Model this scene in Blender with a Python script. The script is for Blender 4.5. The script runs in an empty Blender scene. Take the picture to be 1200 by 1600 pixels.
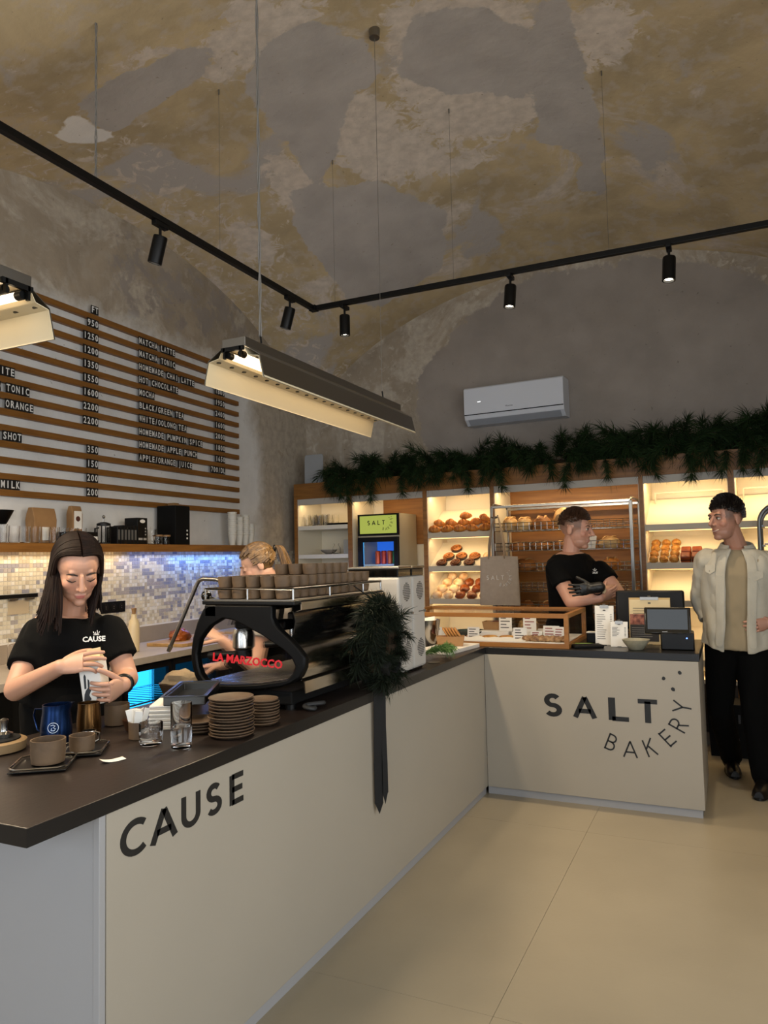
import bpy, bmesh, math, random
import numpy as np
from mathutils import Vector, Matrix, Euler, noise
random.seed(7)
PI = math.pi
scene = bpy.context.scene
col = scene.collection

# ------------------------------------------------------------------ camera
F_PX, YAW, PITCH, ROLL = 1153.26, .436529, .061812, -.02171
CAM = Vector((1.403, -4.423, 1.45))
_f = Vector((-math.sin(YAW)*math.cos(PITCH), math.cos(YAW)*math.cos(PITCH), math.sin(PITCH)))
_r = Vector((math.cos(YAW), math.sin(YAW), 0)); _u = _r.cross(_f)
_c, _s = math.cos(ROLL), math.sin(ROLL)
CR = _c*_r + _s*_u; CU = -_s*_r + _c*_u; CF = _f
cam_data = bpy.data.cameras.new('camera'); cam = bpy.data.objects.new('camera', cam_data); col.objects.link(cam)
cam_data.sensor_fit = 'HORIZONTAL'; cam_data.sensor_width = 36; cam_data.lens = F_PX*36/1200
cam_data.clip_start = .05; cam_data.clip_end = 100
m = Matrix((CR, CU, -CF)).transposed().to_4x4(); m.translation = CAM
cam.matrix_world = m
scene.camera = cam

def at(px, py, d):                       # a point of the place seen at a photo pixel, d metres deep
    return CAM + CR*((px-600)/F_PX*d) + CU*((800-py)/F_PX*d) + CF*d

# ------------------------------------------------------------------ world, daylight, exposure
world = bpy.data.worlds.new('world'); scene.world = world; world.use_nodes = True
wbg = world.node_tree.nodes['Background']
wbg.inputs[0].default_value = (.62, .74, .95, 1); wbg.inputs[1].default_value = 1.2
vs = scene.view_settings
vs.view_transform = 'Standard'; vs.look = 'None'; vs.gamma = 1; vs.use_curve_mapping = False
vs.exposure = -0.1

def area(name, loc, rot, sx, sy, power, color, parent=None):
    d = bpy.data.lights.new(name, 'AREA'); d.shape = 'RECTANGLE'; d.size = sx; d.size_y = sy
    d.energy = power; d.color = color
    o = bpy.data.objects.new(name, d); col.objects.link(o); o.location = loc; o.rotation_euler = rot
    if parent: o.parent = parent
    return o
# daylight falling in through the street windows behind the camera
for wxx, pw in ((-1.35, 75), (1.45, 55)):
    area('window_daylight', (wxx, -7.72, 1.75), (PI/2, 0, 0), 1.7, 2.3, pw, (.8, .89, 1))
for wyy, pw in ((-5.55, 112), (-2.55, 58)):
    area('window_daylight', (2.93, wyy, 1.8), (PI/2, 0, PI/2), 2.2, 2.4, pw, (.98, .98, .94))

# ------------------------------------------------------------------ helpers
def lin(h):
    h = h.lstrip('#'); c = [int(h[i:i+2], 16)/255 for i in (0, 2, 4)]
    return tuple(((x+.055)/1.055)**2.4 if x > .04045 else x/12.92 for x in c) + (1,)

MATS = {}
def mat(name, color='#888888', rough=.5, metal=0., spec=.5, var=0., scale=8., bump=0., bscale=40., emit=None, estr=0., trans=0., ior=1.45, alpha=1., coat=0., stretch=(1, 1, 1), color2=None, coords='Object', detail=4.):
    if name in MATS: return MATS[name]
    mt = bpy.data.materials.new(name); mt.use_nodes = True
    nt = mt.node_tree; b = nt.nodes['Principled BSDF']
    c1 = lin(color) if isinstance(color, str) else tuple(color)+(1,)
    b.inputs['Base Color'].default_value = c1
    b.inputs['Roughness'].default_value = rough; b.inputs['Metallic'].default_value = metal
    b.inputs['Specular IOR Level'].default_value = spec
    b.inputs['Transmission Weight'].default_value = trans; b.inputs['IOR'].default_value = ior
    b.inputs['Alpha'].default_value = alpha; b.inputs['Coat Weight'].default_value = coat
    if emit:
        b.inputs['Emission Color'].default_value = lin(emit) if isinstance(emit, str) else tuple(emit)+(1,)
        b.inputs['Emission Strength'].default_value = estr
    if var or bump or color2:
        tc = nt.nodes.new('ShaderNodeTexCoord'); mp = nt.nodes.new('ShaderNodeMapping')
        mp.inputs['Scale'].default_value = stretch
        nt.links.new(tc.outputs[coords], mp.inputs[0])
        if var or color2:
            nz = nt.nodes.new('ShaderNodeTexNoise'); nz.inputs['Scale'].default_value = scale; nz.inputs['Detail'].default_value = detail
            nt.links.new(mp.outputs[0], nz.inputs['Vector'])
            rp = nt.nodes.new('ShaderNodeValToRGB')
            rp.color_ramp.elements[0].position = .3; rp.color_ramp.elements[1].position = .7
            if color2:
                rp.color_ramp.elements[0].color = c1; rp.color_ramp.elements[1].color = lin(color2)
            else:
                rp.color_ramp.elements[0].color = tuple(x*(1-var) for x in c1[:3])+(1,)
                rp.color_ramp.elements[1].color = tuple(min(1, x*(1+var)) for x in c1[:3])+(1,)
            nt.links.new(nz.outputs['Fac'], rp.inputs[0]); nt.links.new(rp.outputs[0], b.inputs['Base Color'])
        if bump:
            n2 = nt.nodes.new('ShaderNodeTexNoise'); n2.inputs['Scale'].default_value = bscale; n2.inputs['Detail'].default_value = 5
            nt.links.new(mp.outputs[0], n2.inputs['Vector'])
            bp = nt.nodes.new('ShaderNodeBump'); bp.inputs['Strength'].default_value = bump; bp.inputs['Distance'].default_value = .01
            nt.links.new(n2.outputs['Fac'], bp.inputs['Height']); nt.links.new(bp.outputs[0], b.inputs['Normal'])
    MATS[name] = mt
    return mt

def attr_mat(name, rough=.5, attr='Col', sss=0., bump=0., bscale=60., metal=0.):
    if name in MATS: return MATS[name]
    mt = bpy.data.materials.new(name); mt.use_nodes = True
    nt = mt.node_tree; b = nt.nodes['Principled BSDF']
    a = nt.nodes.new('ShaderNodeAttribute'); a.attribute_name = attr
    nt.links.new(a.outputs['Color'], b.inputs['Base Color']); b.inputs['Roughness'].default_value = rough
    b.inputs['Metallic'].default_value = metal
    if sss:
        b.inputs['Subsurface Weight'].default_value = sss; b.inputs['Subsurface Radius'].default_value = (.012, .005, .003); b.inputs['Subsurface Scale'].default_value = .6
    if bump:
        n2 = nt.nodes.new('ShaderNodeTexNoise'); n2.inputs['Scale'].default_value = bscale
        tc = nt.nodes.new('ShaderNodeTexCoord'); nt.links.new(tc.outputs['Object'], n2.inputs['Vector'])
        bp = nt.nodes.new('ShaderNodeBump'); bp.inputs['Strength'].default_value = bump; bp.inputs['Distance'].default_value = .01
        nt.links.new(n2.outputs['Fac'], bp.inputs['Height']); nt.links.new(bp.outputs[0], b.inputs['Normal'])
    MATS[name] = mt
    return mt

def frame_of(d):
    d = Vector(d).normalized(); a = Vector((0, 0, 1)) if abs(d.z) < .9 else Vector((1, 0, 0))
    x = a.cross(d).normalized(); return x, d.cross(x)

class MB:
    def __init__(s): s.v = []; s.f = []; s.mi = []; s.cur = 0; s.xf = None
    def add(s, vs_, fs):
        o = len(s.v)
        if s.xf is not None: vs_ = [s.xf @ Vector(v) for v in vs_]
        s.v.extend([tuple(v) for v in vs_]); s.f.extend([tuple(i+o for i in f) for f in fs]); s.mi.extend([s.cur]*len(fs))
        return s
    def bx(s, x0, x1, y0, y1, z0, z1):
        return s.add([(x0, y0, z0), (x1, y0, z0), (x1, y1, z0), (x0, y1, z0), (x0, y0, z1), (x1, y0, z1), (x1, y1, z1), (x0, y1, z1)],
            [(0, 3, 2, 1), (4, 5, 6, 7), (0, 1, 5, 4), (1, 2, 6, 5), (2, 3, 7, 6), (3, 0, 4, 7)])
    def bar(s, p0, p1, w, h, up=(0, 0, 1)):
        p0, p1 = Vector(p0), Vector(p1); d = (p1-p0).normalized(); x = Vector(up).cross(d)
        if x.length < 1e-4: x = Vector((1, 0, 0)).cross(d)
        x.normalize(); y = d.cross(x)
        r = []
        for p in (p0, p1):
            r += [p-x*w/2-y*h/2, p+x*w/2-y*h/2, p+x*w/2+y*h/2, p-x*w/2+y*h/2]
        return s.add(r, [(0, 3, 2, 1), (4, 5, 6, 7), (0, 1, 5, 4), (1, 2, 6, 5), (2, 3, 7, 6), (3, 0, 4, 7)])
    def rings(s, rs, caps=True, closed=False):
        n = len(rs[0]); vs_ = [v for r in rs for v in r]; fs = []
        k = len(rs)
        for i in range(k if closed else k-1):
            a = i*n; b = ((i+1) % k)*n
            for j in range(n):
                fs.append((a+j, a+(j+1) % n, b+(j+1) % n, b+j))
        if caps and not closed:
            fs.append(tuple(range(n-1, -1, -1))); fs.append(tuple((k-1)*n+j for j in range(n)))
        return s.add(vs_, fs)
    def cyl(s, p0, p1, r0, r1=None, n=16, caps=True):
        if r1 is None: r1 = r0
        p0, p1 = Vector(p0), Vector(p1); x, y = frame_of(p1-p0)
        rs = [[p+(x*math.cos(2*PI*j/n)+y*math.sin(2*PI*j/n))*r for j in range(n)] for p, r in ((p0, r0), (p1, r1))]
        return s.rings(rs, caps)
    def tube(s, path, r, n=8, closed=False, flat=1.):
        path = [Vector(p) for p in path]; k = len(path); rs = []
        rr = r if isinstance(r, (list, tuple)) else [r]*k
        px = None
        for i, p in enumerate(path):
            if closed: d = path[(i+1) % k]-path[i-1]
            else: d = path[min(i+1, k-1)]-path[max(i-1, 0)]
            if d.length < 1e-9: d = Vector((0, 0, 1))
            d.normalize()
            if px is None: x, y = frame_of(d)
            else:
                x = px-d*px.dot(d)
                if x.length < 1e-6: x, y = frame_of(d)
                x.normalize(); y = d.cross(x)
            px = x
            rs.append([p+(x*math.cos(2*PI*j/n)+y*math.sin(2*PI*j/n)*flat)*rr[i] for j in range(n)])
        return s.rings(rs, True, closed)
    def lathe(s, prof, n=24, loc=(0, 0, 0), sx=1., sy=1., arc=None):
        l = Vector(loc); k = len(prof); vs_ = []; fs = []
        for r, z in prof:
            for j in range(n):
                a = 2*PI*j/n; vs_.append((l.x+r*math.cos(a)*sx, l.y+r*math.sin(a)*sy, l.z+z))
        for i in range(k-1):
            for j in range(n):
                fs.append((i*n+j, i*n+(j+1) % n, (i+1)*n+(j+1) % n, (i+1)*n+j))
        fs.append(tuple(range(n-1, -1, -1))); fs.append(tuple((k-1)*n+j for j in range(n)))
        return s.add(vs_, fs)
    def ell(s, c, r, n=14, m=10, R=None):
        c = Vector(c); vs_ = []; fs = []
        if not hasattr(r, '__len__'): r = (r, r, r)
        R = R or Matrix.Identity(3)
        vs_.append(c+R @ Vector((0, 0, -r[2])))
        for i in range(1, m):
            t = -PI/2+PI*i/m
            for j in range(n):
                a = 2*PI*j/n
                vs_.append(c+R @ Vector((r[0]*math.cos(t)*math.cos(a), r[1]*math.cos(t)*math.sin(a), r[2]*math.sin(t))))
        vs_.append(c+R @ Vector((0, 0, r[2])))
        for j in range(n): fs.append((0, 1+(j+1) % n, 1+j))
        for i in range(m-2):
            for j in range(n): fs.append((1+i*n+j, 1+i*n+(j+1) % n, 1+(i+1)*n+(j+1) % n, 1+(i+1)*n+j))
        e = len(vs_)-1; b = 1+(m-2)*n
        for j in range(n): fs.append((b+j, b+(j+1) % n, e))
        return s.add(vs_, fs)
    def cap(s, p0, r0, p1, r1, n=14):            # tapered capsule
        s.ell(p0, r0, n, 8); s.ell(p1, r1, n, 8)
        p0, p1 = Vector(p0), Vector(p1)
        if (p1-p0).length > 1e-5: s.cyl(p0, p1, r0, r1, n)
        return s
    def prism(s, poly, d, M=None):               # 2d polygon extruded by d along local z
        M = M or Matrix.Identity(4); n = len(poly)
        vs_ = [M @ Vector((x, y, 0)) for x, y in poly]+[M @ Vector((x, y, d)) for x, y in poly]
        fs = [tuple(range(n-1, -1, -1)), tuple(range(n, 2*n))]+[(j, (j+1) % n, n+(j+1) % n, n+j) for j in range(n)]
        return s.add(vs_, fs)
    def ringprism(s, outer, inner, d, M=None):   # a plate with a hole (same point count)
        M = M or Matrix.Identity(4); n = len(outer)
        vs_ = [M @ Vector((x, y, z)) for z in (0, d) for pl in (outer, inner) for x, y in pl]
        fs = []
        for j in range(n):
            k = (j+1) % n
            fs += [(j, n+j, n+k, k), (2*n+j, 2*n+k, 3*n+k, 3*n+j), (j, k, 2*n+k, 2*n+j), (n+j, 3*n+j, 3*n+k, n+k)]
        return s.add(vs_, fs)
    def build(s, name, mats, parent=None, smooth=True, bevel=0., loc=None, rot=None, angle=.7, kind=None, label=None):
        me = bpy.data.meshes.new(name); me.from_pydata(s.v, [], s.f)
        bm = bmesh.new(); bm.from_mesh(me); bmesh.ops.recalc_face_normals(bm, faces=bm.faces); bm.to_mesh(me); bm.free()
        for mt in (mats if isinstance(mats, (list, tuple)) else [mats]): me.materials.append(mt)
        if any(s.mi): me.polygons.foreach_set('material_index', s.mi)
        if smooth:
            me.polygons.foreach_set('use_smooth', [True]*len(me.polygons)); me.set_sharp_from_angle(angle=angle)
        me.update()
        return link(name, me, parent, loc, rot, bevel, kind, label)

def link(name, me, parent=None, loc=None, rot=None, bevel=0., kind=None, label=None):
    o = bpy.data.objects.new(name, me); col.objects.link(o)
    if parent: o.parent = parent
    if loc is not None: o.location = loc
    if rot is not None: o.rotation_euler = rot
    if bevel:
        b = o.modifiers.new('bevel', 'BEVEL'); b.width = bevel; b.segments = 2; b.limit_method = 'ANGLE'
    if kind: o['kind'] = kind
    if label: o['label'] = label
    return o

def tag(o, label, cat, group=None):
    o['label'] = label; o['category'] = cat
    if group: o['group'] = group
    return o
def thing(name, label, cat, loc=(0, 0, 0), rz=0., group=None, rot=None):
    o = bpy.data.objects.new(name, None); col.objects.link(o); o.empty_display_size = .05
    o.location = loc; o.rotation_euler = rot or (0, 0, rz)
    return tag(o, label, cat, group)
def copy_tree(o, loc=None, rot=None, label=None, parent=None, scale=None):
    c = o.copy(); col.objects.link(c); c.parent = parent
    if loc is not None: c.location = loc
    if rot is not None: c.rotation_euler = rot
    if scale is not None: c.scale = scale if hasattr(scale, '__len__') else (scale,)*3
    if label: c['label'] = label
    for ch in o.children: copy_tree(ch, parent=c)
    return c
def struct(o): o['kind'] = 'structure'; return o

def text_mesh(name, body, size, mt, parent, M, bold=0., depth=.001, align='LEFT', spacing=1.):
    cu = bpy.data.curves.new(name, 'FONT'); cu.body = body; cu.size = size; cu.extrude = depth/2; cu.offset = bold
    cu.align_x = align; cu.align_y = 'BOTTOM_BASELINE'; cu.space_character = spacing; cu.resolution_u = 2
    t = bpy.data.objects.new(name, cu); col.objects.link(t)
    me = bpy.data.meshes.new_from_object(t.evaluated_get(bpy.context.evaluated_depsgraph_get()))
    col.objects.unlink(t); bpy.data.objects.remove(t)
    me.name = name; me.materials.clear(); me.materials.append(mt)
    o = link(name, me, parent); o.matrix_local = M
    return o

# a small stroke alphabet: polylines in a box one unit high
def arc(cx, cy, rx, ry, a0, a1, n=14): return [(cx+rx*math.cos(math.radians(a0+(a1-a0)*i/n)), cy+ry*math.sin(math.radians(a0+(a1-a0)*i/n))) for i in range(n+1)]
STROKES = {
 'C': (.86, [arc(.5, .5, .43, .43, 48, 312, 22)]),
 'A': (.86, [[(.05, .0), (.43, .93)], [(.81, .0), (.43, .93)], [(.19, .3), (.67, .3)]]),
 'U': (.76, [[(.09, 1), (.09, .4)]+arc(.38, .37, .29, .3, 180, 360, 14)+[(.67, .4), (.67, 1)]]),
 'S': (.62, [arc(.31, .715, .22, .215, 35, 270, 12)+arc(.31, .285, .24, .215, 90, -145, 12)[1:]]),
 'E': (.56, [[(.08, 0), (.08, 1)], [(.08, .93), (.54, .93)], [(.08, .5), (.5, .5)], [(.08, .07), (.54, .07)]]),
 'L': (.56, [[(.08, 1), (.08, .0)], [(.08, .07), (.56, .07)]]),
 'T': (.64, [[(.0, .93), (.64, .93)], [(.32, .93), (.32, 0)]]),
 'B': (.58, [[(.07, 0), (.07, 1)], [(.07, .95)]+arc(.28, .735, .22, .215, 90, -90, 8)+[(.07, .52)], [(.28, .52)]+arc(.3, .285, .24, .235, 90, -90, 8)+[(.07, .05)]]),
 'K': (.6, [[(.07, 0), (.07, 1)], [(.56, 1), (.09, .46)], [(.25, .6), (.6, 0)]]),
 'R': (.58, [[(.07, 0), (.07, 1)], [(.07, .95)]+arc(.28, .72, .23, .23, 90, -90, 8)+[(.07, .49)], [(.28, .49), (.56, 0)]]),
 'Y': (.66, [[(.02, 1), (.33, .48)], [(.64, 1), (.33, .48)], [(.33, .5), (.33, 0)]]),
}
def stroke_glyph(mb, ch, h, t, M, d=.0015, slant=0.):
    w, pls = STROKES[ch]
    for pl in pls:
        p = [Vector((x*h+slant*y*h, y*h)) for x, y in pl]
        L, R_ = [], []
        for i in range(len(p)):
            a = p[max(i-1, 0)]; b = p[min(i+1, len(p)-1)]; dr = (b-a).normalized(); nrm = Vector((-dr.y, dr.x))
            k = 1.
            if 0 < i < len(p)-1:
                d1 = (p[i]-p[i-1]).normalized(); k = 1/max(.5, abs(Vector((-d1.y, d1.x)).dot(nrm)))
            L.append(p[i]+nrm*t/2*k); R_.append(p[i]-nrm*t/2*k)
        for i in range(len(p)-1):
            mb.prism([tuple(L[i]), tuple(R_[i]), tuple(R_[i+1]), tuple(L[i+1])], d, M)
    return w*h
# ------------------------------------------------------------------ frames of the two walls that are not square to the counter
LA = .0204; BA = -.05675
L0 = Vector((-2.62, 0, 0)); B0 = Vector((1.44, 1.672, 0))
LM = Matrix.Translation(L0) @ Matrix.Rotation(LA, 4, 'Z')
BMx = Matrix.Translation(B0) @ Matrix.Rotation(BA, 4, 'Z')
def Lp(x, y, z): return LM @ Vector((x, y, z))
def Bp(u, v, z): return BMx @ Vector((u, v, z))
ZT = .886                                   # counter top height
BV = .46                                    # back wall behind the unit's front plane

# ------------------------------------------------------------------ plaster
def plaster(name, ochre, grey, light, white, soft=.06, bare=.56):
    mt = bpy.data.materials.new(name); mt.use_nodes = True; nt = mt.node_tree; N = nt.nodes; L = nt.links
    b = N['Principled BSDF']; b.inputs['Roughness'].default_value = .85; b.inputs['Specular IOR Level'].default_value = .2
    tc = N.new('ShaderNodeTexCoord')
    def nz(scale, detail=6, dist=0., rough=.55):
        n = N.new('ShaderNodeTexNoise'); n.inputs['Scale'].default_value = scale; n.inputs['Detail'].default_value = detail
        n.inputs['Distortion'].default_value = dist; n.inputs['Roughness'].default_value = rough
        L.new(tc.outputs['Object'], n.inputs['Vector']); return n.outputs['Fac']
    def ramp(inp, stops):
        r = N.new('ShaderNodeValToRGB'); L.new(inp, r.inputs[0])
        while len(r.color_ramp.elements) < len(stops): r.color_ramp.elements.new(.5)
        for e, (p, c) in zip(r.color_ramp.elements, stops): e.position = p; e.color = c
        return r.outputs[0]
    def mix(f, a, c, mode='MIX'):
        x = N.new('ShaderNodeMix'); x.data_type = 'RGBA'; x.blend_type = mode
        if isinstance(f, float): x.inputs[0].default_value = f
        else: L.new(f, x.inputs[0])
        for sock, val in ((x.inputs[6], a), (x.inputs[7], c)):
            if isinstance(val, tuple): sock.default_value = val
            else: L.new(val, sock)
        return x.outputs[2]
    def math_(op, a, c):
        x = N.new('ShaderNodeMath'); x.operation = op
        for s_, v in ((x.inputs[0], a), (x.inputs[1], c)):
            if isinstance(v, float): s_.default_value = v
            else: L.new(v, s_)
        return x.outputs[0]
    def sc(c, k): return tuple(min(1, x*k) for x in c[:3])+(1,)
    oc, gr, li, wh = (lin(x) for x in (ochre, grey, light, white))
    base = ramp(nz(2.2, 8, .6), [(.3, sc(oc, .8)), (.5, oc), (.7, sc(oc, 1.22))])
    base = mix(math_('MULTIPLY', ramp(nz(9, 8, .2), [(.5, (0, 0, 0, 1)), (.62, (1, 1, 1, 1))]), .5), base, sc(li, .85))
    base = mix(ramp(nz(1.15, 12, .9, .68), [(bare, (0, 0, 0, 1)), (bare+.07, (1, 1, 1, 1))]), base, ramp(nz(17, 8), [(.35, sc(li, .84)), (.65, sc(li, 1.06))]))
    base = mix(ramp(nz(.8, 10, .5, .6), [(.57, (0, 0, 0, 1)), (.61, (1, 1, 1, 1))]), base, sc(gr, 1.0))
    at_ = N.new('ShaderNodeAttribute'); at_.attribute_name = 'patch'
    sp = N.new('ShaderNodeSeparateColor'); L.new(at_.outputs['Color'], sp.inputs[0])
    edge = math_('MULTIPLY', math_('SUBTRACT', math_('ADD', math_('MULTIPLY', nz(5.5, 8, .5), .75), math_('MULTIPLY', nz(26, 6, .3), .25)), .5), 2.2)
    edge2 = math_('MULTIPLY', math_('SUBTRACT', nz(8.5, 9, 1.2, .65), .5), 2.6)
    def thr(ch, e, k=1., lo=.44, hi=.56):
        return ramp(math_('ADD', sp.outputs[ch], math_('MULTIPLY', e, k)), [(lo, (0, 0, 0, 1)), (hi, (1, 1, 1, 1))])
    c = mix(thr(1, edge2, .9, .42, .6), base, ramp(nz(14, 8), [(.35, sc(li, .86)), (.65, sc(li, 1.1))]))
    c = mix(thr(0, edge, .7), c, ramp(nz(3, 5), [(.35, sc(gr, .9)), (.65, sc(gr, 1.08))]))
    c = mix(thr(2, edge, .45, .5-soft, .5+soft), c, ramp(nz(4, 6), [(.35, sc(wh, .93)), (.65, sc(wh, 1.05))]))
    # flakes and old chips
    chip = ramp(nz(30, 3, .4), [(.27, (1, 1, 1, 1)), (.3, (0, 0, 0, 1))])
    c = mix(math_('MULTIPLY', chip, .55), c, sc(oc, .4))
    L.new(c, b.inputs['Base Color'])
    bp = N.new('ShaderNodeBump'); bp.inputs['Strength'].default_value = .35; bp.inputs['Distance'].default_value = .01
    L.new(math_('ADD', nz(12, 8, .3), math_('MULTIPLY', edge2, .2)), bp.inputs['Height']); L.new(bp.outputs[0], b.inputs['Normal'])
    return mt
m_plaster = plaster('old_vault_plaster', '#b29f7d', '#aaa29a', '#c4b7a8', '#ded8d0')
m_plaster_wall = plaster('old_wall_plaster', '#988b79', '#8f867d', '#b0a595', '#d6d5d2', .3, .52)

# plan polygons of the patches left on the vault by repairs
PATCH = [
 (0, [(-1.9,-1.44),(-1.78,-1.5),(-1.59,-1.49),(-1.33,-1.39),(-1.12,-1.35),(-1.07,-1.22),(-1.19,-1.11),(-1.35,-1.08),(-1.6,-1.05),(-1.8,-1.05),(-1.95,-1.08),(-1.96,-1.27)]),
 (0, [(-.82,-1.06),(-.55,-1.02),(-.42,-.73),(-.43,-.36),(-.55,-.3),(-.72,-.28),(-.88,-.03),(-1.1,.2),(-1.34,.42),(-1.33,.11),(-1.26,-.33),(-1.24,-.58),(-1.15,-.84)]),
 (0, [(-1.54,.27),(-.89,.62),(-.57,1.18),(-.87,1.81),(-1.5,1.91),(-1.74,1.56),(-1.75,.8)]),
 (0, [(.58,-.51),(.74,-.45),(.7,-.01),(.7,.4),(.7,1.04),(.68,1.47),(.48,1.36),(.52,.93),(.28,.74),(.42,.01)]),
 (0, [(-.09,-.73),(.31,-.57),(.47,-.2),(.31,.28),(-.16,.08),(-.38,-.26)]),
 (1, [(-1.6,-1.57),(-1.24,-1.52),(-1.22,-1.42),(-.99,-1.25),(-1.03,-1.07),(-1.14,-.96),(-1.24,-.94),(-1.39,-1.03),(-1.07,-1.22),(-1.33,-1.39),(-1.59,-1.49)]),
 (1, [(-.83,-1.51),(-.39,-1.08),(-.55,-.95),(-.77,-1.01),(-1.13,-.73),(-.97,-1.22)]),
 (1, [(-1.43,-.24),(-1.33,-.06),(-1.26,.48),(-1.57,.51),(-1.69,.41),(-1.62,.13)]),
 (1, [(-1.02,-.14),(-.68,-.4),(-.55,-.09),(-.5,.23),(-.29,.71),(.13,.61),(-.14,.86),(-.9,.65),(-1.1,.28)]),
 (1, [(.69,-.36),(1.13,-.34),(1.06,-.03),(.77,.24),(.7,.05)]),
 (1, [(-2.11,.07),(-1.89,.53),(-2.08,1.01),(-2.23,.65)]),
 (1, [(-.17,-.91),(.55,-.52),(.31,.61),(-.33,.54),(-.46,-.1)]),
 (2, [(-2.15,-1.47),(-2.1,-1.34),(-1.88,-1.5),(-1.8,-1.53),(-1.93,-1.4),(-1.96,-1.25),(-1.96,-1.1),(-1.92,-1.01),(-2.08,-1.06),(-2.2,-1.27)]),
]
def vault(x, y):
    cx, cy, hx, hy = .1, -.3, 2.75, 2.72
    if y < cy-hy: y = 2*(cy-hy)-y              # the next bay mirrors this one
    a = np.minimum(1, ((x-cx)/hx)**2); b = min(1, ((y-cy)/hy)**2)
    fx = 2.6+1.5*np.sqrt(1-.97*a); fy = 2.6+1.5*math.sqrt(1-.97*b); k = .12
    mm = np.maximum(fx, fy)
    return mm+k*np.log(np.exp((fx-mm)/k)+np.exp((fy-mm)/k))+.43*(1-a)*(1-b)-.08
def inpoly(px, py, poly):
    r = np.zeros(px.shape, bool); n = len(poly)
    for i in range(n):
        x0, y0 = poly[i]; x1, y1 = poly[i-1]
        with np.errstate(divide='ignore', invalid='ignore'):
            r ^= ((y0 > py) != (y1 > py)) & (px < (x1-x0)*(py-y0)/(y1-y0+1e-12)+x0)
    return r
def blur(a, n):
    for _ in range(n):
        a = (np.roll(a, 1, 0)+np.roll(a, -1, 0)+np.roll(a, 1, 1)+np.roll(a, -1, 1)+a)/5
    return a
def grid_mesh(name, P, patch, mt, flip=False, loc=None, rot=None):
    ny, nx = P.shape[:2]
    idx = np.arange(nx*ny).reshape(ny, nx)
    q = np.stack([idx[:-1, :-1], idx[:-1, 1:], idx[1:, 1:], idx[1:, :-1]], -1).reshape(-1, 4)
    if flip: q = q[:, ::-1]
    me = bpy.data.meshes.new(name); me.from_pydata(P.reshape(-1, 3).tolist(), [], q.tolist())
    at_ = me.color_attributes.new('patch', 'FLOAT_COLOR', 'POINT')
    at_.data.foreach_set('color', np.concatenate([patch.reshape(-1, 3), np.ones((nx*ny, 1))], 1).ravel())
    me.polygons.foreach_set('use_smooth', [True]*len(me.polygons)); me.materials.append(mt)
    return struct(link(name, me, None, loc, rot))
xs = np.arange(-2.9, 3.11, .05); ys = np.arange(2.8, -8.01, -.05)
P = np.zeros((len(ys), len(xs), 3)); X, Y = np.meshgrid(xs, ys); P[..., 0] = X; P[..., 1] = Y
for i, y in enumerate(ys): P[i, :, 2] = vault(xs, y)
pt = np.zeros(P.shape)
for ch, poly in PATCH: pt[..., ch] = np.maximum(pt[..., ch], inpoly(X, Y, poly))
for ch, nb in ((0, 2), (1, 5), (2, 1)): pt[..., ch] = blur(pt[..., ch], nb)
# the webs towards the walls carry more bare pale plaster
pt[..., 1] = np.maximum(pt[..., 1], .34*np.clip((np.abs(X-.1)-1.3)/1., 0, 1))
grid_mesh('ceiling', P, pt, m_plaster)

# ------------------------------------------------------------------ walls
ys = np.arange(-7.9, 2.66, .05); zs = np.arange(0, 4.61, .05)
Yg, Zg = np.meshgrid(ys, zs); P = np.stack([Yg*0, Yg, Zg], -1); pt = np.zeros(P.shape)
pt[..., 2] = ((Yg < 1.3) & (Zg < 3.22) & (Zg > 1.4)) | ((Yg >= 1.3) & (Yg < 1.45) & (Zg < 2.7))
pt[..., 2] = blur(pt[..., 2], 14)
pt[..., 1] = .85*((Yg > 1.2) & (Zg < 3.0)); pt[..., 0] = blur(.5*((Zg > 3.3) & (Zg < 4.) & (Yg > -.6) & (Yg < 1.4)).astype(float), 10)
grid_mesh('wall_left', P, pt, m_plaster_wall, loc=L0, rot=(0, 0, LA))
wl = bpy.data.objects['wall_left']
us = np.arange(-4.3, 1.71, .05)
Ug, Zg = np.meshgrid(us, zs); P = np.stack([Ug, Ug*0+BV, Zg], -1); pt = np.zeros(P.shape)
pt[..., 0] = blur((((Ug+1.1)/1.75)**2+((Zg-2.9)/1.15)**2 < 1).astype(float), 4)*.8
pt[..., 1] = .3
grid_mesh('wall_back', P, pt, m_plaster_wall, loc=B0, rot=(0, 0, BA))
m_plain = mat('plain_plaster', '#8d8375', .9, var=.12, scale=3)
w = MB()
for ya, yb, za, zb in ((-7.9, -6.7, 0, 4.6), (-4.4, -3.7, 0, 4.6), (-1.4, 2.3, 0, 4.6), (-6.7, -4.4, 0, .5), (-3.7, -1.4, 0, .5), (-6.7, -4.4, 3.1, 4.6), (-3.7, -1.4, 3.1, 4.6)): w.bx(2.95, 3.1, ya, yb, za, zb)
struct(w.build('wall_right', m_plain, smooth=False))
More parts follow.
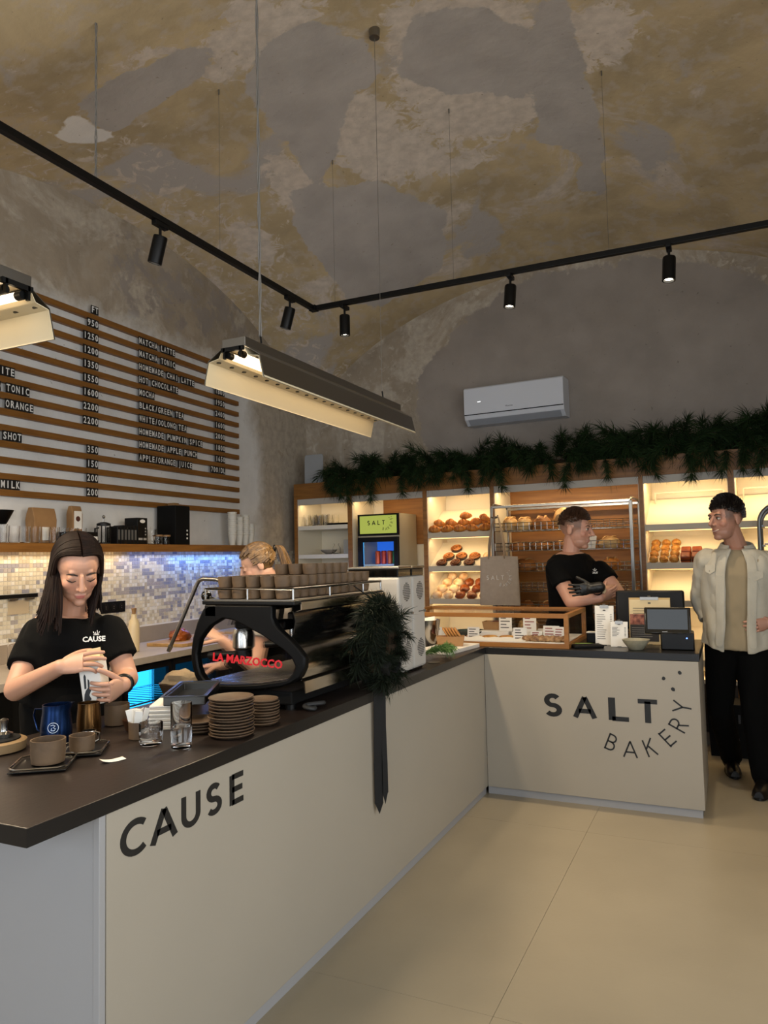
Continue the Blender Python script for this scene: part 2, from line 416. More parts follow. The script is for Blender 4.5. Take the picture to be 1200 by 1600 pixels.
# street wall with its two windows, behind the camera
w = MB()
for x0, x1, z0, z1 in ((-2.9, -2.25, 0, 4.6), (-.45, .55, 0, 4.6), (2.35, 3.0, 0, 4.6), (-2.25, -.45, 0, .55), (.55, 2.35, 0, .55), (-2.25, -.45, 2.95, 4.6), (.55, 2.35, 2.95, 4.6)):
    w.bx(x0, x1, -8.05, -7.8, z0, z1)
struct(w.build('wall_front', m_plain, smooth=False))
for i, (x0, x1) in enumerate(((-2.25, -.45), (.55, 2.35))):
    w = struct(MB().bx(x0, x1, -7.93, -7.92, .55, 2.95).build('window_%d' % (i+1), mat('window_glass', '#ffffff', .02, trans=1, ior=1.05), smooth=False))
    fr = MB()
    for a, b_ in ((x0, x0+.06), (x1-.06, x1), ((x0+x1)/2-.03, (x0+x1)/2+.03)): fr.bx(a, b_, -7.96, -7.89, .55, 2.95)
    fr.bx(x0, x1, -7.96, -7.89, .55, .61); fr.bx(x0, x1, -7.96, -7.89, 2.89, 2.95)
    fr.build('window_frame', mat('dark_frame', '#2a2724', .5), w, smooth=False)

for i, (ya, yb) in enumerate(((-6.7, -4.4), (-3.7, -1.4))):
    w = struct(MB().bx(3.02, 3.03, ya, yb, .5, 3.1).build('window_%d' % (i+3), MATS['window_glass'], smooth=False))
    for a, b_, c, d in ((ya, ya+.06, .5, 3.1), (yb-.06, yb, .5, 3.1), ((ya+yb)/2-.03, (ya+yb)/2+.03, .5, 3.1), (ya+.06, yb-.06, .5, .56), (ya+.06, yb-.06, 3.04, 3.1)):
        MB().bx(2.99, 3.06, a, b_, c, d).build('window_frame', MATS['dark_frame'], w, smooth=False)

# ------------------------------------------------------------------ floor of large cast sheets with fine seams
m_floor = mat('beige_floor', '#8c826e', .32, var=.06, scale=2.2, bump=.03, bscale=60, spec=.45)
fl = struct(MB().bx(-3, 3.1, -8, 2.7, -.12, -.003).build('floor', mat('floor_bed', '#84796a', .8), smooth=False))
for x0, x1 in ((-3, -.9), (-.9, .66), (.66, 2.2), (2.2, 3.1)):
    for y0, y1 in ((-8, -4.2), (-4.2, -2.1), (-2.1, -.42), (-.42, 1.2), (1.2, 2.7)):
        MB().bx(x0+.0007, x1-.0007, y0+.0007, y1-.0007, -.003, 0).build('floor_sheet', m_floor, fl, smooth=False)

# ------------------------------------------------------------------ mosaic wall behind the bar
TP = .0265
mt_tiles = [mat('tile_cream', '#cfc5ae', .25), mat('tile_warm_grey', '#a39c98', .25), mat('tile_lilac_grey', '#8c8b93', .25), mat('tile_pale', '#d9d3c6', .25), mat('tile_beige', '#b8ad98', .25)]
tb = MB(); rt = random.Random(3)
rows = 21; z0 = .984; y0 = -1.95; ncol = int((2.36+1.95)/TP)
colr = [[0]*ncol for _ in range(rows)]
for r_ in range(rows):
    for c_ in range(ncol):
        colr[r_][c_] = rt.choices((0, 3, 4), (6, 3, 2))[0]
for _ in range(430):
    r_, c_ = rt.randrange(rows), rt.randrange(ncol); k = rt.choice((1, 2)); ln = rt.choice((1, 1, 1, 2, 2, 3, 5))
    for j in range(ln):
        if c_+j < ncol: colr[r_][c_+j] = k
    if rt.random() < .3 and r_+1 < rows:
        for j in range(ln):
            if c_+j < ncol: colr[r_+1][c_+j] = k
g = .0012
for r_ in range(rows):
    for c_ in range(ncol):
        tb.cur = colr[r_][c_]; ya, yb = y0+c_*TP+g, y0+(c_+1)*TP-g; za, zb = z0+r_*TP+g, z0+(r_+1)*TP-g
        x = .007+rt.random()*.0006; i = .001
        tb.add([(0.003, ya, za), (.003, yb, za), (.003, yb, zb), (.003, ya, zb), (x, ya+i, za+i), (x, yb-i, za+i), (x, yb-i, zb-i), (x, ya+i, zb-i)],
               [(4, 5, 6, 7), (0, 1, 5, 4), (1, 2, 6, 5), (2, 3, 7, 6), (3, 0, 4, 7)])
o = tb.build('mosaic_tile', mt_tiles, wl, smooth=False, kind='stuff')
MB().bx(0, .004, y0, y0+ncol*TP, z0, z0+rows*TP).build('tile_grout', mat('grout', '#c9c4ba', .8), wl, smooth=False)
MB().bx(0, .014, y0, 2.3, .8585, .974).build('splash_strip', mat('splash', '#8e8273', .45, var=.12, scale=5), wl, smooth=False)
MB().bx(0, .012, y0, 2.3, .974, .984).build('splash_trim', mat('white_trim', '#d8d4cc', .4), wl, smooth=False)
# ------------------------------------------------------------------ materials shared by the furniture
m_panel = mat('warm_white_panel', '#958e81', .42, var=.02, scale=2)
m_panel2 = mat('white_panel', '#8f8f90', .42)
m_ink = mat('black_lettering', '#121212', .5)
m_top_brown = mat('dark_brown_laminate', '#1e1612', .4, var=.3, scale=9, bump=.05, bscale=90, stretch=(1, .5, 1))
m_top_black = mat('black_laminate', '#141313', .3, bump=.02)
m_oak = mat('oak', '#7a4e20', .45, color2='#94642e', scale=3, stretch=(1, 1, 14), bump=.05, bscale=30)
m_oak_y = mat('oak_along', '#6b4418', .45, color2='#875a24', scale=5, stretch=(9, .8, 9), bump=.05, bscale=30)
m_oak_x = mat('oak_across', '#6f471a', .45, color2='#8a5c26', scale=5, stretch=(.8, 9, 9), bump=.05, bscale=30)
m_white = mat('white_lacquer', '#d8d2c4', .4)
m_black = mat('black_plastic', '#050505', .42, spec=.3)
m_blackm = mat('black_matt', '#050505', .7, spec=.2)
m_steel = mat('brushed_steel', '#8d8982', .34, metal=1., bump=.02, bscale=200, stretch=(1, 12, 1))
m_chrome = mat('chrome', '#a5a29c', .2, metal=1.)
m_glass = mat('clear_glass', '#ffffff', .0, trans=1., ior=1.18)
m_thin = mat('thin_pane', '#ffffff', .02, trans=1., ior=1.02, alpha=.35)
m_kraft = mat('kraft_paper', '#8d6a43', .8, var=.12, scale=12, bump=.15, bscale=25)
m_paper = mat('white_paper', '#d9d5cc', .7)
m_card = mat('cream_card', '#cdb990', .7)

PLX = Matrix(((0, 0, 1, 0), (1, 0, 0, 0), (0, 1, 0, 0), (0, 0, 0, 1)))       # drawing plane facing +x, reading along +y
PLY = Matrix(((1, 0, 0, 0), (0, 0, -1, 0), (0, 1, 0, 0), (0, 0, 0, 1)))      # drawing plane facing -y, reading along +x

# ------------------------------------------------------------------ coffee counter
cc = thing('coffee_counter', 'long white bar counter with one bold black word along its front', 'counter', (0, 0, 0))
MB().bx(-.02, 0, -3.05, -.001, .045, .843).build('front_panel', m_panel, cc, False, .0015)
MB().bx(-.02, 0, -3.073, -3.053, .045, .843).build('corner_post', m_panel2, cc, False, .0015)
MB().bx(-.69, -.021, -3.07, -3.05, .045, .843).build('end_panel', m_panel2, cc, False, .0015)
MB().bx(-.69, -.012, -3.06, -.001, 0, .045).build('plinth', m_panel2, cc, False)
k = MB(); k.bx(-.69, -.67, -3.05, -.001, .045, .843); k.bx(-.67, -.021, -3.05, -.001, .045, .06)
k.build('carcass', mat('dark_carcass', '#2c2a28', .6), cc, False)
for ch, y0_, y1_ in (('C', -3.004, -2.914), ('A', -2.898, -2.8), ('U', -2.78, -2.7), ('S', -2.672, -2.604), ('E', -2.562, -2.492)):
    h = .088; wd = STROKES[ch][0]*h
    lt = MB(); stroke_glyph(lt, ch, h, .0165, Matrix.Translation((0, y0_, .711)) @ PLX @ Matrix.Diagonal(((y1_-y0_)/wd, 1, 1, 1)), .0012)
    lt.build('letter_'+ch.lower(), m_ink, cc, False, label='black letter %s' % ch)
o = MB().bx(-.74, .008, -3.282, -.002, .844, ZT).build('worktop', m_top_brown, None, False, .002)
tag(o, 'dark brown laminate worktop with black edge on the long white counter', 'worktop')
MB().bx(.0082, .0095, -3.282, -.003, .845, ZT-.001).build('edge_band', m_top_black, o, False)
MB().bx(-.74, .0095, -3.2836, -3.2822, .845, ZT-.001).build('edge_band', m_top_black, o, False)

# ------------------------------------------------------------------ bakery counter
sc_ = thing('bakery_counter', 'short white counter with a bold word and a thin curved word on its front', 'counter', (0, 0, 0))
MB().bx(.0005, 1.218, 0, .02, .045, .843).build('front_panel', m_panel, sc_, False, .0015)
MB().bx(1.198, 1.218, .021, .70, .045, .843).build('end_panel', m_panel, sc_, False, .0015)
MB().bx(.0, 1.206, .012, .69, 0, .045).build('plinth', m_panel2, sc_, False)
k = MB(); k.bx(-.67, 1.197, .66, .69, .045, .843); k.bx(-.69, -.67, .0, .69, .045, .843); k.build('carcass', MATS['dark_carcass'], sc_, False)
for ch, x0, x1, dz in (('S', .364, .462, 0), ('A', .536, .66, .002), ('L', .735, .842, .0), ('T', .893, .996, -.002)):
    h = .127; wd = STROKES[ch][0]*h
    lt = MB(); stroke_glyph(lt, ch, h, .0255, Matrix.Translation((x0, 0, .496+dz)) @ PLY @ Matrix.Diagonal(((x1-x0)/wd, 1, 1, 1)), .0015)
    lt.build('letter_'+ch.lower(), m_ink, sc_, False, label='bold black letter %s' % ch)
cen = Vector((.845, .63))
for ch, x, z in (('B', .739, .37), ('A', .842, .343), ('K', .946, .359), ('E', 1.042, .42), ('R', 1.101, .494), ('Y', 1.125, .593)):
    up = (cen-Vector((x, z))).normalized(); a = math.atan2(-up.x, up.y); h = .096
    lt = MB(); stroke_glyph(lt, ch, h, .0085, Matrix.Translation((x, 0, z)) @ PLY @ Matrix.Rotation(a, 4, 'Z') @ Matrix.Translation((-STROKES[ch][0]*h/2, -h/2, 0)), .0015)
    lt.build('letter_'+ch.lower(), m_ink, sc_, False, label='thin black letter %s' % ch)
for x, z in ((1.036, .745), (1.12, .781), (1.083, .688)):
    lt = MB(); rr = [.0115*random.uniform(.8, 1.15) for _ in range(7)]
    lt.prism([(rr[i]*math.cos(i*2*PI/7), rr[i]*math.sin(i*2*PI/7)) for i in range(7)], .0015, Matrix.Translation((x, 0, z)) @ PLY)
    lt.build('salt_grain_dot', m_ink, sc_, False)
o = MB().bx(-.74, 1.224, -.001, .72, .844, ZT).build('worktop', m_top_black, None, False, .002)
tag(o, 'black laminate worktop on the short bakery counter', 'worktop')

# ------------------------------------------------------------------ rear bar: cabinet, worktop, glass-door fridge
ZR = .858
rb = thing('rear_cabinet', 'black base cabinet under the grey worktop along the mosaic wall', 'cabinet', Lp(0, 0, 0), LA)
for ya, yb in ((-2.3, -.98), (-.08, 1.55)): MB().bx(.02, .60, ya, yb, .08, .815).build('body', m_blackm, rb, False)
MB().bx(.05, .56, -2.3, 1.55, 0, .08).build('plinth', m_black, rb, False)
for y_ in (-2.3, -1.64, -.07, .47, 1.01):
    d_ = MB().bx(.601, .615, y_+.004, y_+.53, .09, .81).build('door', m_black, rb, False, .001)
    MB().bx(.616, .63, y_+.1, y_+.42, .755, .765).build('handle', m_steel, d_, False)
fr = thing('undercounter_fridge', 'black under-counter fridge with a glowing cyan glass door', 'fridge', Lp(0, -.53, 0), LA)
k = MB(); k.bx(.03, .58, -.44, -.41, .09, .81); k.bx(.03, .58, .41, .44, .09, .81); k.bx(.03, .58, -.44, .44, .09, .12); k.bx(.03, .58, -.44, .44, .78, .81); k.bx(.03, .05, -.41, .41, .12, .78)
k.build('body', m_black, fr, False)
MB().bx(.06, .07, -.41, .41, .12, .78).build('lit_back', mat('cyan_glow', '#1c6f96', .5, emit='#27a6ee', estr=2.6), fr, False)
for a_ in (-.436, .004):
    k = MB(); k.bx(.581, .605, a_, a_+.03, .1, .80); k.bx(.581, .605, a_+.402, a_+.432, .1, .80); k.bx(.581, .605, a_+.03, a_+.402, .1, .13); k.bx(.581, .605, a_+.03, a_+.402, .765, .80)
    d_ = k.build('door', m_black, fr, False); MB().bx(.59, .594, a_+.03, a_+.402, .13, .765).build('pane', m_thin, d_, False)
for z_ in (.33, .55):
    k = MB()
    for i in range(12): k.bx(.1, .55, -.4+i*.07, -.394+i*.07, z_, z_+.005)
    k.bx(.1, .106, -.41, .41, z_, z_+.005); k.bx(.54, .55, -.41, .41, z_-.004, z_+.006); k.build('wire_shelf', m_chrome, fr, False)
o = MB().bx(.001, .64, -2.3, 1.55, .815, ZR).build('worktop', mat('grey_worktop', '#9b9287', .35, var=.06, scale=20), None, False, .002, loc=Lp(0, 0, 0), rot=(0, 0, LA))
tag(o, 'grey worktop below the mosaic wall', 'worktop')

# oak wall shelf with light strips underneath
ZS = 1.583
sh = thing('wall_shelf', 'long oak wall shelf above the mosaic tiles', 'shelf', Lp(0, 0, 0), LA)
MB().bx(.001, .24, -2.3, 1.13, ZS-.045, ZS).build('board', m_oak_y, sh, False, .0015)
MB().bx(.225, .24, -2.3, 1.13, ZS-.054, ZS-.0451).build('front_lip', m_oak_y, sh, False)
MB().bx(.03, .05, -2.2, -.35, ZS-.048, ZS-.0451).build('warm_light_strip', mat('strip_warm', '#ffffff', .5, emit='#ffcf8c', estr=4), sh, False)
MB().bx(.03, .05, -.3, 1.1, ZS-.048, ZS-.0451).build('blue_light_strip', mat('strip_blue', '#ffffff', .5, emit='#3f7dff', estr=4), sh, False)
def Llight(name, y, ln, power, color):
    o = area(name, (.07, y, ZS-.05), (0, -.35, 0), .03, ln, power, color, sh); return o
Llight('warm_strip_light', -1.35, 1.9, 6.5, (1, .76, .5)); Llight('blue_strip_light', .62, 1.0, 7, (.14, .34, 1)); Llight('mixed_strip_light', -.15, .5, 1.8, (.6, .66, 1))

# ------------------------------------------------------------------ menu board: oak slats with letter tiles
mbd = thing('menu_board', 'wall menu of fourteen oak slats holding black letter tiles', 'menu board', Lp(0, 0, 0), LA)
m_letter = mat('white_letter', '#d9d8d4', .5); m_tile = mat('letter_tile', '#0e0e0e', .5)
slat_me = None; slats = []
for i in range(14):
    zt_ = 3.202-i*.0991
    if slat_me is None:
        so = MB().bx(.001, .034, -2.6, 1.08, -.04, 0).build('slat', m_oak_y, mbd, False, .001); slat_me = so.data
    else:
        so = link('slat', slat_me, mbd, bevel=.001)
    so.location = (0, 0, zt_); slats.append(so)
def menu_word(i, y, body, right=None, h=.062):
    if i == 0: h = .06
    cw = .0345
    n = len(body); wlen = n*cw
    y0_ = y if right is None else right-wlen
    k = MB()
    for j, ch in enumerate(body):
        if ch == ' ': continue
        tilt = 0
        k.bx(.035, .038, y0_+j*cw+.0004, y0_+(j+1)*cw-.0004, .0005, h)
    t_ = k.build('letter_tile', m_tile, slats[i], False, kind='stuff')
    M = Matrix.Translation((.0385, 0, .01)) @ PLX
    for j, ch in enumerate(body):
        pass
    cu = bpy.data.curves.new('t', 'FONT'); cu.size = .062; cu.extrude = .0003; cu.offset = .0012; cu.resolution_u = 2; cu.align_x = 'CENTER'
    bms = bmesh.new()
    for j, ch in enumerate(body):
        if ch == ' ': continue
        if ch not in GLY:
            cu.body = ch; to = bpy.data.objects.new('t', cu); col.objects.link(to)
            GLY[ch] = bpy.data.meshes.new_from_object(to.evaluated_get(bpy.context.evaluated_depsgraph_get())); col.objects.unlink(to); bpy.data.objects.remove(to)
        a0 = len(bms.verts); bms.from_mesh(GLY[ch]); bms.verts.ensure_lookup_table()
        vs_ = bms.verts[a0:]; wch = max(v.co.x for v in vs_)-min(v.co.x for v in vs_); kx = min(.85, .026/max(wch, 1e-4))
        for v in vs_: v.co = Vector((v.co.x*kx+y0_+(j+.5)*cw, v.co.y, v.co.z))
    me = bpy.data.meshes.new('menu_lettering'); bms.to_mesh(me); bms.free(); me.materials.append(m_letter); bpy.data.curves.remove(cu)
    o = link('menu_lettering', me, slats[i], kind='stuff'); o.matrix_local = M
GLY = {}
for i, s_ in enumerate(['FT', '950', '1250', '1200', '1350', '1550', '1600', '2200', '2200', None, '350', '150', '200', '200']):
    if s_: menu_word(i, 0, s_, right=-.618)
for i, s_ in enumerate([None, 'MATCHA LATTE', 'MATCHA TONIC', 'HOMEMADE CHAI LATTE', 'HOT CHOCOLATE', 'MOCHA', 'BLACK/GREEN TEA', 'WHITE/OOLONG TEA', 'HOMEMADE PUMPKIN SPICE', 'HOMEMADE APPLE PUNCH', 'APPLE/ORANGE JUICE']):
    if s_: menu_word(i, -.215, s_)
for i, s_ in enumerate(['FT', None, None, '1800', '1950', '2400', '1600', '2000', '1800', '1650', '700/DL']):
    if s_: menu_word(i, 0, s_, right=.86)
for i, s_, r_ in ((6, 'FLAT WHITE', -1.30), (7, 'ESPRESSO TONIC', -1.19), (8, 'ESPRESSO ORANGE', -1.16), (10, 'EXTRA SHOT', -1.245), (13, 'OAT MILK', -1.255)):
    menu_word(i, 0, s_, right=r_)

# ------------------------------------------------------------------ hanging fluorescent battens (folded reflector troughs)
m_wing = mat('cream_reflector', '#cdbf9f', .5); m_tubeglow = mat('tube_glow', '#ffffff', .3, emit='#ffe2b8', estr=3.2)
m_cable = mat('grey_cable', '#6e6a64', .6); m_wire = mat('steel_wire', '#7f7b74', .4, metal=.8)
def batten(name, label, loc, rz, ln, cables):
    t = thing(name, label, 'pendant lamp', loc, rz)      # local y runs along the lamp, z=0 the lower rim
    h = ln/2
    def sheet(pts, nm, mt, th=.0025):
        p = [Vector((x, 0, z)) for x, z in pts]; nv = []
        for i in range(len(p)):
            d = (p[min(i+1, len(p)-1)]-p[max(i-1, 0)]).normalized(); nv.append(Vector((-d.z, 0, d.x)))
        loop = [(q.x, q.z) for q in p]+[((q+n_*th).x, (q+n_*th).z) for q, n_ in reversed(list(zip(p, nv)))]
        M = Matrix(((1, 0, 0, 0), (0, 0, -1, h), (0, 1, 0, 0), (0, 0, 0, 1)))
        return MB().prism(loop, ln, M).build(nm, mt, t, False)
    for s_ in (-1, 1):
        sheet([(s_*.138, 0), (s_*.118, .088)], 'reflector_wing', m_wing)
        sheet([(s_*.1382, .008), (s_*.1405, 0)], 'rim', m_wing)
        sheet([(s_*.118, .088), (s_*.07, .097)], 'reflector_flange', m_wing)
        sheet([(s_*.07, .097), (s_*.05, .132)], 'inner_slope', m_wing)
        # steel outside
        sheet([(s_*.1425, .0), (s_*.122, .092), (s_*.052, .138)], 'steel_skin', m_steel)
        vh = None
        for i in range(18):
            y_ = -h+.03+i*(ln-.06)/17
            vh = MB().cyl((0, 0, 0), (0, 0, .0027), .0095, n=10).build('vent_hole', m_black, t, False) if vh is None else link('vent_hole', vh.data, t)
            vh.location = (s_*.094, y_, .0895)
    k = MB(); k.bx(-.055, .055, -h, h, .135, .172); k.build('steel_channel', m_steel, t, False, .002)
    for s_ in (-1, 1):
        k = MB(); k.bx(-.052, .052, s_*h-.012, s_*h+.0, .118, .134); k.bx(-.042, -.034, s_*h-.012, s_*h, .09, .134); k.bx(.034, .042, s_*h-.012, s_*h, .09, .134)
        k.build('end_bracket', m_black, t, False)
    for s_ in (-.03, .03):
        g_ = MB().cyl((s_, -h+.03, .107), (s_, h-.03, .107), .013, n=12).build('fluorescent_tube', m_tubeglow, t)
        for e in (-1, 1): MB().cyl((s_, e*(h-.03), .107), (s_, e*(h-.004), .107), .014, n=12).build('tube_socket', m_black, g_)
    area('tube_light', (0, 0, .004), (0, 0, 0), .1, ln-.06, 40, (1, .8, .55), t)
    for y_, top, thick in cables:
        k = MB(); k.tube([(0, y_, .172), (.004, y_, .18+.02), (0, y_, .23)], .004, 6); k.build('hook', m_black, t)
        zc = top-loc[2]
        if thick:
            k = MB()
            for ph in (0, PI): k.tube([(.004*math.cos(ph+i*.9), y_+.004*math.sin(ph+i*.9), .225+(zc-.225)*i/40) for i in range(41)], .0035, 6)
            k.build('twisted_cable', m_cable, t)
        else:
            MB().cyl((0, y_, .225), (0, y_, zc-.03), .0013, n=6).build('suspension_wire', m_wire, t)
            k = MB(); k.lathe([(.004, zc-.055), (.03, zc-.05), (.032, zc-.02), (.032, zc)], 20, (0, y_, 0)); k.build('ceiling_cup', m_steel, t)
    return t
batten('batten_lamp', 'bright steel and cream batten lamp hanging lengthwise over the coffee counter', (-.32, -1.34, 2.15), 0, 1.5, [(-.565, float(vault(np.array([-.32]), -1.905)[0]), True), (.62, float(vault(np.array([-.32]), -.72)[0]), False)])
batten('batten_lamp', 'bright batten lamp hanging crosswise in front of the menu board', (-1.22, -2.945, 2.15), PI/2, 1.5, [(.6, float(vault(np.array([-1.8]), -2.94)[0]), True), (-.6, float(vault(np.array([-.6]), -2.94)[0]), False)])

# ------------------------------------------------------------------ lighting track and its spots
ZK = 3.27; TX, TY = -1.287, .195
tr = thing('lighting_track', 'black L-shaped lighting track hanging from the vault on thin wires', 'lighting track', (TX, TY, ZK))
k = MB(); k.bx(-.018, .018, -3.6, .018, 0, .034); k.build('track_arm', m_black, tr, False, .002)
k = MB(); k.bx(.018, 3.9, -.018, .018, 0, .034); k.build('track_arm', m_black, tr, False, .002)
MB().bx(-.024, .03, -.03, .024, -.003, .036).build('corner_joint', m_black, tr, False, .002)
for x_, y_ in ((0, -1.1), (.18, 0), (1.09, 0), (2.1, 0), (3.3, 0), (0, -3.0)):
    zc = float(vault(np.array([TX+x_]), TY+y_)[0])-ZK
    k = MB(); k.cyl((x_, y_, .034), (x_, y_, zc+.01), .0011, n=5); k.cyl((x_, y_, zc-.03), (x_, y_, zc+.01), .005, n=6); k.build('suspension_wire', m_wire, tr)
YF = -2.06; zc = float(vault(np.array([TX]), TY+YF)[0])-ZK
k = MB()
for ph in (0, PI): k.tube([(.004*math.cos(ph+i*.9), YF+.004*math.sin(ph+i*.9), .03+(zc-.02)*i/30) for i in range(31)], .003, 6)
k.build('feed_cable', m_cable, tr)
def spot(label, x, y, tilt_x, tilt_y, power):
    t = thing('track_spotlight', label, 'spotlight', (x, y, ZK), group='spotlights on the lighting track')
    MB().bx(-.016, .016, -.05, .05, -.026, 0).build('adapter', m_black, t, False, .003)
    MB().cyl((0, 0, -.026), (0, 0, -.075), .008, n=10).build('stem', m_black, t)
    R = Euler((tilt_x, tilt_y, 0)).to_matrix().to_4x4(); T = Matrix.Translation((0, 0, -.085)) @ R
    k = MB(); k.xf = T; k.lathe([(.012, .015), (.036, .01), (.038, 0), (.038, -.135), (.03, -.137), (.028, -.12)], 20); b_ = k.build('lamp_body', m_black, t)
    k = MB(); k.xf = T; k.lathe([(.001, -.1185), (.028, -.1185), (.028, -.1215), (.001, -.1215)], 20); k.build('lens', mat('spot_lens', '#ffffff', .3, emit='#fff3dc', estr=14), b_)
    d = bpy.data.lights.new('spot_beam', 'SPOT'); d.energy = power; d.color = (1, .8, .56); d.spot_size = math.radians(66); d.spot_blend = .7; d.shadow_soft_size = .03
    o = bpy.data.objects.new('spot_beam', d); col.objects.link(o); o.parent = t; o.matrix_local = T @ Matrix.Translation((0, 0, -.14))
    return t
spot('black track spotlight tilted towards the menu wall', TX, -1.42, .0, .3, 40)
spot('black track spotlight beside the corner of the track', TX, -.13, .0, .3, 40)
spot('black track spotlight first past the corner, pointing down', -1.03, TY, 0, 0, 30)
spot('black track spotlight over the bakery display case', .19, TY, -.12, .05, 85)
spot('black track spotlight over the payment end of the bakery counter', 1.155, TY, -.12, .05, 85)
spot('black track spotlight over the customer floor', 2.0, TY, -.3, .1, 50)

# ------------------------------------------------------------------ air conditioner
ac = thing('air_conditioner', 'white wall-mounted split air conditioner above the pine garland', 'air conditioner', Bp(-1.77, BV, 2.66), BA)
pr = [(0, 0), (-.12, 0), (-.185, .05), (-.2, .09), (-.2, .33), (-.185, .345), (0, .345)]
M = Matrix(((0, 0, 1, -.465), (1, 0, 0, 0), (0, 1, 0, 0), (0, 0, 0, 1)))
MB().prism(pr, .93, M).build('housing', mat('ac_white', '#c9ccd2', .35), ac, False, .004)
MB().bx(-.463, .463, -.204, -.2, .095, .332).build('front_cover', MATS['ac_white'], ac, False, .002)
MB().prism([(-.126, .003), (-.184, .047), (-.187, .044), (-.129, 0)], .86, M @ Matrix.Translation((0, 0, .035))).build('louvre', mat('ac_grey', '#9a9da3', .4), ac, False)
MB().bx(-.463, .463, -.2015, -.199, .086, .094).build('outlet_slot', m_black, ac, False)
text_mesh('brand_mark', 'Hisense', .022, mat('grey_print', '#44464a', .5), ac, Matrix.Translation((-.03, -.2045, .13)) @ PLY, align='CENTER')
MB().bx(-.33, -.30, -.205, -.2035, .2, .207).build('status_light', mat('led_white', '#ffffff', .4, emit='#ffffff', estr=1.2), ac, False)
# ------------------------------------------------------------------ oak bakery wall unit
m_liner = mat('cream_liner', '#e3d9c2', .5); m_shelfedge = mat('shelf_edge', '#b9ad98', .45); m_darkwood = mat('dark_brown_wood', '#2c1f14', .5)
un = thing('bakery_wall_unit', 'oak wall unit with lit bays of bread and pastry under the pine garland', 'shelving', B0, BA)
POSTS = [(-3.989, -3.953), (-3.363, -3.319), (-2.562, -2.524), (-1.915, -1.88), (-.671, -.64), (-.028, .012), (.66, .70), (1.36, 1.4)]
VB = BV-.012
for a, b_ in POSTS: MB().bx(a, b_, 0, VB, 0, 2.05).build('post', m_oak, un, False, .001)
MB().bx(-3.989, 1.4, 0, .025, 2.05, 2.205).build('header', m_oak_x, un, False, .001)
MB().bx(-3.989, 1.4, .025, VB, 2.18, 2.2).build('top_board', m_darkwood, un, False)
m_led = mat('led_strip_glow', '#ffffff', .5, emit='#ffc878', estr=3)
BAYS = [(POSTS[i][1], POSTS[i+1][0]) for i in range(len(POSTS)-1)]
for i, (a, b_) in enumerate(BAYS):
    MB().bx(a+.001, b_-.001, .008, .026, 1.99, 2.049).build('valance', mat('grey_white_valance', '#a9a297', .5), un, False)
    MB().bx(a+.002, b_-.002, .026, VB-.012, 2.03, 2.04).build('bay_ceiling', m_liner, un, False)
    for xa in (a+.0005, b_-.005): MB().bx(xa, xa+.0045, .012, VB-.012, .45, 2.029).build('side_liner', m_liner, un, False)
    bk = MB().bx(a+.0005, b_-.0005, VB-.011, VB, .45, 2.03).build('back_panel', m_oak if i == 3 else m_liner, un, False)
    MB().bx(a+.02, b_-.02, .028, .04, 2.018, 2.029).build('led_strip', m_led, un, False)
    MB().bx(a+.001, b_-.001, .012, VB-.012, .45, .48).build('deck', m_shelfedge, un, False)
    k = MB().bx(a+.003, b_-.003, .006, .024, .1, .445).build('base_door', m_darkwood, un, False, .001)
    MB().bx(a+.001, b_-.001, .01, .03, 0, .09).build('plinth', mat('pale_plinth', '#9d907c', .5), un, False)
    pw = [1.1, 1.5, 2.2, 4.5, 3.0, 3.0, 2.5][i]
    area('bay_light', ((a+b_)/2, .07, 2.012), (.35, 0, 0), b_-a-.06, .03, pw, (1, .74, .4), un)
MB().bx(-3.2, -2.5627, VB-.02, VB-.0115, 1.575, 2.029).build('oak_back_panel', m_oak, un, False)
# flat shelves of the glassware bay
for z in (1.78, 1.496, 1.2): MB().bx(-3.947, -3.369, .006, VB-.014, z-.04, z).build('shelf', m_white, un, False, .001)
# sloping pastry trays
TH = math.atan2(.25, .36)
def tray(a, b_, z, light=True, lip=.045):
    MB().bx(a+.006, b_-.006, .002, .02, z-lip, z+.004).build('shelf_front', m_shelfedge, un, False, .001)
    k = MB(); k.xf = Matrix.Translation((0, .02, z-.02)) @ Matrix.Rotation(TH, 4, 'X'); k.bx(a+.006, b_-.006, 0, .4, 0, .012)
    k.build('sloping_tray', m_liner, un, False)
    if light:
        MB().bx(a+.03, b_-.03, .03, .04, z-lip-.004, z-lip+.004).build('led_strip', m_led, un, False)
        area('tray_light', ((a+b_)/2, .05, z-lip-.008), (.5, 0, 0), b_-a-.06, .02, 1.1, (1, .72, .38), un)
T3 = (1.66, 1.36, 1.068)
for bi in (2, 4, 5, 6):
    a, b_ = BAYS[bi]
    for z in T3: tray(a, b_, z)
    if bi != 2: tray(a, b_, .62)
    # thin raised frame on the sloping back of the topmost tray
    k = MB(); k.xf = Matrix.Translation((0, .02, T3[0]-.02)) @ Matrix.Rotation(TH, 4, 'X')
    k.build('blank', m_liner, un) if False else None
def tp(u, s, z, up=0.):            # a place on a sloping tray: s metres up the slope, up metres above it
    return Bp(u, .02+s*math.cos(TH)-(.012+up)*math.sin(TH), z-.02+s*math.sin(TH)+(.012+up)*math.cos(TH))
def slope(rz=0.): return (Matrix.Rotation(BA, 3, 'Z') @ Matrix.Rotation(TH, 3, 'X') @ Matrix.Rotation(rz, 3, 'Z')).to_euler()
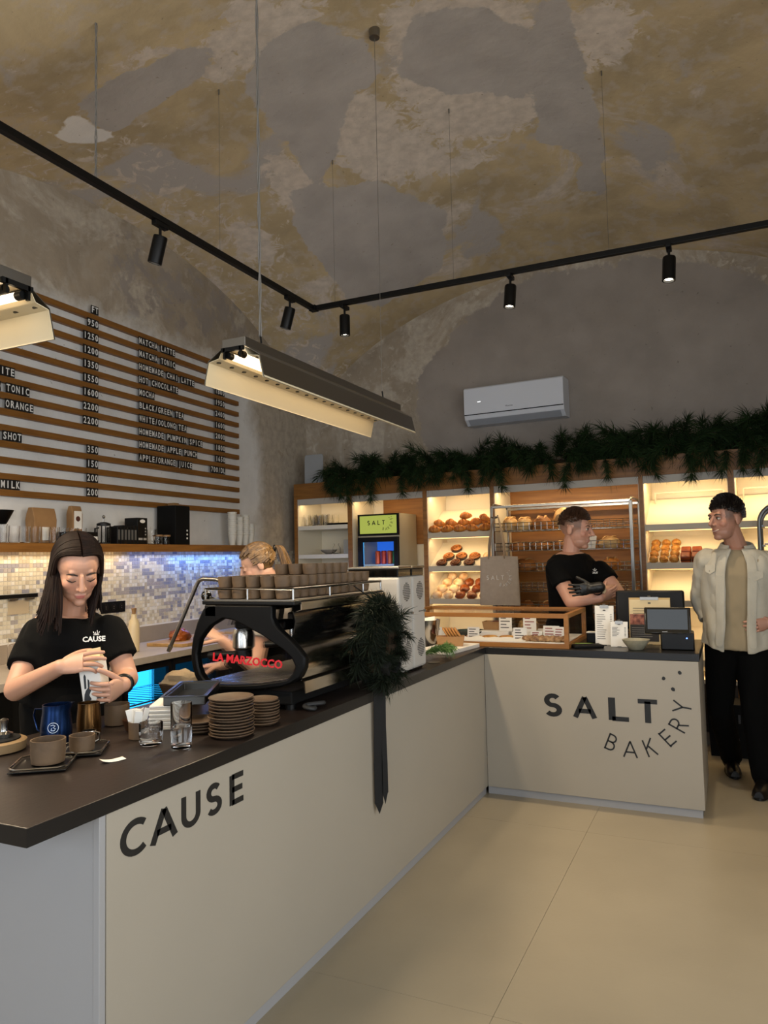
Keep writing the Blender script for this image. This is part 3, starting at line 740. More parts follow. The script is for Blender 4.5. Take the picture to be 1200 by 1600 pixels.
# tall white framed panel lying behind the trays of the right bays
for bi in (4, 5):
    a, b_ = BAYS[bi]
    k = MB(); z0_, z1_ = 1.71, 1.93
    for (p, q) in (((a+.05, .3, z1_), (b_-.05, .3, z1_)), ((a+.05, .28, z0_), (a+.05, .3, z1_)), ((b_-.05, .28, z0_), (b_-.05, .3, z1_))): k.bar(p, q, .012, .012)
    k.build('tray_frame', mat('pale_metal', '#c9bda6', .4), un, False)

# ------------------------------------------------------------------ pastries
m_crust = mat('croissant_crust', '#8a4410', .45, color2='#c98436', scale=22, stretch=(1, 1, 1), bump=.25, bscale=60)
m_roll = mat('cinnamon_roll_crust', '#8a4416', .4, color2='#c98544', scale=16, bump=.2)
m_rolldark = mat('dark_roll_crust', '#4a2210', .4, color2='#86481f', scale=16, bump=.2)
m_sugar = mat('sugared_bun_crust', '#c88c4c', .6, color2='#ead8b8', scale=14, bump=.25)
m_choc = mat('glazed_brown_bun', '#501f0a', .3, color2='#9a4f1d', scale=10, bump=.2)
m_flaky = mat('golden_flaky_crust', '#9a5a18', .5, color2='#d6a24f', scale=30, bump=.4, bscale=40)
m_cube = mat('red_brown_crust', '#6e2a0e', .45, color2='#a04c1c', scale=20, bump=.25)
def croissant_mesh():
    k = MB(); n = 29; rs = []
    for i in range(n):
        t = -1+2*i/(n-1); a = t*1.15; R = .055
        c = Vector((R*math.sin(a)*1.15, -R*math.cos(a)+R*.7, 0)); rad = .0335*(1-abs(t)**2.2)**.8+.004
        rad *= 1+.2*abs(math.sin(t*9.5))-.08; tang = Vector((math.cos(a), math.sin(a), 0)); nr = Vector((-tang.y, tang.x, 0))
        rs.append([c+nr*rad*math.cos(2*PI*j/12)+Vector((0, 0, rad*.85+rad*.92*math.sin(2*PI*j/12))) for j in range(12)])
    k.rings(rs); return k
def roll_mesh():
    k = MB(); pts = []; rad = []
    for i in range(64):
        t = i/63; a = t*2*PI*2.6; r = .004+.043*t
        pts.append((r*math.cos(a), r*math.sin(a), .019+.012*(1-t))); rad.append(.0078 if i < 60 else .0078*(64-i)/4)
    k.tube(pts, rad, 8); k.cur = 1; k.lathe([(.001, .002), (.046, .002), (.049, .012), (.042, .017), (.001, .02)], 20); return k
def lump(rx, ry, rz, seed, amp=.1, n=20, m=12, f=3.):
    k = MB(); k.ell((0, 0, 0), (1, 1, 1), n, m); out = []
    for v in k.v:
        v = Vector(v); d = 1+amp*noise.noise(v*f*.5+Vector((seed*7.1, seed*3.3, 0)))+amp*.5*noise.noise(v*f+Vector((seed, 0, seed)))
        z = v.z*d; z = max(z, -.62); out.append((v.x*rx*d, v.y*ry*d, (z+.62)*rz/1.62))
    k.v = out; return k
def first(name, mb, mt, label, cat, group): return tag(mb.build(name, mt), label, cat, group)
def scatter(proto_fn, spots):
    pr = None
    for loc, rot, sc in spots:
        if pr is None: pr = proto_fn(); o = pr
        else: o = pr.copy(); col.objects.link(o)
        o.location = loc; o.rotation_euler = rot; o.scale = (sc,)*3
    return pr
rg = random.Random(11)
z = T3[0]; sp_ = []
for i in range(5): sp_.append((tp(-2.465+i*.122, .055, z), slope(rg.uniform(-.35, .35)), rg.uniform(.9, .95)))
for i in range(5): sp_.append((tp(-2.45+i*.117, .155, z), slope(rg.uniform(-.3, .3)), rg.uniform(.88, .93)))
sp_.append((tp(-2.2, .2, z, .042), slope(.1), .88)); sp_.append((tp(-2.0, .15, z, .045), slope(-.5), .82))
scatter(lambda: first('croissant', croissant_mesh(), m_crust, 'golden croissant on the upper pastry tray', 'croissant', 'croissants on the upper pastry tray'), sp_)
z = T3[1]; sp_ = [(tp(u, s, z), slope(rg.uniform(0, 6)), 1.08) for u, s in ((-2.37, .15), (-2.245, .15), (-2.12, .15), (-2.335, .275))]
scatter(lambda: first('cinnamon_roll', roll_mesh(), [m_roll, mat('cinnamon_filling', '#2a0f05', .5)], 'coiled golden cinnamon roll on the middle pastry tray', 'pastry', 'cinnamon rolls on the middle pastry tray'), sp_)
sp_ = [(tp(u, s, z), slope(rg.uniform(0, 6)), 1.04) for u, s in ((-2.405, .05), (-2.27, .05), (-2.14, .05))]
scatter(lambda: first('chocolate_roll', roll_mesh(), [m_rolldark, mat('chocolate_filling', '#120604', .4)], 'coiled dark chocolate roll at the front of the middle pastry tray', 'pastry', 'chocolate rolls on the middle pastry tray'), sp_)
o = first('iced_pastry', lump(.05, .075, .05, 5), m_sugar, 'pale iced pastry standing at the end of the middle tray', 'pastry', None); o.location = tp(-1.98, .13, z); o.rotation_euler = slope(.3)
z = T3[2]; sp_ = []
for r_, s in enumerate((.05, .145, .24, .33)):
    for c_ in range(2): sp_.append((tp(-2.46+c_*.112+r_*.018, s, z), slope(rg.uniform(0, 6)), rg.uniform(.84, .9)))
scatter(lambda: first('sugared_bun', lump(.055, .052, .062, 1), m_sugar, 'round bun dusted with icing sugar on the lower pastry tray', 'bun', 'sugared buns on the lower pastry tray'), sp_)
sp_ = []
for r_, s in enumerate((.05, .145, .24)):
    for c_ in range(2): sp_.append((tp(-2.235+c_*.11+r_*.012, s, z), slope(rg.uniform(0, 6)), rg.uniform(.84, .9)))
scatter(lambda: first('brown_bun', lump(.054, .05, .058, 2, .22), m_choc, 'shiny dark brown knotted bun on the lower pastry tray', 'bun', 'dark knotted buns on the lower pastry tray'), sp_)
sp_ = [(tp(-2.0+c_*.06-r_*.02, s, z), slope(rg.uniform(0, 6)), 1.) for r_, (s, c_) in enumerate(((.05, 0), (.05, 1), (.145, 0), (.145, 1), (.24, 0)))]
sp_ = [(tp(u, s, z), slope(rg.uniform(0, 6)), .85) for u, s in ((-2.005, .05), (-1.99, .15), (-1.985, .25))]
scatter(lambda: first('golden_bun', lump(.056, .052, .055, 3), m_flaky, 'golden bun at the end of the lower pastry tray', 'bun', 'golden buns on the lower pastry tray'), sp_)
z = T3[1]
sp_ = []
for c_, u in enumerate((-.588, -.512, -.436)):
    for r_ in range(4): sp_.append((tp(u, .045+r_*.075, z), slope(rg.uniform(0, 6)), rg.uniform(.9, .97)))
scatter(lambda: first('flaky_pastry', lump(.037, .037, .05, 4, .16, f=6), m_flaky, 'round golden flaky pastry laid out in columns on the sloping tray', 'pastry', 'round flaky pastries in columns'), sp_)
def cube_bun():
    t = thing('square_bun', 'square red-brown bun with a dark band beside the flaky pastries', 'bun', group='square buns with a dark band')
    MB().bx(-.036, .036, -.036, .036, 0, .062).build('crumb', m_cube, t, True, .009); MB().bx(-.0368, .0368, -.0368, .0368, .027, .035).build('band', mat('band_dark', '#2c0f06', .5), t, False); return t
c0 = cube_bun(); sp_ = [(-.35, .045), (-.272, .045), (-.35, .122), (-.272, .122)]
for i, (u, s) in enumerate(sp_):
    o = c0 if i == 0 else copy_tree(c0)
    o.location = tp(u, s, z); o.rotation_euler = slope(.05)

# ------------------------------------------------------------------ glassware bay
gl = MB(); gl.lathe([(.02, .001), (.03, 0), (.033, .1), (.034, .115), (.031, .115), (.03, .1), (.027, .008), (.001, .006)], 16)
gl_me = None
for i in range(12):
    lab = 'clear drinking glass on the top shelf of the glassware bay'
    if gl_me is None: o = gl.build('drinking_glass', m_glass); gl_me = o.data
    else: o = link('drinking_glass', gl_me)
    tag(o, lab, 'glass', 'glasses in the glassware bay'); o.location = Bp(-3.9+(i % 4)*.075, .1+(i//4)*.09, 1.7805); o.rotation_euler = (0, 0, BA)
k = MB(); k.bx(-.12, .12, -.09, .09, 0, .006)
for i, z_ in enumerate((0, .007, .014)):
    o = MB().bx(-.12+.01*i, .12, -.09, .09, 0, .006).build('black_menu_folder', m_blackm, None, False, loc=Bp(-3.53, .15, 1.7805+z_), rot=(0, 0, BA+.03*i)); tag(o, 'thin black folder lying beside the drinking glasses', 'folder', 'black folders')
b_ = first('serving_dish', MB().lathe([(.03, 0), (.075, .03), (.085, .045), (.08, .045), (.07, .032), (.001, .006)], 24), mat('grey_ceramic', '#8a8379', .4), 'grey ceramic dish on the second shelf of the glassware bay', 'dish', None); b_.location = Bp(-3.66, .12, 1.4965)
k = MB(); k.bx(-.06, .06, -.05, .05, 0, .14); o = k.build('storage_tub', mat('milky_plastic', '#b9b8b2', .4, alpha=.8), None, False, .006, loc=Bp(-3.45, .2, 1.4965), rot=(0, 0, BA)); tag(o, 'milky plastic tub on the second shelf of the glassware bay', 'tub')
o = first('glass_jug', MB().lathe([(.03, .001), (.045, .01), (.04, .06), (.02, .09), (.028, .105), (.025, .105), (.016, .09), (.035, .06), (.04, .012), (.001, .006)], 18), m_glass, 'small glass jug beside the milky tub', 'jug', None); o.location = Bp(-3.57, .12, 1.4965)
o = MB().bx(-.035, .035, -.02, .02, 0, .055).build('card_holder', m_black, None, False, .004, loc=Bp(-3.53, .1, 1.2005), rot=(0, 0, BA)); tag(o, 'small black holder on the lowest shelf of the glassware bay', 'holder')

# ------------------------------------------------------------------ lit display fridge in its bay
fg = thing('display_fridge', 'upright display fridge with a lit yellow-green header and blue interior', 'fridge', Bp(-3.05, .03, .48), BA)
W2 = .205
k = MB(); k.bx(-W2-.015, W2+.015, .02, .38, 0, .02); k.bx(-W2-.015, -W2+.005, .02, .38, .02, 1.385); k.bx(W2-.005, W2+.015, .02, .38, .02, 1.385); k.bx(-W2, W2, .02, .38, 1.155, 1.385); k.bx(-W2, W2, .36, .38, .02, 1.155)
k.build('cabinet', mat('cream_fridge', '#b8ab90', .45), fg, False)
k = MB(); k.ringprism([(-W2-.015, 1.18), (W2+.015, 1.18), (W2+.015, 1.385), (-W2-.015, 1.385)], [(-W2+.005, 1.2), (W2-.005, 1.2), (W2-.005, 1.37), (-W2+.005, 1.37)], .02, PLY @ Matrix.Translation((0, 0, -.02)))
k.build('header_frame', m_black, fg, False)
hd = MB().bx(-W2+.005, W2-.005, .006, .019, 1.2, 1.37).build('lit_header', mat('lime_glow', '#333300', .5, emit='#c3cf5e', estr=.7), fg, False, label='glowing yellow-green sign panel')
for ch, x in (('S', -.115), ('A', -.065), ('L', -.005), ('T', .045)):
    lt = MB(); stroke_glyph(lt, ch, .042, .0075, Matrix.Translation((x, .006, 1.282)) @ PLY, .001); lt.build('letter_'+ch.lower(), m_ink, hd, False)
for i, ch in enumerate('BAKERY'):
    an = math.radians(-105+i*22); x, z_ = .075+.075*math.cos(an), 1.325+.085*math.sin(an)
    lt = MB(); stroke_glyph(lt, ch, .026, .003, Matrix.Translation((x, .006, z_)) @ PLY @ Matrix.Rotation(an+PI/2, 4, 'Z') @ Matrix.Translation((-.008, -.013, 0)), .001); lt.build('letter_'+ch.lower(), mat('sign_grey', '#5c6230', .6), hd, False)
for x, z_ in ((.12, 1.345), (.142, 1.352), (.13, 1.33)): MB().cyl((x, .004, z_), (x, .006, z_), .004, n=6).build('salt_grain_dot', m_ink, hd, False)
k = MB(); k.ringprism([(-W2-.012, .02), (W2+.012, .02), (W2+.012, 1.165), (-W2-.012, 1.165)], [(-W2+.035, .07), (W2-.035, .07), (W2-.035, 1.12), (-W2+.035, 1.12)], .03, PLY @ Matrix.Translation((0, 0, -.018)))
dr = k.build('door', m_black, fg, False, .002); MB().bx(-W2+.035, W2-.035, .0, .004, .07, 1.12).build('pane', m_thin, dr, False)
MB().bx(-W2+.006, W2-.006, .345, .359, .03, 1.15).build('blue_lit_back', mat('fridge_blue', '#0b2f8a', .5, emit='#2a6fe8', estr=.75), fg, False)
MB().bx(-W2+.006, -W2+.02, .03, .05, .03, 1.15).build('blue_light_bar', mat('fridge_cyan', '#1ea0ff', .5, emit='#5cc4ff', estr=1.6), fg, False)
for z_ in (.45, .68, .9):
    k = MB()
    for i in range(10): k.bx(-.19+i*.042, -.186+i*.042, .04, .34, z_, z_+.004)
    k.bx(-.19, .19, .04, .046, z_-.006, z_+.008); k.build('wire_shelf', mat('white_wire', '#cfe3f5', .4), fg, False)
can = None
for i, (x, z_) in enumerate(((-.07, .908), (-.005, .908), (.06, .908), (.118, .908), (-.09, .688), (-.02, .688), (.05, .688), (.12, .688), (-.05, .458), (.05, .458))):
    c_ = ['#c4553a', '#b8443c', '#c7674a', '#3d8f5c'][i % 4]
    t = thing('drink_can', ['red drink can', 'red drink can', 'red drink can', 'green drink can'][i % 4]+' standing in the display fridge', 'can', Bp(-3.05, .03, .48)+Matrix.Rotation(BA, 3, 'Z') @ Vector((x, .12, z_+.001)), BA, 'drink cans in the display fridge')
    MB().lathe([(.022, 0), (.028, .006), (.028, .115), (.024, .125)], 14).build('body', mat('can_'+c_, c_, .3, metal=.3), t); MB().lathe([(.023, .1251), (.022, .128), (.001, .127)], 14).build('lid', m_steel, t)

# ------------------------------------------------------------------ chrome bread rack standing in the oak-backed bay
rk = thing('bread_rack', 'chrome wire bread rack standing before the oak back panel', 'rack', Bp(-1.3, 0, 0), BA)
RX = .575
for x in (-RX, RX):
    for y in (-.07, .33):
        k = MB(); k.bar((x, y, .02), (x, y, 1.86), .026, .026, (0, 1, 0)); k.build('upright', m_steel, rk, False, .003)
for y in (-.07, .33): MB().bar((-RX, y, 1.86), (RX, y, 1.86), .024, .024).build('top_rail', m_chrome, rk, False, .003)
for x in (-RX, RX): MB().tube([(x, -.07, 1.86), (x, -.03, 1.885), (x, .29, 1.885), (x, .33, 1.86)], .01, 8).build('end_rail', m_chrome, rk)
RT = (1.655, 1.485, 1.31, 1.14, .97, .8)
for z_ in RT:
    k = MB(); x0, x1, y0_, y1_ = -RX+.016, RX-.016, -.055, .315
    for zz in (z_, z_+.035, z_+.065):
        k.tube([(x0, y0_, zz), (x1, y0_, zz), (x1, y1_, zz), (x0, y1_, zz)], .0028, 4, True)
    for i in range(23):
        x = x0+(x1-x0)*i/22; k.tube([(x, y0_, z_+.065), (x, y0_, z_), (x, y1_, z_), (x, y1_, z_+.065)], .002, 4)
    k.build('wire_basket', m_chrome, rk)
    MB().bx(x0, x1, .06, .066, z_-.004, z_).build('cross_bar', m_chrome, rk, False)
m_loaf = mat('dark_loaf_crust', '#6b3714', .55, color2='#b5773a', scale=9, bump=.4, bscale=18)
m_loaf2 = mat('floured_loaf_crust', '#8f5a28', .6, color2='#d8b983', scale=7, bump=.4, bscale=14)
def loaf(name, label, u, v, z_, rx, ry, rz, mt, rot, seed, n=2):
    t = thing(name, label, 'bread', Bp(u, v+.05, z_), BA+rot)
    lump(rx, ry, rz, seed, .14, 26, 14).build('crust', mt, t)
    for i in range(n):
        x = (i-(n-1)/2)*rx*.7
        k = MB(); k.tube([(x-rx*.2, -ry*.6, rz*.83), (x, -ry*.2, rz*1.0), (x+rx*.12, ry*.3, rz*1.0), (x+rx*.2, ry*.6, rz*.83)], [.003, .011, .011, .003], 8, flat=.5); k.build('score', mat('loaf_score', '#caa06a', .7), t)
    return t
zb = RT[0]+.004
loaf('round_loaf', 'broad floured loaf at the start of the top basket', -1.77, .05, zb, .068, .1, .12, m_loaf2, .1, 1)
loaf('round_loaf', 'floured loaf second along the top basket', -1.63, .02, zb, .062, .1, .11, m_loaf2, -.1, 2)
loaf('round_loaf', 'brown loaf in the middle of the top basket', -1.48, .03, zb, .08, .1, .115, m_loaf, .3, 3)
t = loaf('round_loaf', 'round loaf stood on edge showing its pale scored face', -1.31, .07, zb, .1, .1, .1, m_loaf2, 0, 4, 3); t.rotation_euler = (-1.0, 0, BA); t.location = Bp(-1.31, .15, zb+.07)
zb = RT[1]+.004
for i in range(3): loaf('flat_loaf', ['first', 'second', 'third'][i]+' flat brown loaf along the second basket from the bag side', -1.68+i*.19, .02, zb, .09, .1, .07, m_loaf, .1*i, 5+i)
loaf('round_loaf', 'pale loaf beside the white paper bag on the second basket', -.93, .05, zb, .085, .1, .095, m_loaf2, 0, 11)
k = MB(); k.prism([(-.03, 0), (.07, .0), (.085, .1), (.03, .13), (-.01, .1)], .1, Matrix.Translation((0, 0, 0)) @ PLY); o = k.build('paper_bag', m_paper, None, False, .003, loc=Bp(-1.14, .2, zb), rot=(0, 0, BA+.2)); tag(o, 'crumpled white paper bag on the second basket', 'bag')
zb = RT[2]+.004
loaf('round_loaf', 'dark loaf at the start of the third basket', -1.66, .05, zb, .12, .11, .1, m_loaf, 0, 12)
loaf('round_loaf', 'golden scored loaf at the far end of the third basket', -.92, .02, zb, .08, .09, .1, m_crust, .5, 13)
k = None
for i in range(3): loaf('dark_loaf', ['first', 'second', 'third'][i]+' dark loaf on the lowest basket from the bag side', -1.68+i*.24, .05, RT[4]+.004, .1, .11, .08, m_loaf, .2*i, 15+i)

# ------------------------------------------------------------------ tote bag hanging on the rack
tb_ = thing('tote_bag', 'taupe canvas tote bag with pale lettering hanging from the bread rack', 'bag', Bp(-1.8, -.14, 1.03), BA)
m_tote = mat('taupe_canvas', '#a89886', .9, var=.06, scale=30, bump=.2, bscale=250)
k = MB(); n = 15; rs = []
for j in range(9):
    t_ = j/8; zz = .0+.41*t_; hw = .178-.012*t_; dp = .012+.022*math.sin(PI*min(1, t_*1.2))*(1-t_*.6)
    ring = []
    for i in range(24):
        a = 2*PI*i/24; x = hw*math.copysign(abs(math.cos(a))**.35, math.cos(a)); y = dp*math.copysign(abs(math.sin(a))**.8, math.sin(a))
        ring.append((x, y+.004*noise.noise(Vector((x*9, zz*9, 1))), zz+(.006*math.cos(x*14) if j == 8 else 0)))
    rs.append(ring)
k.rings(rs); k.build('sack', m_tote, tb_)
for y_, s_ in ((-.016, 1), (.012, -1)):
    k = MB(); pth = [(-.085, y_, .39), (-.08, y_, .5), (-.06, y_*.5+.015, .66), (-.035, .03, .745), (-.005, .03, .745), (.02, y_*.5+.015, .66), (.05, y_, .5), (.055, y_, .39)]
    sm = []
    for i in range(len(pth)-1):
        for q in range(4): sm.append(Vector(pth[i]).lerp(Vector(pth[i+1]), q/4))
    sm.append(Vector(pth[-1])); k.tube(sm, .02, 8, flat=.2); k.build('strap', m_tote, tb_)
fpr = mat('pale_print', '#d8d0c4', .9)
for ch, x in (('S', -.1), ('A', -.06), ('L', -.012), ('T', .03)):
    lt = MB(); stroke_glyph(lt, ch, .036, .006, Matrix.Translation((x, -.034, .215)) @ PLY, .004); lt.build('letter_'+ch.lower(), fpr, tb_, False)
for i, ch in enumerate('BAKERY'):
    an = math.radians(-110+i*24); x, z_ = .045+.065*math.cos(an), .235+.065*math.sin(an)
    lt = MB(); stroke_glyph(lt, ch, .026, .003, Matrix.Translation((x, -.034, z_)) @ PLY @ Matrix.Rotation(an+PI/2, 4, 'Z') @ Matrix.Translation((-.008, -.013, 0)), .006); lt.build('letter_'+ch.lower(), fpr, tb_, False)
for x, z_ in ((.082, .275), (.1, .29), (.09, .262)): MB().cyl((x, -.036, z_), (x, -.03, z_), .0035, n=6).build('salt_grain_dot', fpr, tb_, False)
# hook on the rack's corner upright
MB().tube([(-RX, -.083, 1.775), (-RX+.03, -.105, 1.765), (-RX+.06, -.118, 1.768), (-RX+.07, -.118, 1.79)], .006, 8).build('bag_hook', m_chrome, rk)

# white leaning board on the unit
k = MB(); k.prism([(-.11+.02, 0), (.11-.02, 0), (.11, .02), (.11, .27), (.108, .285), (.095, .3), (-.095, .3), (-.108, .285), (-.11, .27), (-.11, .02)], .012, PLY)
o = k.build('leaning_board', mat('pale_grey_board', '#8f9192', .5), None, False, .002, loc=Bp(-3.8, .09, 2.201), rot=(-.02, 0, BA)); tag(o, 'pale grey rounded board standing at the end of the oak unit', 'board')
# ------------------------------------------------------------------ pine greenery
m_pine = mat('pine_needles', '#0f1c0a', .7, color2='#24381a', scale=6, spec=.2); m_stem = mat('pine_stem', '#3a2a1a', .8)
def sprig(seed, ln=.26, tufts=5, per=52, nl=.13, droop=.14, wid=.0046, bush=.85):
    r = random.Random(seed); k = MB(); pts = []
    for i in range(7):
        t = i/6; pts.append(Vector((ln*t, .02*math.sin(t*3+seed), ln*.35*math.sin(t*2.2)-droop*t*t)))
    k.cur = 1; k.tube(pts, [.004*(1-.7*i/6) for i in range(7)], 5); k.cur = 0
    for ti in range(tufts):
        t = .25+.75*ti/(tufts-1); f = t*6; i0 = min(5, int(f)); p = pts[i0].lerp(pts[i0+1], f-i0); d = (pts[i0+1]-pts[i0]).normalized(); x, y = frame_of(d)
        for _ in range(per):
            a = r.uniform(0, 2*PI); sp = r.uniform(.25, bush)
            dirv = (d*(1.05-sp)+(x*math.cos(a)+y*math.sin(a))*sp).normalized(); q = p-d*r.uniform(0, .04); l = nl*r.uniform(.6, 1.1)
            sd = dirv.cross(Vector((r.uniform(-1, 1), r.uniform(-1, 1), r.uniform(-1, 1)))).normalized()*wid/2
            mid = q+dirv*l*.55+Vector((0, 0, -.06*l)); tip = q+dirv*l+Vector((0, 0, -.3*l))
            k.add([q-sd, q+sd, mid+sd, mid-sd, tip], [(0, 1, 2, 3), (3, 2, 4)])
    return k
gar = thing('pine_garland', 'thick dark green pine garland lying along the top of the oak unit', 'garland', Bp(-1.2, .1, 2.2), BA)
smesh = [sprig(s_).build('pine_branch', [m_pine, m_stem], gar, False) for s_ in range(5)]
for o in smesh: o.location = (random.uniform(-2.4, 2.4), .1, .04)
MB().tube([(-2.4+i*.096, .1+.03*math.sin(i*1.3), .03+.015*math.sin(i*.9)) for i in range(51)], .022, 6).build('garland_stem', m_stem, gar)
rg = random.Random(21)
def put(o, x, y, z, rz, ry, s): o.location = (x, y, z); o.rotation_euler = (rg.uniform(-.5, .5), ry, rz); o.scale = (s, s, s)
n_b = 0
for i in range(150):
    x = -2.38+4.73*i/149+rg.uniform(-.05, .05); kind = i % 3
    o = link('pine_branch', smesh[i % 5].data, gar); hgt = 1.0 if x < .3 else 1.25
    if kind == 0: put(o, x, rg.uniform(-.06, .05), .05, rg.uniform(-2.3, -.8), rg.uniform(-.1, .5), rg.uniform(.7, 1.))       # over the front
    elif kind == 1: put(o, x, rg.uniform(-.02, .14), .04, rg.uniform(-3.0, -.1), rg.uniform(-1.25, -.6), rg.uniform(.7, 1.0)*hgt)   # upwards
    else: put(o, x, rg.uniform(-.04, .05), .05, rg.choice((0, PI))+rg.uniform(-.3, .3), rg.uniform(-.4, .2), rg.uniform(.8, 1.1)*hgt)
for u_ in (-3.28, -3.33, -2.1, -1.75, -.5, -.3, -.05, .1, .2, -3.05, -2.75, -1.2, -.9):
    o = link('pine_branch', smesh[rg.randrange(5)].data, gar); put(o, u_+1.2, -.13, .0, -PI/2+rg.uniform(-.4, .4), rg.uniform(.75, 1.15), rg.uniform(.6, .8))

wr = thing('pine_wreath', 'dark pine wreath with a long black ribbon hanging on the coffee machine', 'wreath', (.03, -1.535, 1.085))
k = MB(); k.tube([(0, .115*math.cos(2*PI*i/24), .115*math.sin(2*PI*i/24)) for i in range(24)], .03, 8, True); k.build('wreath_ring', m_stem, wr)
wmesh = [sprig(30+s_, .14, 5, 60, .085, .03, .0032, 1.0).build('pine_branch', [mat('dark_pine_needles', '#070c06', .7, color2='#141d0e', scale=8, spec=.2), m_stem], wr, False) for s_ in range(3)]
for i in range(46):
    o = wmesh[i] if i < 3 else link('pine_branch', wmesh[i % 3].data, wr)
    a = 2*PI*i/46*2+rg.uniform(-.1, .1); tang = Vector((rg.uniform(-.4, .3), -math.sin(a), math.cos(a)))+Vector((0, math.cos(a), math.sin(a)))*rg.uniform(-.2, .8)
    if i % 3 == 0: tang = Vector((.9, rg.uniform(-.4, .4), rg.uniform(-.6, .2)))-Vector((0, math.cos(a), math.sin(a)))*.5
    q = tang.normalized().to_track_quat('X', 'Z'); o.rotation_euler = q.to_euler()
    o.location = (rg.uniform(-.02, .03), .11*math.cos(a), .11*math.sin(a)); s_ = rg.uniform(.7, .95)*(.55 if i % 3 == 0 else 1); o.scale = (s_,)*3
m_rib = mat('black_velvet', '#070707', .8)
wv = Vector((.5, .866, 0))
for off, zb_, hw in ((-.012, -.69, .021), (.019, -.655, .013)):
    k = MB(); c0 = Vector((.0, -.03, 0))+wv*off; zs_ = [-.08, -.2, -.35, -.5, zb_+.03]; nv = Vector((.866, -.5, 0)); rs = []
    for i, z_ in enumerate(zs_):
        c = c0+Vector((0, 0, z_))+nv*(.004*math.sin(i*1.7+off*90)); rs.append([c-wv*hw-nv*.001, c+wv*hw-nv*.001, c+wv*hw+nv*.001, c-wv*hw+nv*.001])
    k.rings(rs); c = c0+Vector((0, 0, zs_[-1])); t_ = c+Vector((0, 0, -.045))
    k.add([c-wv*hw-nv*.001, c+wv*hw-nv*.001, t_-nv*.001, c-wv*hw+nv*.001, c+wv*hw+nv*.001, t_+nv*.001], [(0, 1, 2), (3, 5, 4), (0, 2, 5, 3), (1, 4, 5, 2), (0, 3, 4, 1)])
    k.build('ribbon_tail', m_rib, wr, False)
for s_ in (-1, 1):
    k = MB(); k.tube([(.03, -.02, -.1), (.05, -.02+s_*.04, -.07), (.055, -.02+s_*.075, -.09), (.045, -.02+s_*.04, -.125), (.03, -.02, -.105)], .018, 8, flat=.15); k.build('bow_loop', m_rib, wr)
MB().tube([(-.0, 0, .14), (-.06, 0, .2), (-.128, 0, .245)], .003, 6).build('hanging_cord', m_blackm, wr)

# ------------------------------------------------------------------ espresso machine
MY0, MY1 = -2.08, -1.3
em = thing('espresso_machine', 'black and chrome espresso machine with glass side panels on the coffee counter', 'coffee machine', (-.3, (MY0+MY1)/2, ZT))
ml = (MY1-MY0)/2
m_gloss = mat('black_gloss', '#060606', .12, coat=.5); m_mirror = mat('polished_chrome', '#c9c2b6', .14, metal=1.)
outer = [(-.477, 1.28), (-.515, 1.215), (-.538, 1.15), (-.547, 1.10), (-.545, 1.05), (-.532, 1.005), (-.506, .965), (-.44, .95), (-.395, .95), (-.234, .962), (-.102, .985), (-.045, 1.015), (-.024, 1.055), (-.022, 1.09), (-.067, 1.14), (-.146, 1.2), (-.165, 1.235), (-.16, 1.28)]
inner = [(-.39, 1.228), (-.453, 1.197), (-.503, 1.145), (-.521, 1.083), (-.508, 1.02), (-.475, .983), (-.42, .972), (-.34, .975), (-.23, .985), (-.108, 1.005), (-.067, 1.04), (-.066, 1.075), (-.108, 1.112), (-.204, 1.165), (-.286, 1.2), (-.34, 1.222)]
def polar(poly, c, n=48):
    out = []
    for i in range(n):
        a = 2*PI*i/n; d = Vector((math.cos(a), math.sin(a))); best = None
        for j in range(len(poly)):
            p, q = Vector(poly[j])-c, Vector(poly[j-1])-c; e = q-p; den = d.x*e.y-d.y*e.x
            if abs(den) < 1e-9: continue
            t_ = (p.x*e.y-p.y*e.x)/den; u_ = (p.x*d.y-p.y*d.x)/den
            if t_ > 0 and -1e-6 <= u_ <= 1+1e-6 and (best is None or t_ > best): best = t_
        out.append(tuple(c+d*best))
    return out
cen = Vector((-.31, 1.09)); PO = [(x+.3, z-ZT) for x, z in polar(outer, cen)]; PI_ = [(x+.3, z-ZT) for x, z in polar(inner, cen)]
for s_ in (-1, 1):
    M = Matrix.Translation((0, s_*ml+(.035 if s_ < 0 else 0), 0)) @ PLY
    fr_ = MB().ringprism(PO, PI_, .035, M).build('side_frame', mat('satin_black', '#030303', .5, spec=.2), em, True, .006)
    MB().prism(PI_, .003, Matrix.Translation((0, s_*ml+(.02 if s_ < 0 else -.015), 0)) @ PLY).build('side_pane', m_thin, fr_, False)
text_mesh('red_lettering', 'LA MARZOCCO', .043, mat('red_sign', '#c01720', .4, emit='#c01720', estr=.12), em, Matrix.Translation((-.15, -ml+.012, .178)) @ PLY @ Matrix.Shear('XY', 4, (.15, 0)), bold=.0012, depth=.003)
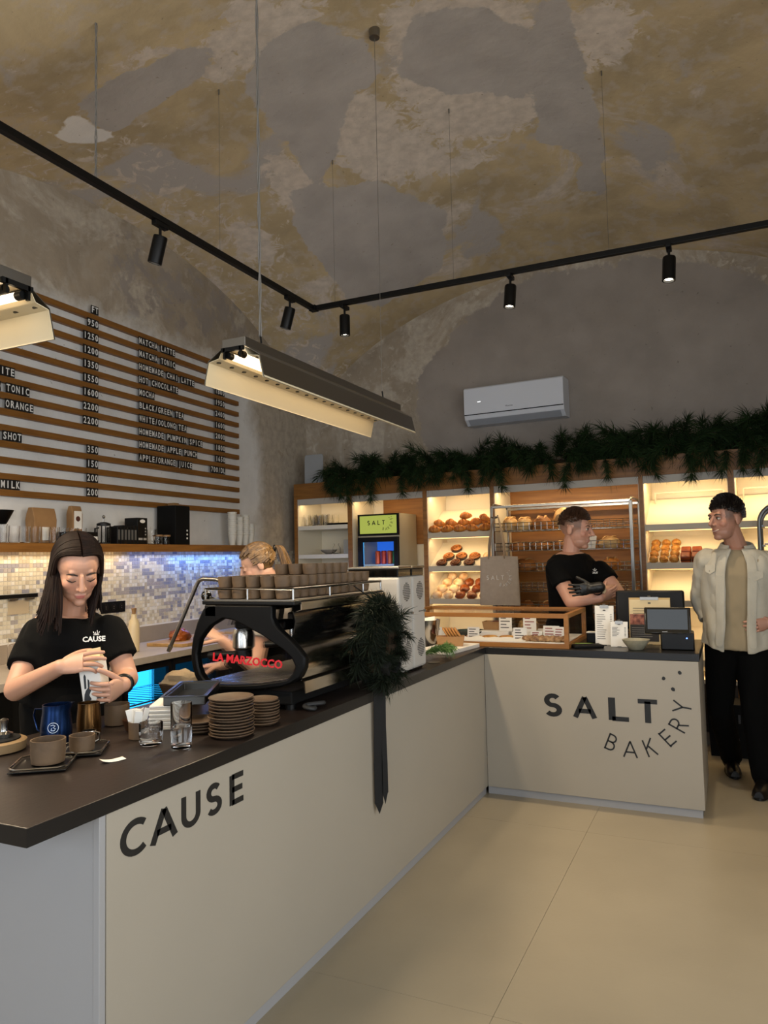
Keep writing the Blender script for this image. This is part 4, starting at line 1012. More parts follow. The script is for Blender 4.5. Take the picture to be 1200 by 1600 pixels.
# body: lofted back facing the customers
def strip(pts, nm, mt, y0_=-ml+.036, y1_=ml-.001, th=.004):
    P_ = [(x+.3, z-ZT) for x, z in pts]; loop = P_+[(x-th, z) for x, z in reversed(P_)]
    return MB().prism(loop, y1_-y0_, Matrix.Translation((0, y1_, 0)) @ PLY).build(nm, mt, em, True)
strip([(-.075, 1.296), (-.055, 1.29), (-.055, 1.262), (-.075, 1.256)], 'chrome_top_band', m_mirror)
strip([(-.09, 1.256), (-.08, 1.22), (-.09, 1.17), (-.115, 1.13)], 'dark_back_panel', m_gloss)
strip([(-.115, 1.13), (-.08, 1.1), (-.055, 1.06), (-.05, 1.03), (-.06, 1.0)], 'chrome_back_panel', m_mirror)
strip([(-.045, .998), (-.043, .955)], 'chrome_lower_band', m_mirror)
k = MB(); k.bx(.1, .165, -ml+.2, ml-.04, .2, .39); k.build('boiler_case', m_black, em, False, .006)
k = MB(); k.bx(-.2, .2, -ml+.03, ml-.03, .022, .072); k.build('base', m_blackm, em, False, .006)
for x in (-.16, .17):
    for y_ in (-ml+.07, ml-.07): MB().cyl((x, y_, 0), (x, y_, .022), .022, n=14).build('foot', m_black, em)
k = MB(); k.bx(-.225, .08, -ml+.037, ml-.037, .074, .088); k.build('drip_tray', m_steel, em, False, .003)
k = MB()
for i in range(22): k.bx(-.215, .07, -ml+.06+i*.03, -ml+.066+i*.03, .089, .092)
k.build('drip_grid', m_chrome, em, False)
for y_ in (-.2, .2):
    g_ = MB().lathe([(.035, .0), (.045, .01), (.045, .06), (.038, .085)], 20, (-.13, y_, .2)).build('group_head', m_chrome, em)
    MB().bx(-.15, .1, y_-.04, y_+.04, .285, .325).build('group_cap', m_black, g_, False, .01)
    k = MB(); k.lathe([(.028, .0), (.036, .008), (.036, .035)], 18, (-.13, y_, .163)); k.cyl((-.16, y_, .18), (-.29, y_-.02, .17), .013, .016, 12); k.build('portafilter', m_black, em)
k = MB(); k.bx(-.19, .235, -ml+.0, ml-.0, .395, .411); k.build('top_deck', m_black, em, False, .003)
MB().bx(-.185, .23, -ml+.004, ml-.004, .411, .415).build('cup_tray', m_steel, em, False)
MB().bx(-.18, -.12, -ml, ml, .345, .395).build('front_bar', m_black, em, False, .006)
k = MB(); rz_ = .455
k.tube([(-.18, -ml+.01, rz_), (.225, -ml+.01, rz_), (.225, ml-.01, rz_), (-.18, ml-.01, rz_)], .005, 8, True)
for x, y_ in ((-.18, -ml+.01), (.02, -ml+.01), (.225, -ml+.01), (.225, -.1), (.225, .2), (.225, ml-.01), (-.18, ml-.01)): k.cyl((x, y_, .415), (x, y_, rz_), .004, n=8)
k.build('cup_rail', m_chrome, em)
yw = -2.0-(MY0+MY1)/2
pw_ = [Vector(p) for p in [(-.125, yw, .43), (-.13, yw, .462), (-.15, yw, .482), (-.18, yw, .491), (-.245, yw, .494), (-.268, yw, .488), (-.282, yw, .468), (-.33, yw, .38), (-.375, yw, .295), (-.418, yw, .218)]]
k = MB(); k.tube(pw_, .0085, 10); k.cyl(pw_[-1], pw_[-1]+Vector((-.012, 0, -.022)), .011, .009, 10); k.build('steam_wand', m_steel, em)
k = MB(); k.ell((-.232, yw, .425), .022); k.cyl((-.232, yw, .425), (-.18, yw, .405), .007, n=8); k.build('steam_knob', m_gloss, em)
MB().bx(-.255, -.185, yw+.02, yw+.07, .375, .405).build('lever_block', m_black, em, False, .004)
# stoneware cups piled on the cup tray
m_stone = mat('brown_stoneware', '#4b3a28', .65, color2='#614c35', scale=18, bump=.1, bscale=80)
cupm = MB().lathe([(.022, 0), (.0265, .002), (.0305, .022), (.031, .0435), (.0285, .0435), (.027, .022), (.023, .006), (.001, .005)], 18)
cup_me = None; ZC = ZT+.4155
for lay in range(3):
    for i in range(5):
        for j in range(11):
            if lay == 2 and not (i >= 2 and 3 <= j <= 7): continue
            if cup_me is None: o = cupm.build('stoneware_cup', m_stone); cup_me = o.data
            else: o = link('stoneware_cup', cup_me)
            o.location = (-.413+.0665*i+rg.uniform(-.002, .002), MY0+.052+.0672*j+rg.uniform(-.002, .002), ZC+.0438*lay); o.rotation_euler = (0, 0, rg.uniform(0, 6))
            tag(o, ['brown stoneware cup standing directly on the cup tray of the espresso machine', 'brown stoneware cup in the second layer on the espresso machine', 'brown stoneware cup in the topmost layer on the espresso machine'][lay], 'cup', ['cups directly on the cup tray', 'cups in the second layer', 'cups in the topmost layer'][lay])
# grey looped cloth tucked under the machine
k = MB(); pts = []
for i in range(24):
    a = 2*PI*i/24; pts.append((.02*math.sin(2*a), .05*math.cos(a), .014+.006*math.sin(a)))
k.tube(pts, .008, 8, True); o = k.build('rubber_hose', mat('dark_grey_rubber', '#232323', .6), loc=(-.045, -1.98, ZT)); tag(o, 'dark grey looped hose lying beside the espresso machine', 'hose')

# ------------------------------------------------------------------ two white grinders
def grinder(label, y0_, y1_):
    t = thing('coffee_grinder', label, 'coffee grinder', (-.175, (y0_+y1_)/2, ZT)); hw = (y1_-y0_)/2
    mw = mat('grinder_white', '#aaa69f', .4)
    MB().bx(-.14, .14, -hw, hw, .012, .47).build('body', mw, t, False, .012)
    MB().bx(-.12, .12, -hw+.01, hw-.01, 0, .012).build('base', m_black, t, False)
    MB().bx(-.135, .135, -hw+.004, hw-.004, .471, .508).build('dark_band', m_gloss, t, False, .004)
    MB().bx(-.14, .14, -hw, hw, .508, .52).build('top_plate', m_steel, t, False, .003)
    for zc in (.395, .11):
        k = MB()
        for iy in range(-5, 6):
            for iz in range(-5, 6):
                if iy*iy+iz*iz <= 27: k.cyl((.1398, iy*.0085+.01, zc+iz*.0085), (.1405, iy*.0085+.01, zc+iz*.0085), .0034, n=6)
        k.build('vent_grille', m_black, t, False)
    MB().bx(.1402, .142, -.01, .045, .288, .293).build('badge', mat('dark_badge', '#3a3835', .4), t, False)
    MB().cyl((.14, .058, .29), (.152, .058, .29), .007, n=10).build('knob', m_chrome, t)
    MB().cyl((-.14, 0, .27), (-.19, 0, .26), .02, .016, 12).build('chute', m_black, t)
    return t
grinder('white coffee grinder next to the espresso machine and wreath', -1.19, -1.03)
grinder('white coffee grinder next to the steel mixing bowl', -1.022, -.862)

# ------------------------------------------------------------------ small things on the coffee counter
def lathe_thing(name, prof, mt, label, cat, loc, n=28, group=None, rot=None):
    o = MB().lathe(prof, n).build(name, mt); o.location = loc
    if rot: o.rotation_euler = rot
    return tag(o, label, cat, group)
# tray of linked rectangles with two cups
tr_ = thing('serving_tray', 'black steel tray of two joined rectangles with raised light rim', 'tray', (-.375, -2.835, ZT), math.radians(36))
for cx_, cy_, w_, l_ in ((-.045, -.07, .075, .12), (.03, .07, .065, .11)):
    MB().bx(cx_-w_, cx_+w_, cy_-l_/2-.02, cy_+l_/2+.02, .004, .008).build('plate', m_black, tr_, False, .002)
    k = MB(); x0, x1, y0_, y1_ = cx_-w_, cx_+w_, cy_-l_/2-.02, cy_+l_/2+.02; c = .02
    k.tube([(x0+c, y0_, .014), (x1-c, y0_, .014), (x1, y0_+c, .014), (x1, y1_-c, .014), (x1-c, y1_, .014), (x0+c, y1_, .014), (x0, y1_-c, .014), (x0, y0_+c, .014)], .0028, 6, True); k.build('rim', m_chrome, tr_)
    k = MB()
    for sx in (-1, 1): k.bx(cx_+sx*w_*.7-.01, cx_+sx*w_*.7+.01, cy_-l_*.3, cy_+l_*.3, 0, .004)
    k.build('foot', m_black, tr_, False)
def cup(label, loc, r, h, group=None):
    t = thing('stoneware_cup', label, 'cup', loc, group=group)
    MB().lathe([(r*.8, 0), (r*.95, .003), (r, h*.4), (r*1.02, h), (r*.93, h), (r*.9, h*.4), (r*.75, .007), (.001, .006)], 30).build('body', m_stone, t)
    MB().lathe([(.001, h*.62), (r*.915, h*.62), (r*.915, h*.63), (.001, h*.63)], 24).build('coffee', mat('coffee', '#2b160b', .2), t); return t
cup('wide brown stoneware cup on the larger square of the black tray', (-.362, -2.912, ZT+.009), .046, .066)
cup('small brown stoneware cup on the smaller square of the black tray', (-.372, -2.782, ZT+.009), .036, .048)
# blue milk pitcher
pc = thing('milk_pitcher', 'dark blue steel milk pitcher with a round white emblem', 'pitcher', (-.568, -2.705, ZT), math.radians(20))
m_bluem = mat('blue_steel', '#12284c', .25, metal=.85)
k = MB().lathe([(.04, 0), (.047, .004), (.048, .05), (.042, .1), (.042, .12), (.039, .12), (.039, .1), (.045, .05), (.043, .008), (.001, .006)], 30)
k.v = [(x+(.016*max(0, x/.042)**3 if z > .1 else 0), y_, z+(.006*max(0, x/.042)**3 if z > .11 else 0)) for x, y_, z in k.v]
k.build('body', m_bluem, pc); MB().tube([(-.04, 0, .105), (-.07, 0, .105), (-.075, 0, .085), (-.062, 0, .04), (-.046, 0, .03)], .005, 8, flat=.6).build('handle', m_bluem, pc)
k = MB(); em_ = mat('emblem_white', '#c9d2de', .5)
def on_cyl(a, z, r): return (r*math.cos(a), r*math.sin(a), z)
fa = math.radians(-72)
for rad in (.0155,): k.tube([on_cyl(fa+rad*math.cos(t_*PI/10)/.047, .055+rad*math.sin(t_*PI/10), .0487) for t_ in range(20)], .0009, 5, True)
k.tube([on_cyl(fa+(x/.047), .055+z, .0487) for x, z in ((-.007, .007), (0, .009), (.006, .006), (.0, .001), (.007, -.003), (.003, -.009), (-.006, -.008), (-.004, -.001))], .0012, 5); k.build('emblem', em_, pc)
# brown glass carafe, small steel pitcher, cups, sugar
lathe_thing('brass_pitcher', [(.034, 0), (.039, .004), (.039, .05), (.035, .09), (.035, .104), (.0325, .104), (.0325, .09), (.036, .05), (.036, .008), (.001, .006)], mat('brown_brass', '#5d4223', .25, metal=.9), 'brown brass pitcher behind the small steel jug', 'pitcher', (-.555, -2.585, ZT))
sj = thing('steel_jug', 'small shiny steel jug behind the black tray', 'jug', (-.43, -2.7, ZT))
MB().lathe([(.02, 0), (.024, .003), (.023, .03), (.02, .048), (.018, .048), (.021, .03), (.021, .005), (.001, .004)], 22).build('body', m_chrome, sj)
MB().tube([(.02, .004, .044), (.036, .006, .042), (.037, .006, .022), (.023, .004, .014)], .0026, 6).build('handle', m_chrome, sj)
cup('large brown stoneware cup behind the sugar holder', (-.575, -2.44, ZT), .042, .072)
lathe_thing('copper_bowl', [(.016, 0), (.022, .003), (.034, .04), (.0325, .04), (.02, .006), (.001, .005)], mat('copper_bowl_mat', '#4a2f1c', .35, metal=.5), 'small dark copper bowl next to the sugar holder', 'bowl', (-.445, -2.5, ZT))
sg = thing('sugar_holder', 'stoneware cup stuffed with white sugar sachets', 'cup', (-.35, -2.575, ZT))
MB().lathe([(.026, 0), (.029, .003), (.03, .055), (.028, .055), (.026, .006), (.001, .005)], 22).build('cup', m_stone, sg)
for i in range(11):
    k = MB(); k.xf = Matrix.Translation((rg.uniform(-.012, .012), rg.uniform(-.012, .014), .02)) @ Euler((rg.uniform(-.35, .35), rg.uniform(-.35, .35), rg.uniform(0, 3))).to_matrix().to_4x4(); k.bx(-.012, .012, -.0012, .0012, 0, .075); k.build('sugar_sachet', m_paper, sg, False, .001)
def water_glass(label, loc, r, h, fill):
    t = thing('water_glass', label, 'glass', loc)
    MB().lathe([(r*.8, .0), (r*.92, .003), (r, h*.3), (r, h-.001), (r*.98, h), (r*.945, h), (r*.935, h-.001), (r*.93, h*.3), (r*.8, .014), (.001, .013)], 28).build('glass', m_glass, t)
    MB().lathe([(.001, .0145), (r*.805, .0135), (r*.94, h*.3), (r*.943, fill), (.001, fill)], 28).build('water', mat('water', '#ffffff', .0, trans=1, ior=1.33), t); return t
water_glass('short tumbler half full of water', (-.255, -2.62, ZT), .036, .068, .042)
water_glass('tall glass half full of water beside the plates', (-.135, -2.62, ZT), .032, .137, .066)
# plate stacks
m_plate = mat('brown_plate', '#413224', .6, color2='#57432f', scale=14)
pm = {}
def plates(n, x, y_, r, label, group, z0_=ZT):
    if r not in pm:
        o = MB().lathe([(r*.6, 0), (r*.8, .001), (r, .009), (r*1.005, .0115), (r*.985, .0125), (r*.8, .006), (.001, .0055)], 32).build('stoneware_plate', m_plate); pm[r] = o.data; fresh = o
    else: fresh = None
    for i in range(n):
        o = fresh or link('stoneware_plate', pm[r]); fresh = None
        o.location = (x+rg.uniform(-.004, .004), y_+rg.uniform(-.004, .004), z0_+i*.0096); o.rotation_euler = (rg.uniform(-.012, .012), rg.uniform(-.012, .012), rg.uniform(0, 6)); tag(o, 'topmost '+label if i == n-1 else 'lowest '+label if i == 0 else label+', in between', 'plate', group)
plates(13, -.082, -2.44, .072, 'brown stoneware plate in the tall stack beside the water glasses', 'tall plate stack')
plates(9, -.082, -2.262, .056, 'small brown plate in the stack next to the espresso machine', 'small plate stack')
plates(4, -.225, -2.42, .068, 'brown plate in the low stack behind the tall glass', 'low plate stack')
# packs of white trays topped with a steel pan
for i in range(12):
    o = MB().bx(-.055, .055, -.075, .075, 0, .0065).build('paper_tray', m_paper if i % 2 else mat('paper_tray_b', '#b9b2a6', .7), None, False, .002, loc=(-.385+rg.uniform(-.002, .002), -2.385+rg.uniform(-.002, .002), ZT+i*.0068), rot=(0, 0, .5+rg.uniform(-.02, .02))); tag(o, 'white paper tray in the stack under the steel pan', 'paper tray', 'stack of paper trays')
m_pan = mat('dull_steel', '#55534f', .32, metal=1.)
sp_ = thing('steel_pan', 'long shallow steel pan lying on the stack of paper trays', 'pan', (-.355, -2.3, ZT+.082), .5)
k = MB(); k.ringprism([(-.07, -.15), (.07, -.15), (.07, .15), (-.07, .15)], [(-.06, -.14), (.06, -.14), (.06, .14), (-.06, .14)], .03); k.build('wall', m_pan, sp_, False, .003)
MB().bx(-.061, .061, -.141, .141, .001, .005).build('bottom', m_pan, sp_, False)
k = MB(); k.ringprism([(-.078, -.158), (.078, -.158), (.078, .158), (-.078, .158)], [(-.068, -.148), (.068, -.148), (.068, .148), (-.068, .148)], .003, Matrix.Translation((0, 0, .0301))); k.build('rim', m_pan, sp_, False)
# curled receipt
k = MB(); rs = []
for i in range(9):
    t_ = i/8; x = -.03+.06*t_; z_ = .001+.007*(2*t_-1)**2*(1 if t_ < .5 else .3)
    rs.append([(-.016, x*1.1, z_), (.016, x*1.1, z_), (.016, x*1.1, z_+.0006), (-.016, x*1.1, z_+.0006)])
k.rings(rs); o = k.build('receipt', mat('receipt_paper', '#e2ddd2', .7), loc=(-.225, -2.807, ZT), rot=(0, 0, -.45)); tag(o, 'curled white receipt lying on the brown worktop', 'receipt')
# round wooden tamping station
kb = thing('tamping_station', 'round pale wood rest with a black tray and steel tamper', 'tamping station', (-.66, -2.85, ZT))
MB().lathe([(.06, 0), (.085, .004), (.088, .03), (.08, .034), (.001, .034)], 32).build('wood_ring', mat('pale_wood', '#7d6647', .5, var=.15, scale=10), kb)
MB().lathe([(.001, .0345), (.07, .0345), (.07, .038), (.001, .037)], 28).build('black_insert', m_blackm, kb)
MB().lathe([(.026, .038), (.027, .05), (.012, .056), (.01, .075), (.014, .09), (.001, .096)], 20, (.01, .02, 0)).build('tamper', m_chrome, kb)
k = MB(); k.bx(-.11, .02, -.02, .16, 0, .004); o = k.build('bar_mat', m_black, None, False, .001, loc=(-.6, -3.08, ZT), rot=(0, 0, .2)); tag(o, 'black rubber bar mat at the end of the brown worktop', 'mat')
# wooden bowl with a linen cloth at the back edge
wb = thing('wooden_bowl', 'carved wooden bowl holding a linen cloth behind the espresso machine', 'bowl', (-.66, -2.0, ZT), .4)
MB().lathe([(.04, 0), (.055, .006), (.075, .06), (.078, .072), (.072, .072), (.05, .014), (.001, .01)], 26, sx=1.2).build('bowl', mat('walnut', '#3b291a', .5, var=.2, scale=12), wb)
lump(.075, .06, .075, 9, .3, 22, 14, 4).build('linen_cloth', mat('linen', '#8f7d62', .9, bump=.3, bscale=90), wb, loc=(0, 0, .045))
# ------------------------------------------------------------------ oak and glass display case
CX0, CX1, CY0, CY1, CH = -.60, .512, .04, .64, .205
ca = thing('display_case', 'low oak framed glass display case on the bakery counter', 'display case', ((CX0+CX1)/2, (CY0+CY1)/2, ZT))
hx_, hy_ = (CX1-CX0)/2, (CY1-CY0)/2; b = .026
m_caseoak = mat('honey_oak', '#7c4f20', .45, color2='#94632c', scale=5, stretch=(1, 6, 6))
for sx in (-1, 1):
    for sy in (-1, 1): MB().bx(sx*hx_-b/2*(1+sx), sx*hx_+b/2*(1-sx), sy*hy_-b/2*(1+sy), sy*hy_+b/2*(1-sy), .0, CH).build('corner_post', m_caseoak, ca, False, .001)
for z_ in (0, CH-b):
    for sy in (-1, 1): MB().bx(-hx_+b, hx_-b, sy*hy_-b/2*(1+sy), sy*hy_+b/2*(1-sy), z_, z_+b).build('long_rail', m_caseoak, ca, False, .001)
    for sx in (-1, 1): MB().bx(sx*hx_-b/2*(1+sx), sx*hx_+b/2*(1-sx), -hy_+b, hy_-b, z_, z_+b).build('cross_rail', m_caseoak, ca, False, .001)
MB().bx(-hx_+b, hx_-b, -hy_+.01, -hy_+.013, b, CH-b).build('front_pane', m_thin, ca, False)
MB().bx(-hx_+b, hx_-b, -hy_+b, hy_-b, CH-.014, CH-.011).build('top_pane', m_thin, ca, False)
MB().bx(hx_-.013, hx_-.01, -hy_+b, hy_-b, b, CH-b).build('end_pane', m_thin, ca, False)
MB().bx(-hx_+b, hx_-b, -hy_+b, hy_-b, .008, .03).build('white_floor', m_paper, ca, False)
ZK2 = ZT+.0305
def card(label, x, y_, w_=.075, h_=.08, tilt=-.15, rz=0., z_=ZK2, lines=4):
    t = thing('price_card', label, 'price card', (x, y_, z_), rot=(tilt, 0, rz))
    MB().bx(-w_/2, w_/2, 0, .0015, 0, h_).build('card', m_paper, t, False)
    k = MB(); r = random.Random(int(x*1000))
    for i in range(lines):
        z0_ = h_*(.85-.2*i); k.bx(-w_*.38, -w_*.38+w_*r.uniform(.4, .75), -.0006, 0, z0_-.006, z0_)
    k.build('print', mat('red_print', '#7d2b20', .6) if r.random() < .5 else mat('dark_print', '#3d3835', .6), t, False, kind='stuff')
    k = MB(); k.bx(-w_*.2, w_*.2, .0015, .03, 0, .002); k.build('foot', m_paper, t, False)
    return t
card('white price card leaning near the steel bowl end of the case', -.38, .16, .085, .07)
card('white price card beside the sliced loaf', -.26, .15, .07, .065)
card('white price card standing before the flat pastries', -.12, .16, .08, .075)
card('tall price card in front of the kraft basket', .055, .3, .085, .1, -.05, z_=ZK2+.04)
card('tall price card in front of the nut cakes', .215, .3, .085, .1, -.05, z_=ZK2+.04)
card('price card printed in red at the very front of the case', .2, .11, .085, .082, -.1)
card('price card between the twists and the far end', .29, .17, .07, .06, -.4, .3)
card('large price card printed in red behind the twists', .37, .2, .1, .09, -.3)
card('second large price card overlapping at the end of the case', .43, .19, .09, .085, -.3, -.1)
for i, (x, y_, lab) in enumerate(((-.02, .4, 'raised white block under the kraft basket'), (.2, .4, 'raised white block under the nut cakes'))):
    o = MB().bx(-.1, .1, -.12, .12, 0, .038).build('riser', m_paper, None, False, .002, loc=(x, y_, ZK2)); tag(o, lab, 'riser')
def basket(label, loc, rz, w_, d_, h_, fill, cat='basket'):
    t = thing('kraft_loaf_case', label, cat, loc, rz)
    k = MB(); o_ = [(-w_, -d_), (w_, -d_), (w_, d_), (-w_, d_)]; f = .88
    rs = [[(x*f, y_*f, 0) for x, y_ in o_], [(x, y_, h_) for x, y_ in o_], [(x*.95, y_*.93, h_) for x, y_ in o_], [(x*f*.95, y_*f*.93, .006) for x, y_ in o_]]; k.rings(rs); k.build('case', m_kraft, t, False, .001)
    l_ = lump(w_*.84, d_*.8, h_*.5, 3, .12); l_.build('cake', fill, t, loc=(0, 0, h_*.55)); return t
basket('kraft paper loaf case with a dark berry cake on the raised block', (-.035, .4, ZK2+.0385), 0, .085, .05, .055, mat('berry_cake', '#38130f', .4, color2='#6e2a1e', scale=20))
for i, x in enumerate((.15, .215)):
    o = tag(lump(.032, .05, .07, 20+i, .3, 18, 12, 6).build('nut_cake', mat('nut_cake_crust', '#3f1d0e', .5, color2='#a08048', scale=40, bump=.4)), 'tall dark cake topped with nuts on the raised block', 'cake', 'nut cakes in the case'); o.location = (x, .4, ZK2+.0385)
for i, x in enumerate((-.13, -.02, .09)):
    o = tag(lump(.055, .03, .024, 30+i, .1).build('flat_pastry', m_flaky), 'flat golden pastry on white paper at the front of the case', 'pastry', 'flat pastries in the case'); o.location = (x, .2, ZK2); o.rotation_euler = (0, 0, .1*i)
for i in range(8):
    o = tag(lump(.026, .03, .036, 40+i, .25, 16, 10, 7).build('nut_twist', mat('twist_crust', '#5d3620', .6, color2='#b28f62', scale=35, bump=.4)), 'small knobbly nut twist in the row at the end of the case', 'pastry', 'nut twists in the case'); o.location = (.235+i*.033, .115+.01*(i % 2), ZK2); o.rotation_euler = (0, 0, i)
k = MB(); rs = []
pap = MB()
for i in range(14):
    x = -.2+.44*i/13; z_ = .008+.004*math.sin(i*2.1)+.003*math.sin(i*5.)
    rs.append([(x, .075, .0), (x, .115, z_+.012), (x, .14, z_*.5), (x, .14, .0)])
pap.rings(rs); o = pap.build('wax_paper', mat('wax_paper_white', '#d5cfc2', .6), loc=(0, 0, ZK2)); tag(o, 'crumpled white wax paper along the front of the display case', 'paper')
dish = lathe_thing('glass_dish', [(.06, 0), (.08, .004), (.11, .03), (.112, .036), (.105, .036), (.075, .01), (.001, .008)], mat('dark_glass_dish', '#3b4640', .2), 'dark rimmed dish inside the case near the steel bowl', 'dish', (-.2, .33, ZK2))

# marble board, loaf case, pine twig, steel bowl
mbo = MB().bx(-.11, .11, -.2, .2, 0, .024).build('marble_board', mat('white_marble', '#c9c3ba', .35, var=.1, scale=6), None, False, .003, loc=(-.155, -.2, ZT), rot=(0, 0, -.12)); tag(mbo, 'white marble board at the inner corner of the counters', 'board')
lc = basket('kraft loaf case topped with round biscuits on the marble board', (-.155, -.17, ZT+.0245), .3, .085, .042, .058, mat('jam_cake', '#5a2217', .4, color2='#8f4326', scale=22))
for i in range(5):
    k = MB().lathe([(.001, 0), (.036, .001), (.039, .006), (.035, .011), (.001, .013)], 22); k.xf = None
    o = tag(k.build('round_biscuit', mat('biscuit', '#8a5a2a', .6, color2='#b07d42', scale=30, bump=.2)), 'round golden biscuit leaning in the loaf case', 'biscuit', 'biscuits in the loaf case'); o.location = (-.185+i*.017, -.178+.005*i, ZT+.098); o.rotation_euler = (0, 1.0, .3)
tw = thing('pine_twig', 'green pine twig lying on the worktop next to the grinder', 'twig', (-.1, -.62, ZT+.034))
for i in range(5):
    k = sprig(50+i, .13, 5, 40, .05, .0, .0028, .55); o = k.build('pine_branch', [mat('fresh_pine', '#33501f', .6, color2='#557a35', scale=8), m_stem], tw, False); o.rotation_euler = (0, .12, .3+i*.32); o.location = (-.03+.012*i, -.05+.03*i, .0)
sb = thing('mixing_bowl', 'tall polished steel bowl with folded white paper behind the grinder', 'bowl', (-.325, -.14, ZT))
MB().lathe([(.035, 0), (.05, .005), (.075, .07), (.088, .165), (.09, .175), (.086, .175), (.07, .07), (.04, .012), (.001, .01)], 30).build('bowl', m_chrome, sb)
k = MB(); k.xf = Matrix.Translation((0, -.01, .17)) @ Euler((.2, -.15, .3)).to_matrix().to_4x4(); k.bx(-.06, .06, -.05, .05, 0, .004); k.build('folded_paper', m_paper, sb, False)
o = lathe_thing('tin_lid', [(.001, 0), (.03, 0), (.032, .003), (.001, .004)], m_steel, 'flat tin lid lying by the pine twig', 'lid', (-.05, -.72, ZT))

# ------------------------------------------------------------------ payment end of the bakery counter
po = thing('till_screen', 'black till monitor facing the staff on the bakery counter', 'monitor', (.93, .5, ZT), .05)
k = MB(); k.xf = Matrix.Translation((0, 0, .05)) @ Matrix.Rotation(-.2, 4, 'X'); k.bx(-.205, .205, -.02, .02, .03, .275); k.build('screen_back', m_black, po, True, .014)
MB().bx(-.06, .06, -.02, .1, .012, .1).build('neck', m_black, po, False, .006); MB().bx(-.11, .11, -.06, .13, 0, .012).build('base', m_black, po, False, .004)
cd = thing('customer_display', 'small black touch screen on a black printer stand facing the customers', 'screen', (1.1, .2, ZT), .05)
MB().bx(-.085, .095, -.075, .09, 0, .1).build('stand', m_black, cd, True, .008)
k = MB(); k.cyl((.0, -.02, .1), (-.01, -.045, .14), .02, n=12); k.build('arm', m_black, cd)
TM = Matrix.Translation((-.045, -.065, .09)) @ Matrix.Rotation(-.3, 4, 'X')
k = MB(); k.xf = TM; k.bx(-.125, .125, -.012, .012, 0, .155); k.build('bezel', m_gloss, cd, True, .006)
k = MB(); k.xf = TM; k.bx(-.108, .108, -.0128, -.0122, .026, .142); k.build('glowing_screen', mat('grey_screen', '#20252a', .3, emit='#5c6166', estr=.55), cd, False)
k = MB(); k.xf = TM; k.bx(-.126, .126, -.006, .006, -.002, .157); k.build('silver_edge', m_steel, cd, True, .006)
text_mesh('maker_mark', 'sunmi', .012, mat('mark_white', '#b9bcc0', .5), cd, TM @ Matrix.Translation((-.03, -.0129, .009)) @ PLY)
MB().cyl((.055, -.0765, .07), (.055, -.075, .07), .004, n=10).build('blue_lamp', mat('blue_led', '#2040ff', .4, emit='#5a7cff', estr=6), cd)
def leaf_print(parent, w_, h_, TMx, n, y0_=.78, step=.055, col_='dark_print'):
    k = MB(); k.xf = TMx; r = random.Random(n)
    for i in range(n): k.bx(-w_*.4, -w_*.4+w_*r.uniform(.25, .55), -.0026, -.0018, h_*(y0_-step*i)-.0026, h_*(y0_-step*i)); k.bx(w_*.3, w_*.4, -.0026, -.0018, h_*(y0_-step*i)-.0026, h_*(y0_-step*i))
    k.bx(-.008, .008, -.0026, -.0018, h_*.87, h_*.9); k.build('print', MATS[col_], parent, False, kind='stuff')
def clip_menu(name, label, loc, rz, w_, h_, board, lean=-.12, n=12):
    t = thing(name, label, 'menu', loc, rz); T = Matrix.Rotation(lean, 4, 'X')
    k = MB(); k.xf = T; k.bx(-w_/2, w_/2, 0, .004, 0, h_); k.build('board', board, t, False, .001)
    k = MB(); k.xf = T @ Matrix.Translation((0, -.001, 0)); k.bx(-w_/2+.003, w_/2-.003, -.0005, .0, .004, h_-.012); sh_ = k.build('sheet', m_paper if board is not m_kraftb else m_card, t, False)
    leaf_print(t, w_, h_, T, n)
    k = MB(); k.xf = T; k.bx(-w_*.22, w_*.22, -.006, -.001, h_-.014, h_+.004); k.cyl((-.008, -.004, h_+.008), (.008, -.004, h_+.008), .004, n=8); k.build('clip', m_steel, t, False)
    k = MB(); k.bx(-.012, .012, .0, .06, 0, .003); k.build('rest', m_black, t, False); return t
MATS['dark_print'] if 'dark_print' in MATS else mat('dark_print', '#3d3835', .6)
m_kraftb = mat('kraft_board', '#b79a68', .7, var=.08, scale=10)
clip_menu('clipboard_menu', 'tall narrow white clipboard menu next to the display case', (.685, .27, ZT), .05, .112, .24, m_paper, n=12)
clip_menu('menu_card', 'short white menu card leaning on the tall clipboard', (.778, .21, ZT), .03, .1, .15, m_paper, n=7)
t = clip_menu('kraft_clipboard', 'large kraft clipboard with a dark photo sheet behind the pottery bowl', (.94, .36, ZT), 0, .24, .285, m_kraftb, -.1, 4)
T = Matrix.Rotation(-.1, 4, 'X')
k = MB(); k.xf = T; k.bx(-.115, .05, -.004, -.002, .02, .12); k.build('dark_text_sheet', mat('charcoal_print', '#221f1e', .6), t, False)
k = MB(); k.xf = T; k.bx(-.115, .05, -.004, -.002, .121, .185); k.build('food_photo', mat('food_print', '#4a1713', .6, color2='#a86a55', scale=45), t, False)
k = MB(); k.xf = T
for i in range(6): k.bx(-.105, -.105+random.uniform(.08, .14), -.0048, -.0042, .1-.013*i, .1035-.013*i)
k.build('pale_text', mat('pale_text', '#77736e', .6), t, False)
lathe_thing('pottery_bowl', [(.03, 0), (.04, .004), (.07, .045), (.078, .06), (.073, .06), (.06, .035), (.03, .01), (.001, .009)], mat('speckled_pottery', '#8d8874', .5, var=.12, scale=60), 'speckled grey pottery bowl in front of the kraft clipboard', 'bowl', (.885, .1, ZT))
k = MB(); k.tube([(0, .034*math.cos(i*PI/10), .036+.034*math.sin(i*PI/10)) for i in range(20)], .007, 8, True, flat=1.); o = k.build('tape_roll', mat('pale_tape', '#c0b49a', .4), loc=(.765, .38, ZT), rot=(0, 0, 1.35)); tag(o, 'pale roll of tape standing behind the menu cards', 'tape')
